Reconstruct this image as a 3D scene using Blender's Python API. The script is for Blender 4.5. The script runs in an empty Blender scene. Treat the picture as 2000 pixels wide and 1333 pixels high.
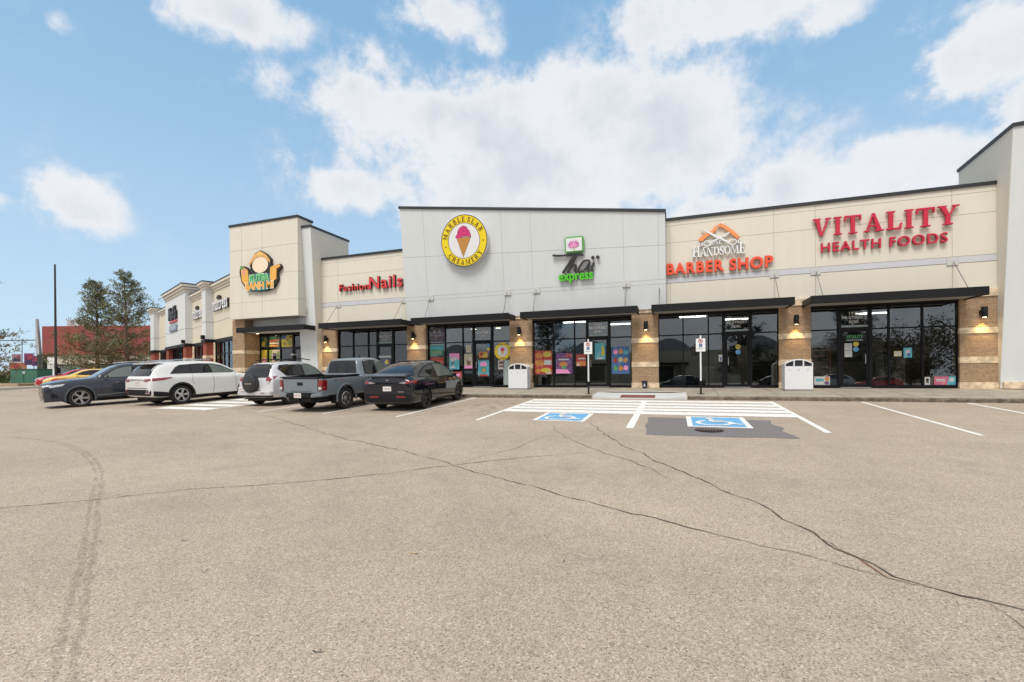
import bpy, bmesh, math, random
from mathutils import Vector, Matrix
from mathutils.bvhtree import BVHTree
random.seed(7)
R = math.radians
scene = bpy.context.scene
col = scene.collection

# ------------------------------------------------------------------ camera
cam_d = bpy.data.cameras.new("camera")
cam = bpy.data.objects.new("camera", cam_d)
col.objects.link(cam)
rt = Vector((0.942230, 0.334860, -0.008458)); up = Vector((0.007900, 0.003028, 0.999964)); fw = Vector((-0.334873, 0.942263, -0.000208))
M = Matrix(((rt.x, up.x, -fw.x, 0.0), (rt.y, up.y, -fw.y, 0.0), (rt.z, up.z, -fw.z, 0.697), (0, 0, 0, 1)))
cam.matrix_world = M
cam_d.sensor_width = 36.0
cam_d.lens = 894.43 * 36.0 / 2000.0
cam_d.shift_y = (729.51 - 666.5) / 2000.0
cam_d.clip_start = 0.05
cam_d.clip_end = 2000.0
scene.camera = cam

# ------------------------------------------------------------------ light
SUN_EL, SUN_AZ = 58.0, 188.0           # degrees; azimuth clockwise from +Y
scene.view_settings.view_transform = 'Standard'
scene.view_settings.look = 'None'
scene.view_settings.gamma = 1.0
scene.view_settings.exposure = 0.55
scene.view_settings.use_curve_mapping = False

world = bpy.data.worlds.new("World")
scene.world = world
world.use_nodes = True
nt = world.node_tree
for n in list(nt.nodes): nt.nodes.remove(n)

class NB:
    """small node-building helper"""
    def __init__(s, nt): s.nt = nt
    def n(s, t, **kw):
        nd = s.nt.nodes.new(t)
        for k, v in kw.items(): setattr(nd, k, v)
        return nd
    def l(s, a, b): s.nt.links.new(a, b)
    def put(s, sock, v):
        if isinstance(v, (int, float)): sock.default_value = v
        elif isinstance(v, (tuple, list)):
            sock.default_value = tuple(v) if len(v) == len(sock.default_value) else tuple(v) + (1.0,)
        else: s.l(v, sock)
    def m(s, op, a, b=0.0, c=0.0, clamp=False):
        nd = s.n('ShaderNodeMath', operation=op); nd.use_clamp = clamp
        for i, v in enumerate((a, b, c)): s.put(nd.inputs[i], v)
        return nd.outputs[0]
    def vm(s, op, a, b=(0, 0, 0)):
        nd = s.n('ShaderNodeVectorMath', operation=op)
        s.put(nd.inputs[0], a); s.put(nd.inputs[1], b)
        return nd.outputs['Value'] if op in ('DOT_PRODUCT', 'LENGTH') else nd.outputs[0]
    def noise(s, vec, scale, detail=4.0, rough=0.5, dist=0.0):
        nd = s.n('ShaderNodeTexNoise')
        s.l(vec, nd.inputs['Vector'])
        for k, v in (('Scale', scale), ('Detail', detail), ('Roughness', rough), ('Distortion', dist)): nd.inputs[k].default_value = v
        return nd
    def ss(s, x, a, b):
        nd = s.n('ShaderNodeMapRange', interpolation_type='SMOOTHSTEP')
        s.put(nd.inputs[0], x); s.put(nd.inputs[1], a); s.put(nd.inputs[2], b)
        return nd.outputs[0]
    def mix(s, f, a, b, mode='MIX'):
        nd = s.n('ShaderNodeMix', data_type='RGBA', blend_type=mode)
        s.put(nd.inputs[0], f); s.put(nd.inputs[6], a); s.put(nd.inputs[7], b)
        return nd.outputs[2]
    def ramp(s, f, stops):
        nd = s.n('ShaderNodeValToRGB'); cr = nd.color_ramp
        while len(cr.elements) < len(stops): cr.elements.new(0.5)
        for e, (p, c_) in zip(cr.elements, stops):
            e.position = p; e.color = tuple(c_) + (1.0,) if len(c_) == 3 else c_
        s.l(f, nd.inputs[0]); return nd.outputs[0]

b = NB(nt)
sky = b.n('ShaderNodeTexSky', sky_type='NISHITA')
sky.sun_disc = False
sky.sun_elevation = R(SUN_EL); sky.sun_rotation = R(SUN_AZ)
sky.air_density = 1.0; sky.dust_density = 1.4; sky.ozone_density = 2.0; sky.altitude = 600
tc = b.n('ShaderNodeTexCoord')
d = tc.outputs['Generated']
sp = b.n('ShaderNodeSeparateXYZ'); b.l(d, sp.inputs[0])
az = b.m('ARCTAN2', sp.outputs[0], sp.outputs[1])
el = b.m('ARCSINE', sp.outputs[2])
n1 = b.noise(d, 5.5, 9.0, 0.6)
n2 = b.noise(d, 2.3, 6.0, 0.55)
n4 = b.noise(d, 12.0, 10.0, 0.64)
warp = b.vm('SUBTRACT', b.mix(0.45, n1.outputs['Color'], n4.outputs['Color']), (0.5, 0.5, 0.5))
sc1 = b.vm('MULTIPLY', warp, (0.13, 0.075, 0.0))
cmb = b.n('ShaderNodeCombineXYZ'); b.l(az, cmb.inputs[0]); b.l(el, cmb.inputs[1])
q = b.vm('ADD', cmb.outputs[0], sc1)
# clouds: azimuth, elevation, half-sizes (radians), weight
CLOUDS = [(-0.912, 0.6, 0.143, 0.036, 1.1), (-1.11, 0.504, 0.025, 0.022, 0.4), (-0.98, 0.60, 0.06, 0.02, 0.6), (-0.793, 0.602, 0.054, 0.027, 0.7), (-0.479, 0.656, 0.098, 0.038, 0.9), (-0.397, 0.624, 0.045, 0.026, 0.7), (-0.794, 0.53, 0.068, 0.028, 0.55), (-0.614, 0.578, 0.098, 0.038, 0.6), (-0.719, 0.544, 0.058, 0.027, 0.45), (-0.557, 0.513, 0.2, 0.037, 1.2), (-0.326, 0.492, 0.283, 0.065, 1.5), (-0.192, 0.52, 0.163, 0.062, 1.4), (-0.055, 0.464, 0.153, 0.077, 1.5), (-0.227, 0.407, 0.35, 0.065, 1.5), (0.054, 0.423, 0.095, 0.051, 1.2), (-0.338, 0.353, 0.353, 0.049, 1.1), (-0.672, 0.366, 0.095, 0.042, 0.9), (-0.759, 0.408, 0.042, 0.024, 0.5), (-0.58, 0.355, 0.105, 0.048, 0.8), (0.188, 0.339, 0.092, 0.051, 1.2), (0.204, 0.369, 0.049, 0.041, 0.9), (0.274, 0.304, 0.09, 0.05, 1.1), (0.378, 0.304, 0.076, 0.05, 1.3), (0.345, 0.343, 0.04, 0.027, 0.9), (0.449, 0.299, 0.044, 0.043, 1.0), (0.127, 0.305, 0.178, 0.036, 1.1), (0.13, 0.625, 0.203, 0.045, 1.3), (0.008, 0.655, 0.118, 0.036, 0.9), (0.284, 0.565, 0.051, 0.024, 0.8), (0.461, 0.444, 0.065, 0.047, 1.15), (0.497, 0.365, 0.04, 0.046, 0.9), (0.392, 0.503, 0.043, 0.022, 0.45), (0.45, 0.504, 0.083, 0.015, 0.45), (-0.059, 0.57, 0.052, 0.038, 0.5), (0.111, 0.543, 0.09, 0.029, 0.45), (-1.097, 0.271, 0.053, 0.042, 1.2), (-1.082, 0.252, 0.043, 0.023, 0.8), (-1.181, 0.258, 0.015, 0.015, 0.7)]
acc = None
for (a0, e0, sa, se, w) in CLOUDS:
    v = b.vm('MULTIPLY', b.vm('SUBTRACT', q, (a0, e0, 0)), (0.84 / sa, 0.84 / se, 0))
    g = b.m('MULTIPLY', b.m('POWER', 2.71828, b.m('MULTIPLY', b.vm('DOT_PRODUCT', v, v), -1.0)), w)
    acc = g if acc is None else b.m('SMOOTH_MAX', acc, g, 0.25)
# broken cloud over the rest of the sky (behind and beside the view)
front = b.ss(b.vm('DOT_PRODUCT', d, (-0.335, 0.942, 0.0)), 0.2, 0.42)
far_c = b.m('MULTIPLY', b.m('SUBTRACT', 1.0, front), b.ss(n2.outputs['Fac'], 0.27, 0.52))
fine = b.m('MULTIPLY', b.m('SUBTRACT', n4.outputs['Fac'], 0.5), 1.9)
finem = b.m('MULTIPLY', fine, b.ss(b.m('ADD', acc, b.m('MULTIPLY', far_c, 1.2)), 0.04, 0.45))
dens = b.m('ADD', b.m('ADD', b.m('MINIMUM', acc, 1.35), finem), b.m('MULTIPLY', far_c, 1.2))
mask = b.ss(dens, 0.22, 0.80)
# thin high veil low in the sky
core = b.ss(dens, 0.6, 1.5)
n3 = b.noise(b.vm('ADD', d, (0.0, 0.0, 0.05)), 7.0, 6.0, 0.55)
shade = b.m('MULTIPLY', core, b.ss(n3.outputs['Fac'], 0.34, 0.62))
CW, CG = (5.75, 5.8, 5.95), (4.55, 4.68, 5.1)
ccol = b.mix(shade, CW, CG)
hs = b.n('ShaderNodeHueSaturation'); hs.inputs['Saturation'].default_value = 0.92; hs.inputs['Value'].default_value = 1.25
b.l(sky.outputs[0], hs.inputs['Color'])
grad = b.mix(b.ss(el, 0.0, 0.75), (3.5, 4.8, 5.9), (1.7, 3.3, 5.05))
skyc = b.mix(0.8, hs.outputs[0], grad)
fin = b.mix(b.m('MULTIPLY', mask, 0.93), skyc, ccol)
bg = b.n('ShaderNodeBackground'); bg.inputs['Strength'].default_value = 0.105
b.l(fin, bg.inputs['Color'])
wo = b.n('ShaderNodeOutputWorld'); b.l(bg.outputs[0], wo.inputs[0])

sun_d = bpy.data.lights.new("sun", 'SUN')
sun_d.energy = 2.0; sun_d.angle = R(24); sun_d.color = (1.0, 0.95, 0.88)
sun = bpy.data.objects.new("sun", sun_d); col.objects.link(sun)
sv = Vector((math.sin(R(SUN_AZ)) * math.cos(R(SUN_EL)), math.cos(R(SUN_AZ)) * math.cos(R(SUN_EL)), math.sin(R(SUN_EL))))
sun.rotation_euler = sv.to_track_quat('Z', 'Y').to_euler()
sun.location = sv * 60

# ------------------------------------------------------------------ materials
MATS = {}
def mat(name, color, rough=0.6, metal=0.0, var=0.0, vscale=3.0, bump=0.0, bscale=60.0, coat=0.0, spec=0.5, emit=None, estr=1.0):
    if name in MATS: return MATS[name]
    m = bpy.data.materials.new(name); m.use_nodes = True
    t = m.node_tree; k = NB(t); p = t.nodes['Principled BSDF']
    p.inputs['Base Color'].default_value = tuple(color) + (1,)
    p.inputs['Roughness'].default_value = rough; p.inputs['Metallic'].default_value = metal
    p.inputs['Specular IOR Level'].default_value = spec
    p.inputs['Coat Weight'].default_value = coat; p.inputs['Coat Roughness'].default_value = 0.04
    o = k.n('ShaderNodeTexCoord').outputs['Object']
    if var > 0:
        nz = k.noise(o, vscale, 6.0, 0.6)
        f = k.ss(nz.outputs['Fac'], 0.3, 0.7)
        lo = tuple(max(0, x * (1 - var)) for x in color); hi = tuple(min(1, x * (1 + var)) for x in color)
        k.l(k.mix(f, lo, hi), p.inputs['Base Color'])
    if bump > 0:
        nz = k.noise(o, bscale, 3.0, 0.6)
        bp = k.n('ShaderNodeBump'); bp.inputs['Strength'].default_value = bump; bp.inputs['Distance'].default_value = 0.01
        k.l(nz.outputs['Fac'], bp.inputs['Height']); k.l(bp.outputs[0], p.inputs['Normal'])
    if emit:
        p.inputs['Emission Color'].default_value = tuple(emit) + (1,); p.inputs['Emission Strength'].default_value = estr
    MATS[name] = m; return m

def mat_asphalt():
    m = bpy.data.materials.new("asphalt"); m.use_nodes = True; t = m.node_tree; k = NB(t); p = t.nodes['Principled BSDF']
    o = k.n('ShaderNodeTexCoord').outputs['Object']
    a = k.noise(o, 130.0, 2.0, 0.6); a2 = k.noise(o, 42.0, 2.0, 0.5); c1 = k.noise(o, 0.33, 5.0, 0.6); c2 = k.noise(o, 2.4, 5.0, 0.65)
    vor = k.n('ShaderNodeTexVoronoi'); k.l(o, vor.inputs['Vector']); vor.inputs['Scale'].default_value = 95.0
    st = k.n('ShaderNodeSeparateColor'); k.l(vor.outputs['Color'], st.inputs[0])
    grain = k.m('ADD', k.m('MULTIPLY', a.outputs['Fac'], 0.66), k.m('MULTIPLY', st.outputs[0], 0.34))
    base = k.ramp(grain, [(0.25, (0.21, 0.163, 0.122)), (0.42, (0.355, 0.284, 0.216)), (0.58, (0.43, 0.35, 0.27)), (0.80, (0.60, 0.51, 0.41))])
    # open pits in the surface and a few pale stones
    pit = k.noise(o, 58.0, 2.0, 0.5); pits = k.m('MULTIPLY', k.ss(pit.outputs['Fac'], 0.615, 0.69), 0.78)
    base = k.mix(pits, base, (0.095, 0.078, 0.064))
    base = k.mix(k.m('MULTIPLY', k.ss(st.outputs[1], 0.965, 0.975), 0.42), base, (0.78, 0.72, 0.63))
    big = k.ss(c1.outputs['Fac'], 0.32, 0.68); mid = k.ss(c2.outputs['Fac'], 0.3, 0.7)
    # faint driving lanes worn along the row
    sx = k.n('ShaderNodeSeparateXYZ'); k.l(o, sx.inputs[0])
    wob = k.m('ADD', sx.outputs[1], k.m('MULTIPLY', c1.outputs['Fac'], 2.5))
    lane = k.m('MULTIPLY', k.m('SINE', k.m('MULTIPLY', wob, 2.1)), 0.022)
    mul = k.m('ADD', k.m('ADD', 0.87, lane), k.m('ADD', k.m('MULTIPLY', big, 0.13), k.m('MULTIPLY', mid, 0.09)))
    mul = k.m('ADD', mul, k.m('MULTIPLY', k.m('SUBTRACT', a2.outputs['Fac'], 0.5), 0.22))
    v = k.vm('SCALE', base); v.node.inputs['Scale'].default_value = 1.0
    k.l(mul, v.node.inputs['Scale'])
    sp_ = k.noise(o, 0.9, 4.0, 0.55)
    spot = k.m('MULTIPLY', k.ss(sp_.outputs['Fac'], 0.60, 0.74), 0.20)
    k.l(k.mix(spot, v, (0.17, 0.155, 0.14)), p.inputs['Base Color'])
    p.inputs['Roughness'].default_value = 0.82; p.inputs['Specular IOR Level'].default_value = 0.35
    bp = k.n('ShaderNodeBump'); bp.inputs['Strength'].default_value = 0.55; bp.inputs['Distance'].default_value = 0.006
    k.l(grain, bp.inputs['Height']); k.l(bp.outputs[0], p.inputs['Normal'])
    MATS["asphalt"] = m; return m

def mat_brick(name, c1, c2, mortar, bw=0.235, rh=0.083):
    m = bpy.data.materials.new(name); m.use_nodes = True; t = m.node_tree; k = NB(t); p = t.nodes['Principled BSDF']
    o = k.n('ShaderNodeTexCoord').outputs['Object']
    s = k.n('ShaderNodeSeparateXYZ'); k.l(o, s.inputs[0])
    cb = k.n('ShaderNodeCombineXYZ'); k.l(k.m('ADD', s.outputs[0], s.outputs[1]), cb.inputs[0]); k.l(s.outputs[2], cb.inputs[1])
    br = k.n('ShaderNodeTexBrick'); k.l(cb.outputs[0], br.inputs['Vector'])
    br.inputs['Color1'].default_value = tuple(c1) + (1,); br.inputs['Color2'].default_value = tuple(c2) + (1,); br.inputs['Mortar'].default_value = tuple(mortar) + (1,)
    br.inputs['Scale'].default_value = 1.0; br.inputs['Brick Width'].default_value = bw; br.inputs['Row Height'].default_value = rh
    br.inputs['Mortar Size'].default_value = 0.008; br.inputs['Bias'].default_value = 0.0
    nz = k.noise(o, 9.0, 5.0, 0.6)
    k.l(k.mix(0.35, br.outputs['Color'], k.mix(k.ss(nz.outputs['Fac'], 0.3, 0.7), tuple(x * 0.7 for x in c1), tuple(x * 1.25 for x in c2)), 'MIX'), p.inputs['Base Color'])
    p.inputs['Roughness'].default_value = 0.85
    bp = k.n('ShaderNodeBump'); bp.inputs['Strength'].default_value = 0.6; bp.inputs['Distance'].default_value = 0.01
    k.l(k.m('SUBTRACT', 1.0, br.outputs['Fac']), bp.inputs['Height']); k.l(bp.outputs[0], p.inputs['Normal'])
    MATS[name] = m; return m

def mat_glass(name, tint=(0.80, 0.83, 0.82), refl=1.0):
    m = bpy.data.materials.new(name); m.use_nodes = True; t = m.node_tree; k = NB(t)
    for n in list(t.nodes): t.nodes.remove(n)
    tr = k.n('ShaderNodeBsdfTransparent'); tr.inputs[0].default_value = tuple(tint) + (1,)
    gl = k.n('ShaderNodeBsdfGlossy'); gl.inputs['Roughness'].default_value = 0.004; gl.inputs['Color'].default_value = (0.92, 0.95, 0.97, 1)
    fr = k.n('ShaderNodeFresnel'); fr.inputs['IOR'].default_value = 1.95
    o = k.n('ShaderNodeTexCoord').outputs['Object']
    nz = k.noise(o, 0.55, 1.0, 0.4); bp = k.n('ShaderNodeBump'); bp.inputs['Strength'].default_value = 0.03; bp.inputs['Distance'].default_value = 0.05
    k.l(nz.outputs['Fac'], bp.inputs['Height']); k.l(bp.outputs[0], gl.inputs['Normal'])
    mx = k.n('ShaderNodeMixShader'); k.l(k.m('MULTIPLY', fr.outputs[0], refl, clamp=True), mx.inputs[0]); k.l(tr.outputs[0], mx.inputs[1]); k.l(gl.outputs[0], mx.inputs[2])
    out = k.n('ShaderNodeOutputMaterial'); k.l(mx.outputs[0], out.inputs[0])
    MATS[name] = m; return m

def mat_worn_paint(name, color, wear=0.5, over=None, scale=14.0):
    """road paint: speckled wear that lets the asphalt show through"""
    m = bpy.data.materials.new(name); m.use_nodes = True; t = m.node_tree; k = NB(t); p = t.nodes['Principled BSDF']
    o = k.n('ShaderNodeTexCoord').outputs['Object']
    a = k.noise(o, scale, 6.0, 0.7); c = k.noise(o, 90.0, 2.0, 0.5)
    f = k.ss(k.m('ADD', k.m('MULTIPLY', a.outputs['Fac'], 0.7), k.m('MULTIPLY', c.outputs['Fac'], 0.3)), 0.36, 0.36 + 0.12)
    k.l(k.mix(k.m('MULTIPLY', k.m('SUBTRACT', 1.0, f), wear), color, over or (0.34, 0.28, 0.22)), p.inputs['Base Color'])
    p.inputs['Roughness'].default_value = 0.7
    MATS[name] = m; return m

def mat_fade(name, color, amount, scale=25.0, lo=0.35, hi=0.7):
    """stain lying on the ground: mixes to transparent through noise"""
    m = bpy.data.materials.new(name); m.use_nodes = True; t = m.node_tree; k = NB(t); p = t.nodes['Principled BSDF']
    p.inputs['Base Color'].default_value = tuple(color) + (1,); p.inputs['Roughness'].default_value = 0.9
    o = k.n('ShaderNodeTexCoord').outputs['Object']
    a = k.noise(o, scale, 5.0, 0.7)
    k.l(k.m('MULTIPLY', k.ss(a.outputs['Fac'], lo, hi), amount), p.inputs['Alpha'])
    MATS[name] = m; return m

def mat_paint(name, color, metal=0.0, rough=0.35):
    m = mat(name, color, rough, metal, 0.0, coat=1.0, spec=.12)
    return m

asphalt = mat_asphalt()
brick = mat_brick("tan_brick", (0.33, 0.215, 0.125), (0.42, 0.285, 0.17), (0.24, 0.18, 0.13))
redbrick = mat_brick("red_brick", (0.26, 0.055, 0.03), (0.34, 0.08, 0.045), (0.2, 0.09, 0.06))
stone = mat("stone_band", (0.66, 0.53, 0.37), 0.85, 0, 0.28, 5.0, 0.9, 18.0)
def mat_stucco(name, c):
    m = mat(name, c, .92, 0, 0, 1, .35, 110.0); k = NB(m.node_tree); p = m.node_tree.nodes['Principled BSDF']
    o = k.n('ShaderNodeTexCoord').outputs['Object']
    big = k.noise(o, .55, 4.0, .6); run = k.noise(k.vm('MULTIPLY', o, (2.6, 2.6, .16)), 1.5, 5.0, .65); fine = k.noise(o, 24.0, 4.0, .6)
    f = k.m('ADD', k.m('MULTIPLY', k.m('SUBTRACT', big.outputs['Fac'], .5), .10), k.m('ADD', k.m('MULTIPLY', k.m('SUBTRACT', run.outputs['Fac'], .5), .11), k.m('MULTIPLY', k.m('SUBTRACT', fine.outputs['Fac'], .5), .07)))
    v = k.vm('SCALE', c + (1.0,) if False else c); k.l(k.m('ADD', 1.0, f), v.node.inputs['Scale']); k.l(v, p.inputs['Base Color']); return m
beige = mat_stucco("beige_stucco", (0.695, 0.652, 0.555))
white = mat_stucco("white_stucco", (0.655, 0.68, 0.675))
grey_band = mat("grey_band", (0.56, 0.57, 0.59), 0.9, 0, 0.03, 0.8)
joint_m = mat("joint_line", (0.33, 0.30, 0.25), 0.95)
joint_w = mat("joint_line_grey", (0.35, 0.36, 0.36), 0.95)
blackm = mat("black_steel", (0.010, 0.010, 0.011), 0.5, 0, 0.15, 2.0, spec=.25)
frame_m = mat("black_aluminium", (0.008, 0.008, 0.009), 0.4, spec=.2)
rod_m = mat("dark_rod", (.12, .12, .12), .45, .4)
cap_m = mat("dark_cap_flashing", (0.035, 0.037, 0.04), 0.45, 0.3)
soffit_m = mat("soffit_grey", (0.30, 0.29, 0.27), 0.8)
steel = mat("grey_steel", (0.42, 0.42, 0.41), 0.4, 0.6)
glass = mat_glass("shop_glass")
concrete = mat("concrete", (0.33, 0.295, 0.235), 0.9, 0, 0.16, 1.6, 0.3, 70.0)
concrete_new = mat("new_concrete", (0.52, 0.53, 0.52), 0.9, 0, 0.06, 3.0)
kerb_m = mat("old_kerb", (0.15, 0.12, 0.09), 0.95, 0, 0.45, 6.0, 0.5, 30.0)
linew = mat_worn_paint("line_paint", (0.78, 0.77, 0.73), 0.7, None, 9.0)
linef = mat_worn_paint("faded_line_paint", (0.60, 0.57, 0.52), 0.8, None, 7.0)
blue_p = mat_worn_paint("blue_road_paint", (0.13, 0.37, 0.62), 0.5, (0.2, 0.4, 0.6))
crack_m = mat_fade("crack_filler", (0.05, 0.038, 0.03), 0.9, 9.0, 0.25, 0.42)
rustcrack = mat_fade("crack_dirt", (0.20, 0.10, 0.055), 0.8, 12.0, 0.3, 0.5)
patch_m = mat("fresh_asphalt", (0.175, 0.16, 0.155), 0.85, 0, 0.3, 40.0, 0.4, 90.0)
tyre_mark = mat_fade("tyre_mark", (0.16, 0.135, 0.11), 0.34, 20.0, 0.34, 0.74)

# ------------------------------------------------------------------ mesh helpers
class MB:
    def __init__(s): s.v = []; s.f = []
    def add(s, vs, fs):
        o = len(s.v); s.v += [tuple(x) for x in vs]; s.f += [tuple(i + o for i in f) for f in fs]; return s
    def box(s, x0, x1, y0, y1, z0, z1):
        return s.add([(x0, y0, z0), (x1, y0, z0), (x1, y1, z0), (x0, y1, z0), (x0, y0, z1), (x1, y0, z1), (x1, y1, z1), (x0, y1, z1)],
                     [(3, 2, 1, 0), (4, 5, 6, 7), (0, 1, 5, 4), (1, 2, 6, 5), (2, 3, 7, 6), (3, 0, 4, 7)])
    def hexa(s, p):
        return s.add(p, [(3, 2, 1, 0), (4, 5, 6, 7), (0, 1, 5, 4), (1, 2, 6, 5), (2, 3, 7, 6), (3, 0, 4, 7)])
    def prism(s, pts, y0, y1):
        """polygon in (x, z), counter-clockwise seen from -y, extruded from y0 (front) to y1"""
        n = len(pts)
        vs = [(x, y0, z) for x, z in pts] + [(x, y1, z) for x, z in pts]
        fs = [tuple(range(n)), tuple(range(2 * n - 1, n - 1, -1))] + [(i, i + n, (i + 1) % n + n, (i + 1) % n) for i in range(n)]
        return s.add(vs, fs)
    def prism_x(s, pts, x0, x1):
        n = len(pts)
        vs = [(x0, y, z) for y, z in pts] + [(x1, y, z) for y, z in pts]
        fs = [tuple(range(n - 1, -1, -1)), tuple(range(n, 2 * n))] + [(i, (i + 1) % n, (i + 1) % n + n, i + n) for i in range(n)]
        return s.add(vs, fs)
    def tube(s, pts, r, n=8, caps=True):
        pts = [Vector(p) for p in pts]
        rs = r if isinstance(r, (list, tuple)) else [r] * len(pts)
        o = len(s.v); prev = None
        for i, p in enumerate(pts):
            t = (pts[min(i + 1, len(pts) - 1)] - pts[max(i - 1, 0)]).normalized()
            if prev is None: a = t.orthogonal().normalized()
            else:
                a = prev - t * prev.dot(t)
                a = a.normalized() if a.length > 1e-6 else t.orthogonal().normalized()
            prev = a; c = t.cross(a)
            for j in range(n):
                th = 2 * math.pi * j / n
                s.v.append(tuple(p + (a * math.cos(th) + c * math.sin(th)) * rs[i]))
        for i in range(len(pts) - 1):
            for j in range(n):
                k = (j + 1) % n
                s.f.append((o + i * n + j, o + i * n + k, o + (i + 1) * n + k, o + (i + 1) * n + j))
        if caps:
            s.f.append(tuple(o + j for j in range(n - 1, -1, -1))); e = o + (len(pts) - 1) * n
            s.f.append(tuple(e + j for j in range(n)))
        return s
    def lathe(s, prof, n=24, axis='z', c=(0, 0, 0)):
        """prof: list of (radius, height)"""
        o = len(s.v)
        for r_, h in prof:
            for j in range(n):
                t = 2 * math.pi * j / n; a, b_ = r_ * math.cos(t), r_ * math.sin(t)
                p = {'z': (a, b_, h), 'y': (a, h, b_), 'x': (h, a, b_)}[axis]
                s.v.append((p[0] + c[0], p[1] + c[1], p[2] + c[2]))
        for i in range(len(prof) - 1):
            for j in range(n):
                k = (j + 1) % n
                s.f.append((o + i * n + j, o + i * n + k, o + (i + 1) * n + k, o + (i + 1) * n + j))
        return s
    def cyl_x(s, r_, x0, x1, cy, cz, n=40):
        o = len(s.v)
        for x in (x0, x1):
            for j in range(n): t = 2 * math.pi * j / n; s.v.append((x, cy + r_ * math.cos(t), cz + r_ * math.sin(t)))
        s.f += [tuple(range(o + n - 1, o - 1, -1)), tuple(range(o + n, o + 2 * n))] + [(o + j, o + (j + 1) % n, o + n + (j + 1) % n, o + n + j) for j in range(n)]
        return s
    def disc(s, r_, n, y, cx=0, cz=0):
        o = len(s.v)
        for j in range(n):
            t = 2 * math.pi * j / n; s.v.append((cx + r_ * math.cos(t), y, cz + r_ * math.sin(t)))
        s.f.append(tuple(range(o, o + n))); return s
    def build(s, name, m, parent=None, smooth=False, bevel=0.0, off=(0, 0, 0), recalc=True, sharp=35):
        me = bpy.data.meshes.new(name)
        ox, oy, oz = off
        me.from_pydata([(x - ox, y - oy, z - oz) for x, y, z in s.v], [], s.f)
        bm = bmesh.new(); bm.from_mesh(me)
        if recalc: bmesh.ops.recalc_face_normals(bm, faces=bm.faces[:])
        if bevel > 0:
            bmesh.ops.bevel(bm, geom=[e for e in bm.edges if len(e.link_faces) == 2 and e.calc_face_angle(0) > 0.6], offset=bevel, segments=2, affect='EDGES', clamp_overlap=True)
        bm.to_mesh(me); bm.free()
        if m: me.materials.append(m)
        if smooth: me.shade_smooth(); me.set_sharp_from_angle(angle=R(sharp))
        o = bpy.data.objects.new(name, me); col.objects.link(o)
        if parent: o.parent = parent
        return o

def tag(o, label=None, cat=None, group=None, kind=None):
    if label: o['label'] = label
    if cat: o['category'] = cat
    if group: o['group'] = group
    if kind: o['kind'] = kind
    return o
def root(name, loc, label, cat, group=None, rot=(0, 0, 0)):
    o = bpy.data.objects.new(name, None); col.objects.link(o)
    o.empty_display_size = 0.3
    o.location = loc; o.rotation_euler = rot
    return tag(o, label, cat, group)
def children(o): return [c for c in bpy.data.objects if c.parent == o]
def copy_tree(o, parent=None):
    c = o.copy(); col.objects.link(c); c.parent = parent
    for ch in children(o): copy_tree(ch, c)
    return c

# ------------------------------------------------------------------ lettering
def text_mesh(s_, bold=0.0, shear=0.0, spacing=1.0):
    cu = bpy.data.curves.new("lettering", 'FONT'); cu.body = s_; cu.size = 1.0; cu.offset = bold; cu.shear = shear; cu.space_character = spacing
    cu.resolution_u = 4; cu.fill_mode = 'BOTH'
    ob = bpy.data.objects.new("lettering", cu); col.objects.link(ob)
    dg = bpy.context.evaluated_depsgraph_get(); ev = ob.evaluated_get(dg)
    me = bpy.data.meshes.new_from_object(ev)
    bpy.data.objects.remove(ob); bpy.data.curves.remove(cu)
    return me
def islands(bm):
    seen, out = set(), []
    for v in bm.verts:
        if v in seen: continue
        st, comp = [v], []
        seen.add(v)
        while st:
            a = st.pop(); comp.append(a)
            for e in a.link_edges:
                w = e.other_vert(a)
                if w not in seen: seen.add(w); st.append(w)
        out.append(comp)
    return out
def extrude_flat(me, y0, y1, fit, split):
    """me: flat mesh in xy. fit = (x0, x1, z0, z1). returns list of MB (one per letter when split)"""
    bm = bmesh.new(); bm.from_mesh(me)
    bmesh.ops.remove_doubles(bm, verts=bm.verts[:], dist=1e-5)
    xs = [v.co.x for v in bm.verts]; ys = [v.co.y for v in bm.verts]
    ax, bx, ay, by = min(xs), max(xs), min(ys), max(ys)
    x0, x1, z0, z1 = fit
    sx = (x1 - x0) / (bx - ax); sz = (z1 - z0) / (by - ay) if z1 is not None else sx
    for v in bm.verts: v.co = Vector((x0 + (v.co.x - ax) * sx, 0, z0 + (v.co.y - ay) * sz))
    groups = []
    if split:
        for comp in islands(bm):
            lo, hi = min(v.co.x for v in comp), max(v.co.x for v in comp)
            for g in groups:
                ov = min(hi, g[1]) - max(lo, g[0])
                if ov > 0.5 * min(hi - lo, g[1] - g[0]):
                    g[0] = min(lo, g[0]); g[1] = max(hi, g[1]); g[2].update(comp); break
            else: groups.append([lo, hi, set(comp)])
        sets = [g[2] for g in sorted(groups, key=lambda g: g[0])]
    else: sets = [set(bm.verts)]
    out = []
    for st in sets:
        mb = MB(); idx = {}
        for v in st: idx[v] = len(mb.v); mb.v.append((v.co.x, y0, v.co.z))
        n = len(mb.v); mb.v += [(x, y1, z) for x, y, z in mb.v]
        for f in bm.faces:
            if f.verts[0] in st:
                ids = [idx[v] for v in f.verts]; mb.f.append(tuple(ids)); mb.f.append(tuple(i + n for i in reversed(ids)))
        for e in bm.edges:
            if len(e.link_faces) == 1 and e.verts[0] in st:
                a, c = idx[e.verts[0]], idx[e.verts[1]]; mb.f.append((a, c, c + n, a + n))
        out.append(mb)
    bm.free(); return out
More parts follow.
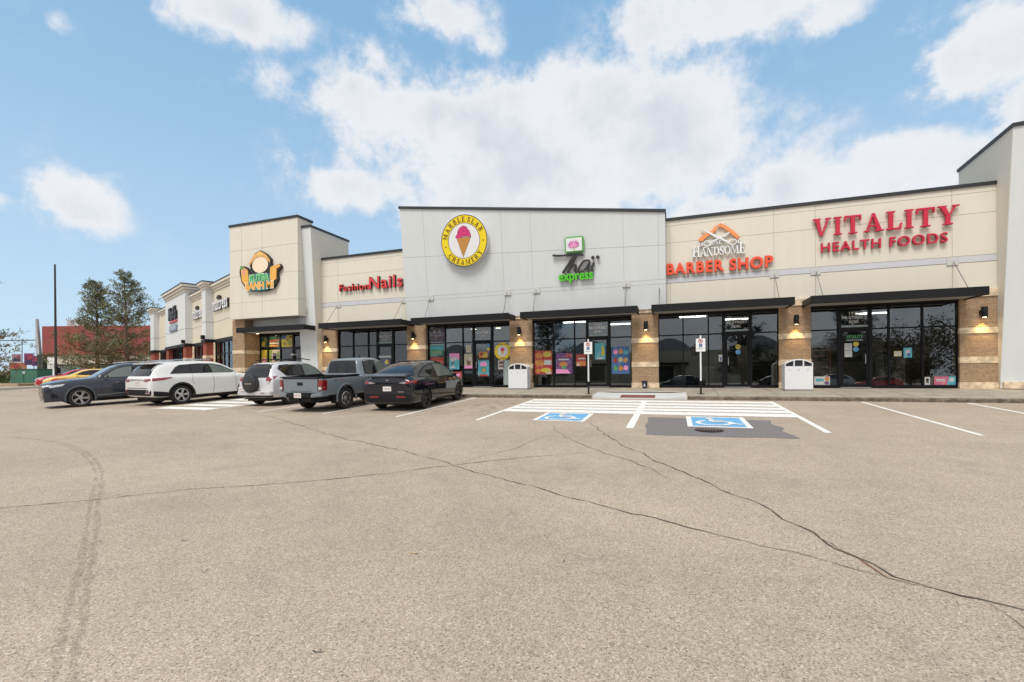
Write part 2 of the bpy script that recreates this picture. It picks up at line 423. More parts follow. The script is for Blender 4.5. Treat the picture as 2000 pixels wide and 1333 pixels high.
def text(s_, fit, y0, y1, m, parent, name="lettering", bold=0.0, shear=0.0, split=False, spacing=1.0, back=None):
    """raised lettering; back = (material, depth) makes letters with returns of another colour"""
    me = text_mesh(s_, bold, shear, spacing); res = []
    for mb in extrude_flat(me, y0, y1, fit, split): res.append(mb.build(name, m, parent))
    if back:
        bm_, bd = back
        for i, mb in enumerate(extrude_flat(me, y1 + 0.001, y1 + bd, fit, split)):
            mb.build("return", bm_, res[i] if i < len(res) else parent)
    bpy.data.meshes.remove(me); return res

# serif capitals drawn as stems, hairlines, arcs and serifs in a unit-high box
def _arc(cx, cz, rx, rz, tx, tz, a0, a1, n=18):
    ps = []
    for i in range(n):
        t0, t1 = R(a0 + (a1 - a0) * i / n), R(a0 + (a1 - a0) * (i + 1) / n)
        o = lambda t: (cx + rx * math.cos(t), cz + rz * math.sin(t)); q_ = lambda t: (cx + (rx - tx) * math.cos(t), cz + (rz - tz) * math.sin(t))
        ps.append([q_(t0), o(t0), o(t1), q_(t1)])
    return ps
def _rc(x0, x1, z0, z1): return [(x0, z0), (x1, z0), (x1, z1), (x0, z1)]
T, H_, S_ = 0.19, 0.07, 0.07
def _sf(x0, x1, z): return _rc(x0, x1, z, z + H_)
def glyph(c):
    P = []
    if c == 'I': P = [_rc(.1, .1 + T, 0, 1), _sf(0, .39, 0), _sf(0, .39, 1 - H_)]; w = .39
    elif c == 'V': P = [[(.36, 0), (.47, 0), (.30, 1), (.08, 1)], [(.38, 0), (.47, 0), (.80, 1), (.72, 1)], _sf(0, .38, 1 - H_), _sf(.62, .90, 1 - H_)]; w = .9
    elif c == 'T': P = [_rc(.31, .31 + T, 0, 1), _sf(.2, .61, 0), _rc(0, .81, .9, 1), _rc(0, .07, .72, .9), _rc(.74, .81, .72, .9)]; w = .81
    elif c == 'A': P = [[(.62, 0), (.84, 0), (.50, 1), (.38, 1)], [(.08, 0), (.16, 0), (.44, .9), (.40, 1)], _rc(.22, .64, .28, .35), _sf(0, .26, 0), _sf(.53, .93, 0)]; w = .93
    elif c == 'L': P = [_rc(.1, .1 + T, 0, 1), _sf(0, .39, 1 - H_), _rc(0, .66, 0, .09), [(.56, .09), (.66, .09), (.70, .34), (.64, .34)]]; w = .7
    elif c == 'Y': P = [_rc(.34, .34 + T, 0, .48), _sf(.23, .64, 0), [(.36, .44), (.53, .44), (.30, 1), (.08, 1)], [(.45, .44), (.53, .48), (.82, 1), (.74, 1)], _sf(0, .38, 1 - H_), _sf(.64, .92, 1 - H_)]; w = .92
    elif c == 'M': P = [_rc(.09, .16, 0, 1), _rc(.86, .86 + T, 0, 1), [(.50, .1), (.58, .1), (.27, 1), (.12, 1)], [(.54, .1), (.60, .1), (.92, 1), (.86, 1)], _sf(0, .26, 0), _sf(.76, 1.14, 0), _sf(0, .22, 1 - H_), _sf(.86, 1.14, 1 - H_)]; w = 1.14
    elif c == 'R': P = [_rc(.1, .1 + T, 0, 1), _sf(0, .39, 0), _sf(0, .5, 1 - H_), _rc(.29, .5, .47, .53)] + _arc(.48, .735, .27, .265, .17, .07, -90, 90) + [[(.44, .48), (.60, .48), (.86, .0), (.66, .0)], _sf(.66, .92, 0)]; w = .92
    elif c == 'B': P = [_rc(.1, .1 + T, 0, 1), _rc(0, .45, 0, .07), _rc(0, .45, .93, 1), _rc(.29, .48, .49, .55)] + _arc(.43, .76, .25, .24, .16, .07, -90, 90) + _arc(.45, .27, .29, .27, .18, .07, -90, 90); w = .76
    elif c == 'E': P = [_rc(.1, .1 + T, 0, 1), _rc(0, .66, 0, .08), _rc(0, .64, .92, 1), _rc(.29, .5, .47, .54), _rc(.6, .67, .08, .28), _rc(.57, .64, .74, .92), _rc(.46, .52, .38, .63)]; w = .68
    elif c == 'S': P = _arc(.33, .74, .29, .26, .15, .08, 20, 250) + _arc(.33, .26, .31, .26, .16, .08, -160, 75) + [[(.10, .66), (.22, .78), (.58, .40), (.50, .24)], _rc(.55, .61, .66, .95), _rc(.02, .08, .06, .36)]; w = .66
    elif c == 'C': P = _arc(.46, .5, .44, .5, .19, .07, 40, 320) + [_rc(.78, .84, .66, .98), _rc(.78, .82, .08, .22)]; w = .86
    elif c == 'O': P = _arc(.46, .5, .45, .5, .19, .06, 0, 360, 28); w = .92
    elif c == 'D': P = [_rc(.1, .1 + T, 0, 1), _rc(0, .44, 0, .07), _rc(0, .44, .93, 1)] + _arc(.42, .5, .44, .5, .19, .07, -90, 90); w = .88
    elif c == 'H': P = [_rc(.1, .1 + T, 0, 1), _rc(.64, .64 + T, 0, 1), _rc(.29, .64, .46, .54), _sf(0, .39, 0), _sf(.54, .93, 0), _sf(0, .39, 1 - H_), _sf(.54, .93, 1 - H_)]; w = .93
    elif c == 'N': P = [_rc(.1, .17, 0, 1), _rc(.74, .81, 0, 1), [(.62, 0), (.81, 0), (.27, 1), (.07, 1)], _sf(0, .27, 0), _sf(0, .2, 1 - H_), _sf(.64, .92, 1 - H_)]; w = .92
    elif c == 'U': P = [_rc(.1, .1 + T, .3, 1), _rc(.70, .77, .3, 1), _sf(0, .39, 1 - H_), _sf(.62, .87, 1 - H_)] + _arc(.435, .3, .335, .3, .16, .08, 180, 360); w = .87
    elif c == 'F': P = [_rc(.1, .1 + T, 0, 1), _sf(0, .39, 0), _rc(0, .64, .92, 1), _rc(.29, .5, .47, .54), _rc(.57, .64, .72, .92), _rc(.46, .52, .38, .63)]; w = .66
    else: w = .35
    return P, w
def serif_line(s_, x0, x1, z0, h, y0, y1, m, parent, name="letter", gap=.1, hs=None):
    """one mesh per letter; hs = heights per letter"""
    ws = [glyph(c)[1] * (hs[i] if hs else 1) for i, c in enumerate(s_)]
    k = (x1 - x0) / (sum(ws) + gap * (len(s_) - 1)); x = x0; out = []
    for i, c in enumerate(s_):
        P, w = glyph(c); hh = hs[i] if hs else 1
        mb = MB()
        for j, p in enumerate(P):
            mb.prism([(x + px * k * hh, z0 + pz * h * hh) for px, pz in p], y0 - 0.0006 * (j % 6), y1)
        if P: out.append(mb.build(name, m, parent))
        x += (w * hh if not hs else ws[i]) * k + gap * k
    return out
# ------------------------------------------------------------------ ground
D = 21.35
def lz(y):                      # height of the lot surface at distance y from the camera line
    if y < -6: return -0.33 - 0.0451 * 24.0
    if y < 18: return -0.33 - 0.0451 * (18.0 - y)
    if y < 27: return -0.33 + 0.036 * (y - 18.0)
    return -0.006
lot_root = None
mb = MB()
ys = [-140, -60, -6] + [y for y in range(-4, 18, 2)] + [18, 20, 22.5, 25, 27, 40, 90, 400]
xs = [-400, -120, -80, -60, -45, -30, -20, -10, 0, 10, 20, 40, 90, 300]
for y in ys:
    for x in xs: mb.v.append((x, y, lz(y)))
W = len(xs)
for i in range(len(ys) - 1):
    for j in range(W - 1): mb.f.append((i * W + j, i * W + j + 1, (i + 1) * W + j + 1, (i + 1) * W + j))
lot = mb.build("parking_lot", asphalt, smooth=True); tag(lot, kind='structure')
LIFT = 0.004
def sheet(name, polys, m, lift=LIFT, parent=lot):
    """thin markings following the slope; polys = lists of (x, y)"""
    mb = MB()
    for p in polys: mb.add([(x, y, lz(y) + lift) for x, y in p], [tuple(range(len(p)))])
    return mb.build(name, m, parent)
def bar(x0, x1, y0, y1): return [(x0, y0), (x1, y0), (x1, y1), (x0, y1)]
for x, y0, m in [(-8.0, 11.95, linew), (-10.98, 12.15, linew), (-13.86, 12.2, linew), (5.72, 11.65, linew), (8.43, 11.65, linew), (11.2, 11.7, linew), (-22.35, 12.6, linef)]:
    sheet("stall_line", [bar(x - 0.055, x + 0.055, y0, 17.85)], m)
for x in (-25.6, -28.6, -31.6, -34.6):
    y = 17.9 + (-x - 25.6) * .42
    sheet("stall_line", [[(x - .055, y), (x - 2.05 - .055, y - 5.6), (x - 2.05 + .055, y - 5.6), (x + .055, y)]], linef)
# accessible bays: outline and cross hatching by the kerb
hp = [bar(-5.3, -5.18, 11.75, 17.6), bar(-1.12, -0.94, 11.2, 17.6), bar(3.0, 3.13, 11.4, 17.6)]
for a, c in [(16.96, 17.55), (16.07, 16.69), (15.32, 15.84), (14.55, 15.12), (13.74, 14.36)]:
    hp += [bar(-5.18, -1.12, a, c), bar(-0.94, 3.0, a, c)]
sheet("hatched_area", hp, linew)
hp = [bar(-19.45, -19.33, 12.2, 17.7), bar(-16.66, -16.54, 12.2, 17.7)]
for i in range(5): hp.append(bar(-19.33, -16.66, 12.35 + i * 1.05, 12.95 + i * 1.05))
sheet("hatched_area", hp, linew)
def wheelchair(cx, cy, s, ang=0.0):
    """accessibility figure as flat polygons; local x right, y away from the kerb pointing up the figure"""
    P = []
    def strip(pts, w):
        for (ax, ay), (bx, by) in zip(pts, pts[1:]):
            dx, dy = bx - ax, by - ay; L = math.hypot(dx, dy); nx, ny = -dy / L * w / 2, dx / L * w / 2
            P.append([(ax + nx, ay + ny), (ax - nx, ay - ny), (bx - nx, by - ny), (bx + nx, by + ny)])
    arc = [(math.cos(R(t)) * .28 - .06, math.sin(R(t)) * .28 - .16) for t in range(118, 376, 17)]
    strip(arc, .075)
    strip([(-.10, .22), (-.08, -.02), (.18, -.02), (.30, -.30), (.40, -.27)], .085)
    strip([(-.09, .12), (.14, .12)], .07)
    P.append([(-.11 + .075 * math.cos(R(t)), .36 + .075 * math.sin(R(t))) for t in range(0, 360, 30)])
    ca, sa = math.cos(ang), math.sin(ang)
    return [[(cx + (x * ca - y * sa) * s, cy + (x * sa + y * ca) * s) for x, y in p] for p in P]
for (xa, xb, ya, yb) in [(-3.70, -2.26, 11.98, 13.6), (0.28, 1.69, 11.68, 13.45)]:
    bd = sheet("accessible_symbol", [bar(xa, xb, ya, yb)], linew, 0.008)
    sheet("blue_field", [bar(xa + .12, xb - .12, ya + .13, yb - .13)], blue_p, 0.012, bd)
    pl = wheelchair((xa + xb) / 2, (ya + yb) / 2 - .02, 1.35)
    mbs = MB()
    for i, p in enumerate(pl): mbs.add([(x, y, lz(y) + 0.016 + 0.0004 * i) for x, y in p], [tuple(range(len(p)))])
    mbs.build("wheelchair_figure", linew, bd)
sheet("asphalt_patch", [[(-0.60, 10.42), (-.2, 10.38), (.4, 10.45), (1.1, 10.44), (1.7, 10.54), (2.36, 10.55), (2.33, 10.9), (2.20, 11.4), (2.26, 11.6), (2.34, 11.9), (2.21, 12.3), (2.19, 12.6), (2.28, 13.05), (1.7, 13.06), (1.2, 13.13), (.4, 13.08), (-.2, 13.15), (-0.71, 13.13), (-.66, 12.4), (-.69, 11.6), (-.62, 11.0)]], patch_m)
dark_stain = mat_fade("oil_stain", (0.07, 0.06, 0.05), 0.32, 2.6, 0.46, 0.74)
sheet("oil_stain", [bar(x - 1.0, x + 1.0, 12.6, 17.7) for x in (-9.45, -6.5, -12.4, -15.2, -21, -24)], dark_stain, 0.003)

def ribbon(name, pts, w, m, jit=0.05, lift=0.006, seg=0.12, seed=1):
    rnd = random.Random(seed); P = [Vector((x, y)) for x, y in pts]; out = []
    for a, c in zip(P, P[1:]):
        n = max(1, int((c - a).length / seg))
        for i in range(n): out.append(a.lerp(c, i / n))
    out.append(P[-1]); mb = MB()
    walk = 0.0; K = len(out)
    for i, p in enumerate(out):
        t = (out[min(i + 1, K - 1)] - out[max(i - 1, 0)]).normalized(); nrm = Vector((-t.y, t.x))
        walk = walk * 0.8 + rnd.uniform(-1, 1) * jit; ww = w * rnd.uniform(0.35, 1.5) * min(1, (i + 2) / 8, (K + 1 - i) / 8)
        c = p + nrm * walk
        for s_ in (-0.5, 0.5):
            e = c + nrm * ww * s_; mb.v.append((e.x, e.y, lz(e.y) + lift))
    for i in range(K - 1): mb.f.append((2 * i, 2 * i + 1, 2 * i + 3, 2 * i + 2))
    return mb.build(name, m, lot)
CR = [([(-14.0, -1.0), (-8.2, 3.34), (-7.42, 3.92), (-6.57, 4.63), (-5.77, 5.04), (-4.95, 5.58), (-4.3, 6.08), (-3.52, 6.82), (-2.99, 7.33), (-2.23, 7.88), (-1.37, 8.47)], .024),
      ([(-14.23, 12.04), (-11.21, 10.71), (-8.42, 9.23), (-6.51, 8.29), (-4.71, 7.46), (-3.52, 6.82), (-2.2, 6.16), (-1.37, 5.77), (-0.68, 5.44), (0.0, 5.13), (0.51, 4.86), (0.98, 4.67), (1.31, 4.49), (1.56, 4.42)], .024),
      ([(-2.13, 11.9), (-1.59, 10.57), (-1.05, 9.34), (-0.36, 8.12), (0.04, 7.48), (0.38, 7.0), (0.65, 6.45), (0.92, 6.11), (1.08, 5.7), (1.28, 5.24), (1.4, 4.9), (1.53, 4.62), (1.6, 4.41), (1.81, 4.29), (1.96, 4.22), (2.03, 4.18), (2.23, 4.1), (3.4, 3.6)], .026),
      ([(2.04, 4.17), (2.08, 4.06), (2.12, 3.86), (2.5, 2.9)], .02),
      ([(-2.92, 11.3), (-2.34, 9.94), (-1.45, 8.64), (-0.81, 7.94), (-0.33, 7.35), (0.0, 6.85)], .018),
      ([(-3.53, 6.93), (-3.31, 7.62), (-2.99, 8.38), (-2.83, 9.22), (-2.57, 10.16)], .014),
      ([(-6.25, 8.65), (-6.33, 9.82), (-6.55, 11.76)], .014)]
for i, (p, w) in enumerate(CR): ribbon("crack", p, w * .62, crack_m, 0.035 if i else 0.022, seed=i + 3)
ribbon("crack_dirt", [(1.28, 5.24), (1.4, 4.9), (1.53, 4.62), (1.6, 4.41), (1.81, 4.29), (2.03, 4.18)], .022, rustcrack, 0.03, 0.005, seed=40)
TM = [(-16.44, 6.71), (-14.78, 6.72), (-13.11, 6.45), (-11.42, 5.91), (-10.04, 5.35), (-9.04, 4.87), (-7.66, 4.09), (-7.01, 3.71), (-5.97, 3.14), (-4.87, 2.51), (-4.3, 2.17), (-3.74, 1.83), (-3.3, 1.59), (-2.5, 1.1)]
for k_ in (-0.03, 0.04):
    ribbon("tyre_mark", [(x + k_ * .6, y + k_) for x, y in TM], .055, tyre_mark, 0.006, 0.007 + k_ * 0.01, 0.1, seed=60 + int(k_ * 100))

# sidewalk with kerb and the dropped kerb ramp
def swz(y): return -0.20 * (21.35 - y) / 3.35
mb = MB()
prof = [(17.98, -0.5), (17.98, -0.235), (18.0, -0.212), (18.03, -0.203)]
kx0, kx1 = -27.0, 60.0
RX0, RX1 = -3.05, 0.42           # ramp
def walk_piece(x0, x1):
    q = MB()
    pts = prof + [(18.18, swz(18.18)), (21.6, 0.0), (21.6, -0.5)]
    q.prism_x(pts, x0, x1); return q
swk = walk_piece(kx0, RX0); swk.add(*((lambda t: (t.v, t.f))(walk_piece(RX1, kx1))))
sw = swk.build("sidewalk", concrete); tag(sw, kind='structure')
q = MB()
for x0, x1 in [(kx0, RX0 - .02), (RX1 + .02, kx1)]:
    q.prism_x([(17.972, -0.5), (17.972, -0.24), (17.995, -0.209), (18.03, -0.199), (18.17, -0.195), (18.17, -0.5)], x0, x1)
q.build("kerb", kerb_m, sw)
q = MB()
x = kx0 + 1.2
while x < kx1:                                  # control joints
    if not (RX0 - .1 < x < RX1 + .1): q.add([(x, 18.2, swz(18.2) + .003), (x + .016, 18.2, swz(18.2) + .003), (x + .016, 21.3, swz(21.3) + .003), (x, 21.3, swz(21.3) + .003)], [(0, 1, 2, 3)])
    x += 1.95
q.build("control_joint", mat("dark_joint", (0.12, 0.11, 0.10), 0.95), sw)
q = MB()
g = [(RX0, 17.98, -.21), (RX0 + .75, 17.96, -.30), (RX1 - .75, 17.96, -.30), (RX1, 17.98, -.21), (RX0, 19.35, swz(19.35) + .002), (RX0 + .4, 19.75, swz(19.75) + .002), (RX1 - .4, 19.75, swz(19.75) + .002), (RX1, 19.35, swz(19.35) + .002), (RX0 + .75, 18.9, -.215), (RX1 - .75, 18.9, -.215)]
q.add(g, [(0, 1, 8, 4), (1, 2, 9, 8), (2, 3, 7, 9), (4, 8, 5), (8, 9, 6, 5), (9, 7, 6)])
q.add([(RX0, 17.98, -.21), (RX0 + .75, 17.96, -.30), (RX1 - .75, 17.96, -.30), (RX1, 17.98, -.21), (RX0, 17.97, -.5), (RX1, 17.97, -.5)], [(4, 0, 1), (4, 1, 2, 5), (5, 2, 3)])
ramp = q.build("kerb_ramp", concrete_new, sw)
q = MB(); q.add([(RX0, 19.35, swz(19.35) - .001), (RX0, 21.6, -.001), (RX1, 21.6, -.001), (RX1, 19.35, swz(19.35) - .001), (RX0, 18.0, -.5), (RX1, 18.0, -.5)], [(0, 3, 2, 1)])
q.build("walk_slab", concrete, sw)
tact = mat("tactile_brown", (0.22, 0.075, 0.05), 0.8, 0, 0.2, 20.0)
q = MB()
q.hexa([(-2.02, 18.12, -.30), (-0.72, 18.12, -.30), (-0.72, 18.78, -.23), (-2.02, 18.78, -.23), (-2.02, 18.12, -.272), (-0.72, 18.12, -.272), (-0.72, 18.78, -.206), (-2.02, 18.78, -.206)])
for i in range(18):
    for j in range(8):
        cx, cy = -1.96 + i * .07, 18.17 + j * .078; z = -.272 + (cy - 18.12) / .66 * .066
        q.box(cx - .012, cx + .012, cy - .012, cy + .012, z, z + .006)
q.build("tactile_plate", tact, sw)
# drain grate
dr = root("drain_grate", (0.72, 11.22, lz(11.22)), "round rusty drain grate set in the dark asphalt patch", "drain")
q = MB(); q.lathe([(0.30, 0.004), (0.30, 0.02), (0.26, 0.02), (0.26, 0.006)], 32)
q.build("rim", mat("rusty_iron", (0.07, 0.04, 0.028), 0.8, 0.3, 0.4, 20), dr)
q = MB()
for i in range(9):
    x = -.24 + i * .06; L = math.sqrt(max(.26 ** 2 - x * x, .001)); q.box(x - .014, x + .014, -L, L, .006, .018)
q.build("grate_bars", MATS["rusty_iron"], dr)
q = MB(); q.lathe([(0.001, 0.0055), (0.26, 0.0055)], 32); q.build("pit", mat("pit_black", (0.004, 0.004, 0.004), 0.9), dr)

# leaves and litter on the asphalt
def leaf(x, y, s, ang, m, label, nm="fallen_leaf", cat="leaf", group=None):
    q = MB(); n = 9
    for i in range(n):
        t = i / (n - 1); w = math.sin(math.pi * min(1, t * 1.05)) * .20 * s * (.7 + .5 * math.sin(7 * t + 20 * s))
        cx = (t - .5) * s; z = .008 + s * 1.1 * (abs(t - .45)) ** 2
        q.v += [(cx, -w, z + .1 * w), (cx, 0, z), (cx, w, z + .14 * w)]
    for i in range(n - 1):
        for j in range(2): q.f.append((i * 3 + j, i * 3 + 3 + j, i * 3 + 4 + j, i * 3 + 1 + j))
    o = q.build(nm, m); o.location = (x, y, lz(y)); o.rotation_euler = (R(-2), 0, ang); tag(o, label, cat, group); return o
dk = mat("dark_leaf", (0.05, 0.035, 0.03), 0.8, 0, .3, 30); yl = mat("yellow_leaf", (0.75, 0.5, 0.2), 0.7, 0, .3, 30); pl_ = mat("pale_litter", (.75, .68, .5), .7)
leaf(-4.73, 3.29, .085, .6, dk, "dark flat leaf right of the tyre mark, below the long crack")
leaf(-2.30, 3.70, .09, .35, yl, "yellow curled leaf alone on the asphalt")
leaf(-2.11, 2.28, .075, .5, dk, "dark twisted leaf nearest to the bottom edge of the photo")
leaf(-0.93, 3.93, .05, 1.5, dk, "tiny dark leaf between the two long cracks' lower ends")
leaf(-3.87, 2.86, .06, 1.2, dk, "thin brown leaf right of the tyre mark, lower of two")
leaf(-5.56, 3.01, .045, .2, dk, "tiny dark leaf touching the tyre mark")
leaf(-3.99, 1.67, .06, 1.0, pl_, "pale scrap of litter at the bottom left", "litter_scrap", "litter")

# ------------------------------------------------------------------ shopping plaza
plaza = root("shopping_plaza", (0, D, 0), "long stucco and brick shopping plaza with flat parapets and black shop fronts", "building")
OFF = (0, D, 0)
def part(mb, name, m, parent=plaza, **k): return mb.build(name, m, parent, off=OFF, **k)
FT = 3.6                              # top of the brick
PT = 7.34                             # top of the beige parapet
def cap(x0, x1, y0, y1, z): part(MB().box(x0 - .03, x1 + .03, y0 - .06, y1, z, z + .12), "parapet_cap", cap_m)
# beige walls right and left of the white section
for x0, x1 in [(-0.42, 10.94), (-19.25, -13.25)]:
    w = part(MB().box(x0, x1, D, D + .35, FT, PT), "facade_wall", beige)
    q = MB()
    def hj(z, t=.014, a=x0, c=x1): q.box(a + .004, c - .004, D - .003, D + .01, z - t / 2, z + t / 2)
    hj(6.37); hj(7.12)
    vx = [9.67, 5.34, 3.88, -0.15] if x0 > -5 else [-18.09, -13.6]
    for x in vx: q.box(x - .006, x + .006, D - .0035, D + .01, FT + .02, 4.6); q.box(x - .006, x + .006, D - .0035, D + .01, 4.83, PT - .02)
    q.box(x0 + .004, x1 - .004, D - .0025, D + .01, 4.835, 4.855); q.box(x0 + .004, x1 - .004, D - .0025, D + .01, 4.59, 4.605)
    part(q, "panel_joint", joint_m, w)
    part(MB().box(x0 + .002, x1 - .002, D - .012, D + .012, 4.61, 4.83), "grey_band", grey_band, w)
    cap(x0, x1, D, D + .4, PT)
# leaning white section
def wy(z): return 21.13 - .117 * (z - 3.4)
XL, XR = -13.38, -0.34
def lean(x0, x1, zb, zl, zr, yf, yback, name="facade_wall", m=white):
    p = [(x0, yf(zb), zb), (x1, yf(zb), zb), (x1, yback, zb), (x0, yback, zb), (x0, yf(zl), zl), (x1, yf(zr), zr), (x1, yback, zr), (x0, yback, zl)]
    return part(MB().hexa(p), name, m)
ZTL, ZTR = 9.27, 7.52
ws = lean(XL, XR, FT - .12, ZTL, ZTR, wy, 22.2)
q = MB()
def ljoint(xa, za, xb, zb, t=.011, pr=.003):
    """line on the leaning face between two points (x, z)"""
    if abs(xa - xb) < 1e-6:
        pts = [(xa - t / 2, za), (xa + t / 2, za), (xb + t / 2, zb), (xb - t / 2, zb)]
    else: pts = [(xa, za - t / 2), (xb, zb - t / 2), (xb, zb + t / 2), (xa, za + t / 2)]
    v = [(x, wy(z) - pr, z) for x, z in pts] + [(x, wy(z) + .01, z) for x, z in pts]
    q.add(v, [(0, 1, 2, 3), (7, 6, 5, 4), (0, 4, 5, 1), (1, 5, 6, 2), (2, 6, 7, 3), (3, 7, 4, 0)])
ztop = lambda x: ZTL + (ZTR - ZTL) * (x - XL) / (XR - XL)
ljoint(XL + .01, 6.80, XR - .01, 6.16, .016)
ljoint(XL + .01, 4.73, XR - .01, 4.73, .012); ljoint(XL + .01, 4.54, XR - .01, 4.54, .012)
for x in (-12.05, -7.82, -6.34, -2.1, -0.62): ljoint(x, FT, x, 4.53, pr=.0036); ljoint(x, 4.74, x, ztop(x) - .03, pr=.0036)
part(q, "panel_joint", joint_w, ws)
p = []
for z_, dy in ((0, 0), (.12, 0)):
    p += [(XL - .04, wy(ZTL) - .06, ZTL + z_), (XR + .04, wy(ZTR) - .06, ZTR + z_), (XR + .04, 22.25, ZTR + z_), (XL - .04, 22.25, ZTL + z_)]
part(MB().hexa(p), "parapet_cap", cap_m)
# white piers that carry the wing walls (left by the tower, right at the frame edge)
py = lambda z: 21.06 - .062 * z
lp = lean(-20.42, -19.25, 0, 9.02, 9.02, py, 23.7)
def side_cap(x0, x1, yf, yb, z0, z1):
    p = [(x0, yf, z0), (x1, yf, z0), (x1, yb, z1), (x0, yb, z1)]
    part(MB().hexa(p + [(a, b_, c + .12) for a, b_, c in p]), "parapet_cap", cap_m)
part(MB().prism_x([(py(.3) + .02, .3), (23.6, .3), (23.6, 8.9), (py(8.9) + .02, 8.9)], -19.251, -19.243), "return_panel", beige, lp)
side_cap(-20.46, -19.21, py(9.02) - .05, 23.75, 9.02, 8.76 + .26)
py2 = lambda z: 21.24 - .087 * z
p = [(10.94, py2(0), 0), (17.6, py2(0), 0), (17.6, 23.65, 0), (10.94, 23.65, 0), (10.94, py2(8.95), 8.95), (17.6, py2(9.3), 9.3), (17.6, 23.65, 8.95), (10.94, 23.65, 8.72)]
rw = part(MB().hexa(p), "facade_wall", white)
p = [(10.90, py2(8.95) - .05, 8.95), (17.65, py2(9.3) - .05, 9.3), (17.65, 23.7, 8.95), (10.90, 23.7, 8.72)]
part(MB().hexa(p + [(a, b_, c + .12) for a, b_, c in p]), "parapet_cap", cap_m)
part(MB().prism_x([(py2(.3) + .02, .3), (23.6, .3), (23.6, 8.66), (py2(8.9) + .02, 8.92)], 10.933, 10.941), "return_panel", beige, rw)
part(MB().box(11.0, 17.62, 21.12, 21.3, 0.0, .235), "stone_base", stone, rw)
part(MB().box(10.936, 10.96, 21.235, 21.36, 0.0, .235), "stone_base", stone, rw)
# tower box
tb = part(MB().box(-25.05, -19.87, 20.2, 20.95, 4.05, 9.55), "facade_wall", beige)
part(MB().box(-25.04, -19.88, 20.955, 21.3, 4.06, 9.54), "facade_wall", beige)
part(MB().box(-25.09, -19.83, 20.15, 21.35, 9.555, 9.68), "parapet_cap", cap_m)
q = MB()
for z in (8.1, 6.55, 5.0): q.box(-25.04, -19.875, 20.197, 20.22, z - .007, z + .007); q.box(-19.88, -19.867, 20.197, 20.93, z - .007, z + .007)
for x in (-24.1, -22.5): q.box(x - .006, x + .006, 20.1965, 20.22, 4.07, 9.53)
part(q, "panel_joint", joint_m, tb)
part(MB().box(-24.4, -20.43, 21.1, 21.4, 3.25, 4.049), "lintel_wall", white)
# roof mass behind
part(MB().box(-25.0, 17.5, 29.6, 44.0, -.3, 6.9), "roof", mat("roof_grey", (.12, .12, .12), .9))
part(MB().box(-24.9, 17.4, D + .41, 29.55, 3.75, 6.6), "roof", MATS["roof_grey"])

# brick pillars with their stone bands
def pillar(x0, x1, y0, y1, z1, capz, base=True, mats=(brick, stone), bands=((2.0, 2.215), (0.92, 1.155))):
    o = part(MB().box(x0, x1, y0, y1, -.02, z1), "brick_pillar", mats[0])
    for a, c in bands: part(MB().box(x0 - .012, x1 + .012, y0 - .022, y1 - .01, a, c), "stone_band", mats[1], o, bevel=.006)
    if base:
        part(MB().box(x0 - .02, x1 + .02, y0 - .035, y1 - .01, -.015, .225), "stone_base", mats[1], o, bevel=.006)
    if capz: part(MB().box(x0 - .02, x1 + .02, y0 - .05, y1 - .02, capz, z1 + .03), "stone_cap", mats[1], o, bevel=.008)
    return o
BAY = [-18.17, -12.34, -6.50, -0.66, 5.17]       # left edges of the five glazed bays
BW = 4.68
for x0, x1 in [(-19.24, -18.18), (-13.49, -12.35), (-7.65, -6.51), (-1.81, -0.67), (4.03, 5.16), (9.86, 10.93)]:
    yf = D - (.12 if -13.6 < x0 < -1 else 0.02)
    pillar(x0, x1, yf, D + .5, FT - .02, 3.33)
pillar(-25.25, -24.27, 20.5, 21.7, 4.045, None)

# glazing
def storefront(x0, widths, door, yg, z0=.02, z1=3.22, tz=2.31, parent=plaza, x_frame=.05):
    """mullion grid; door = index of the bay column holding the door"""
    fr = MB(); xs = [x0]
    for w in widths: xs.append(xs[-1] + w)
    t = x_frame / 2
    for i, x in enumerate(xs):
        k = .035 if i in (door, door + 1) else 0
        fr.box(x - t - k, x + t + k, yg - .05, yg + .08, z0, z1)
    for i in range(len(widths)):
        a, c = xs[i] + t + (.035 if i in (door, door + 1) else 0), xs[i + 1] - t - (.035 if i + 1 in (door, door + 1) else 0)
        fr.box(a, c, yg - .048, yg + .078, tz - .025, tz + .025 + (.05 if i == door else 0))
        fr.box(a, c, yg - .048, yg + .078, z1 - .07, z1 - .001)
        if i != door: fr.box(a, c, yg - .048, yg + .078, z0 + .001, z0 + .09)
    sf = part(fr, "storefront", frame_m, parent)
    for i in range(len(widths)):
        a, c = xs[i] + t, xs[i + 1] - t
        spans = [(tz + .02, z1 - .05)] + ([] if i == door else [(z0 + .05, tz - .02)])
        for za, zb in spans: part(MB().box(a - .01, c + .01, yg + .01, yg + .018, za, zb), "glass_pane", glass, sf)
    if door >= 0:
        a, c = xs[door] + .07, xs[door + 1] - .07
        f = MB()
        f.box(a, a + .06, yg - .03, yg + .03, z0 + .02, tz - .03); f.box(c - .06, c, yg - .03, yg + .03, z0 + .02, tz - .03)
        f.box(a + .06, c - .06, yg - .029, yg + .029, tz - .10, tz - .031); f.box(a + .06, c - .06, yg - .029, yg + .029, z0 + .021, z0 + .13)
        dr_ = part(f, "door", frame_m, parent)
        part(MB().box(a + .05, c - .05, yg - .004, yg + .004, z0 + .12, tz - .09), "door_glass", glass, dr_)
        hx = a + .10 if door > 2 else c - .10
        part(MB().tube([(hx, yg - .035, .95), (hx, yg - .085, .97), (hx, yg - .085, 1.28), (hx, yg - .035, 1.30)], .014), "handle", steel, dr_)
        part(MB().box(xs[door] + .01, xs[door + 1] - .01, yg - .12, yg + .1, z0 - .01, z0 + .018), "threshold", steel, dr_)
    return xs
W5 = [1.02, 1.02, .60, 1.02, 1.02]
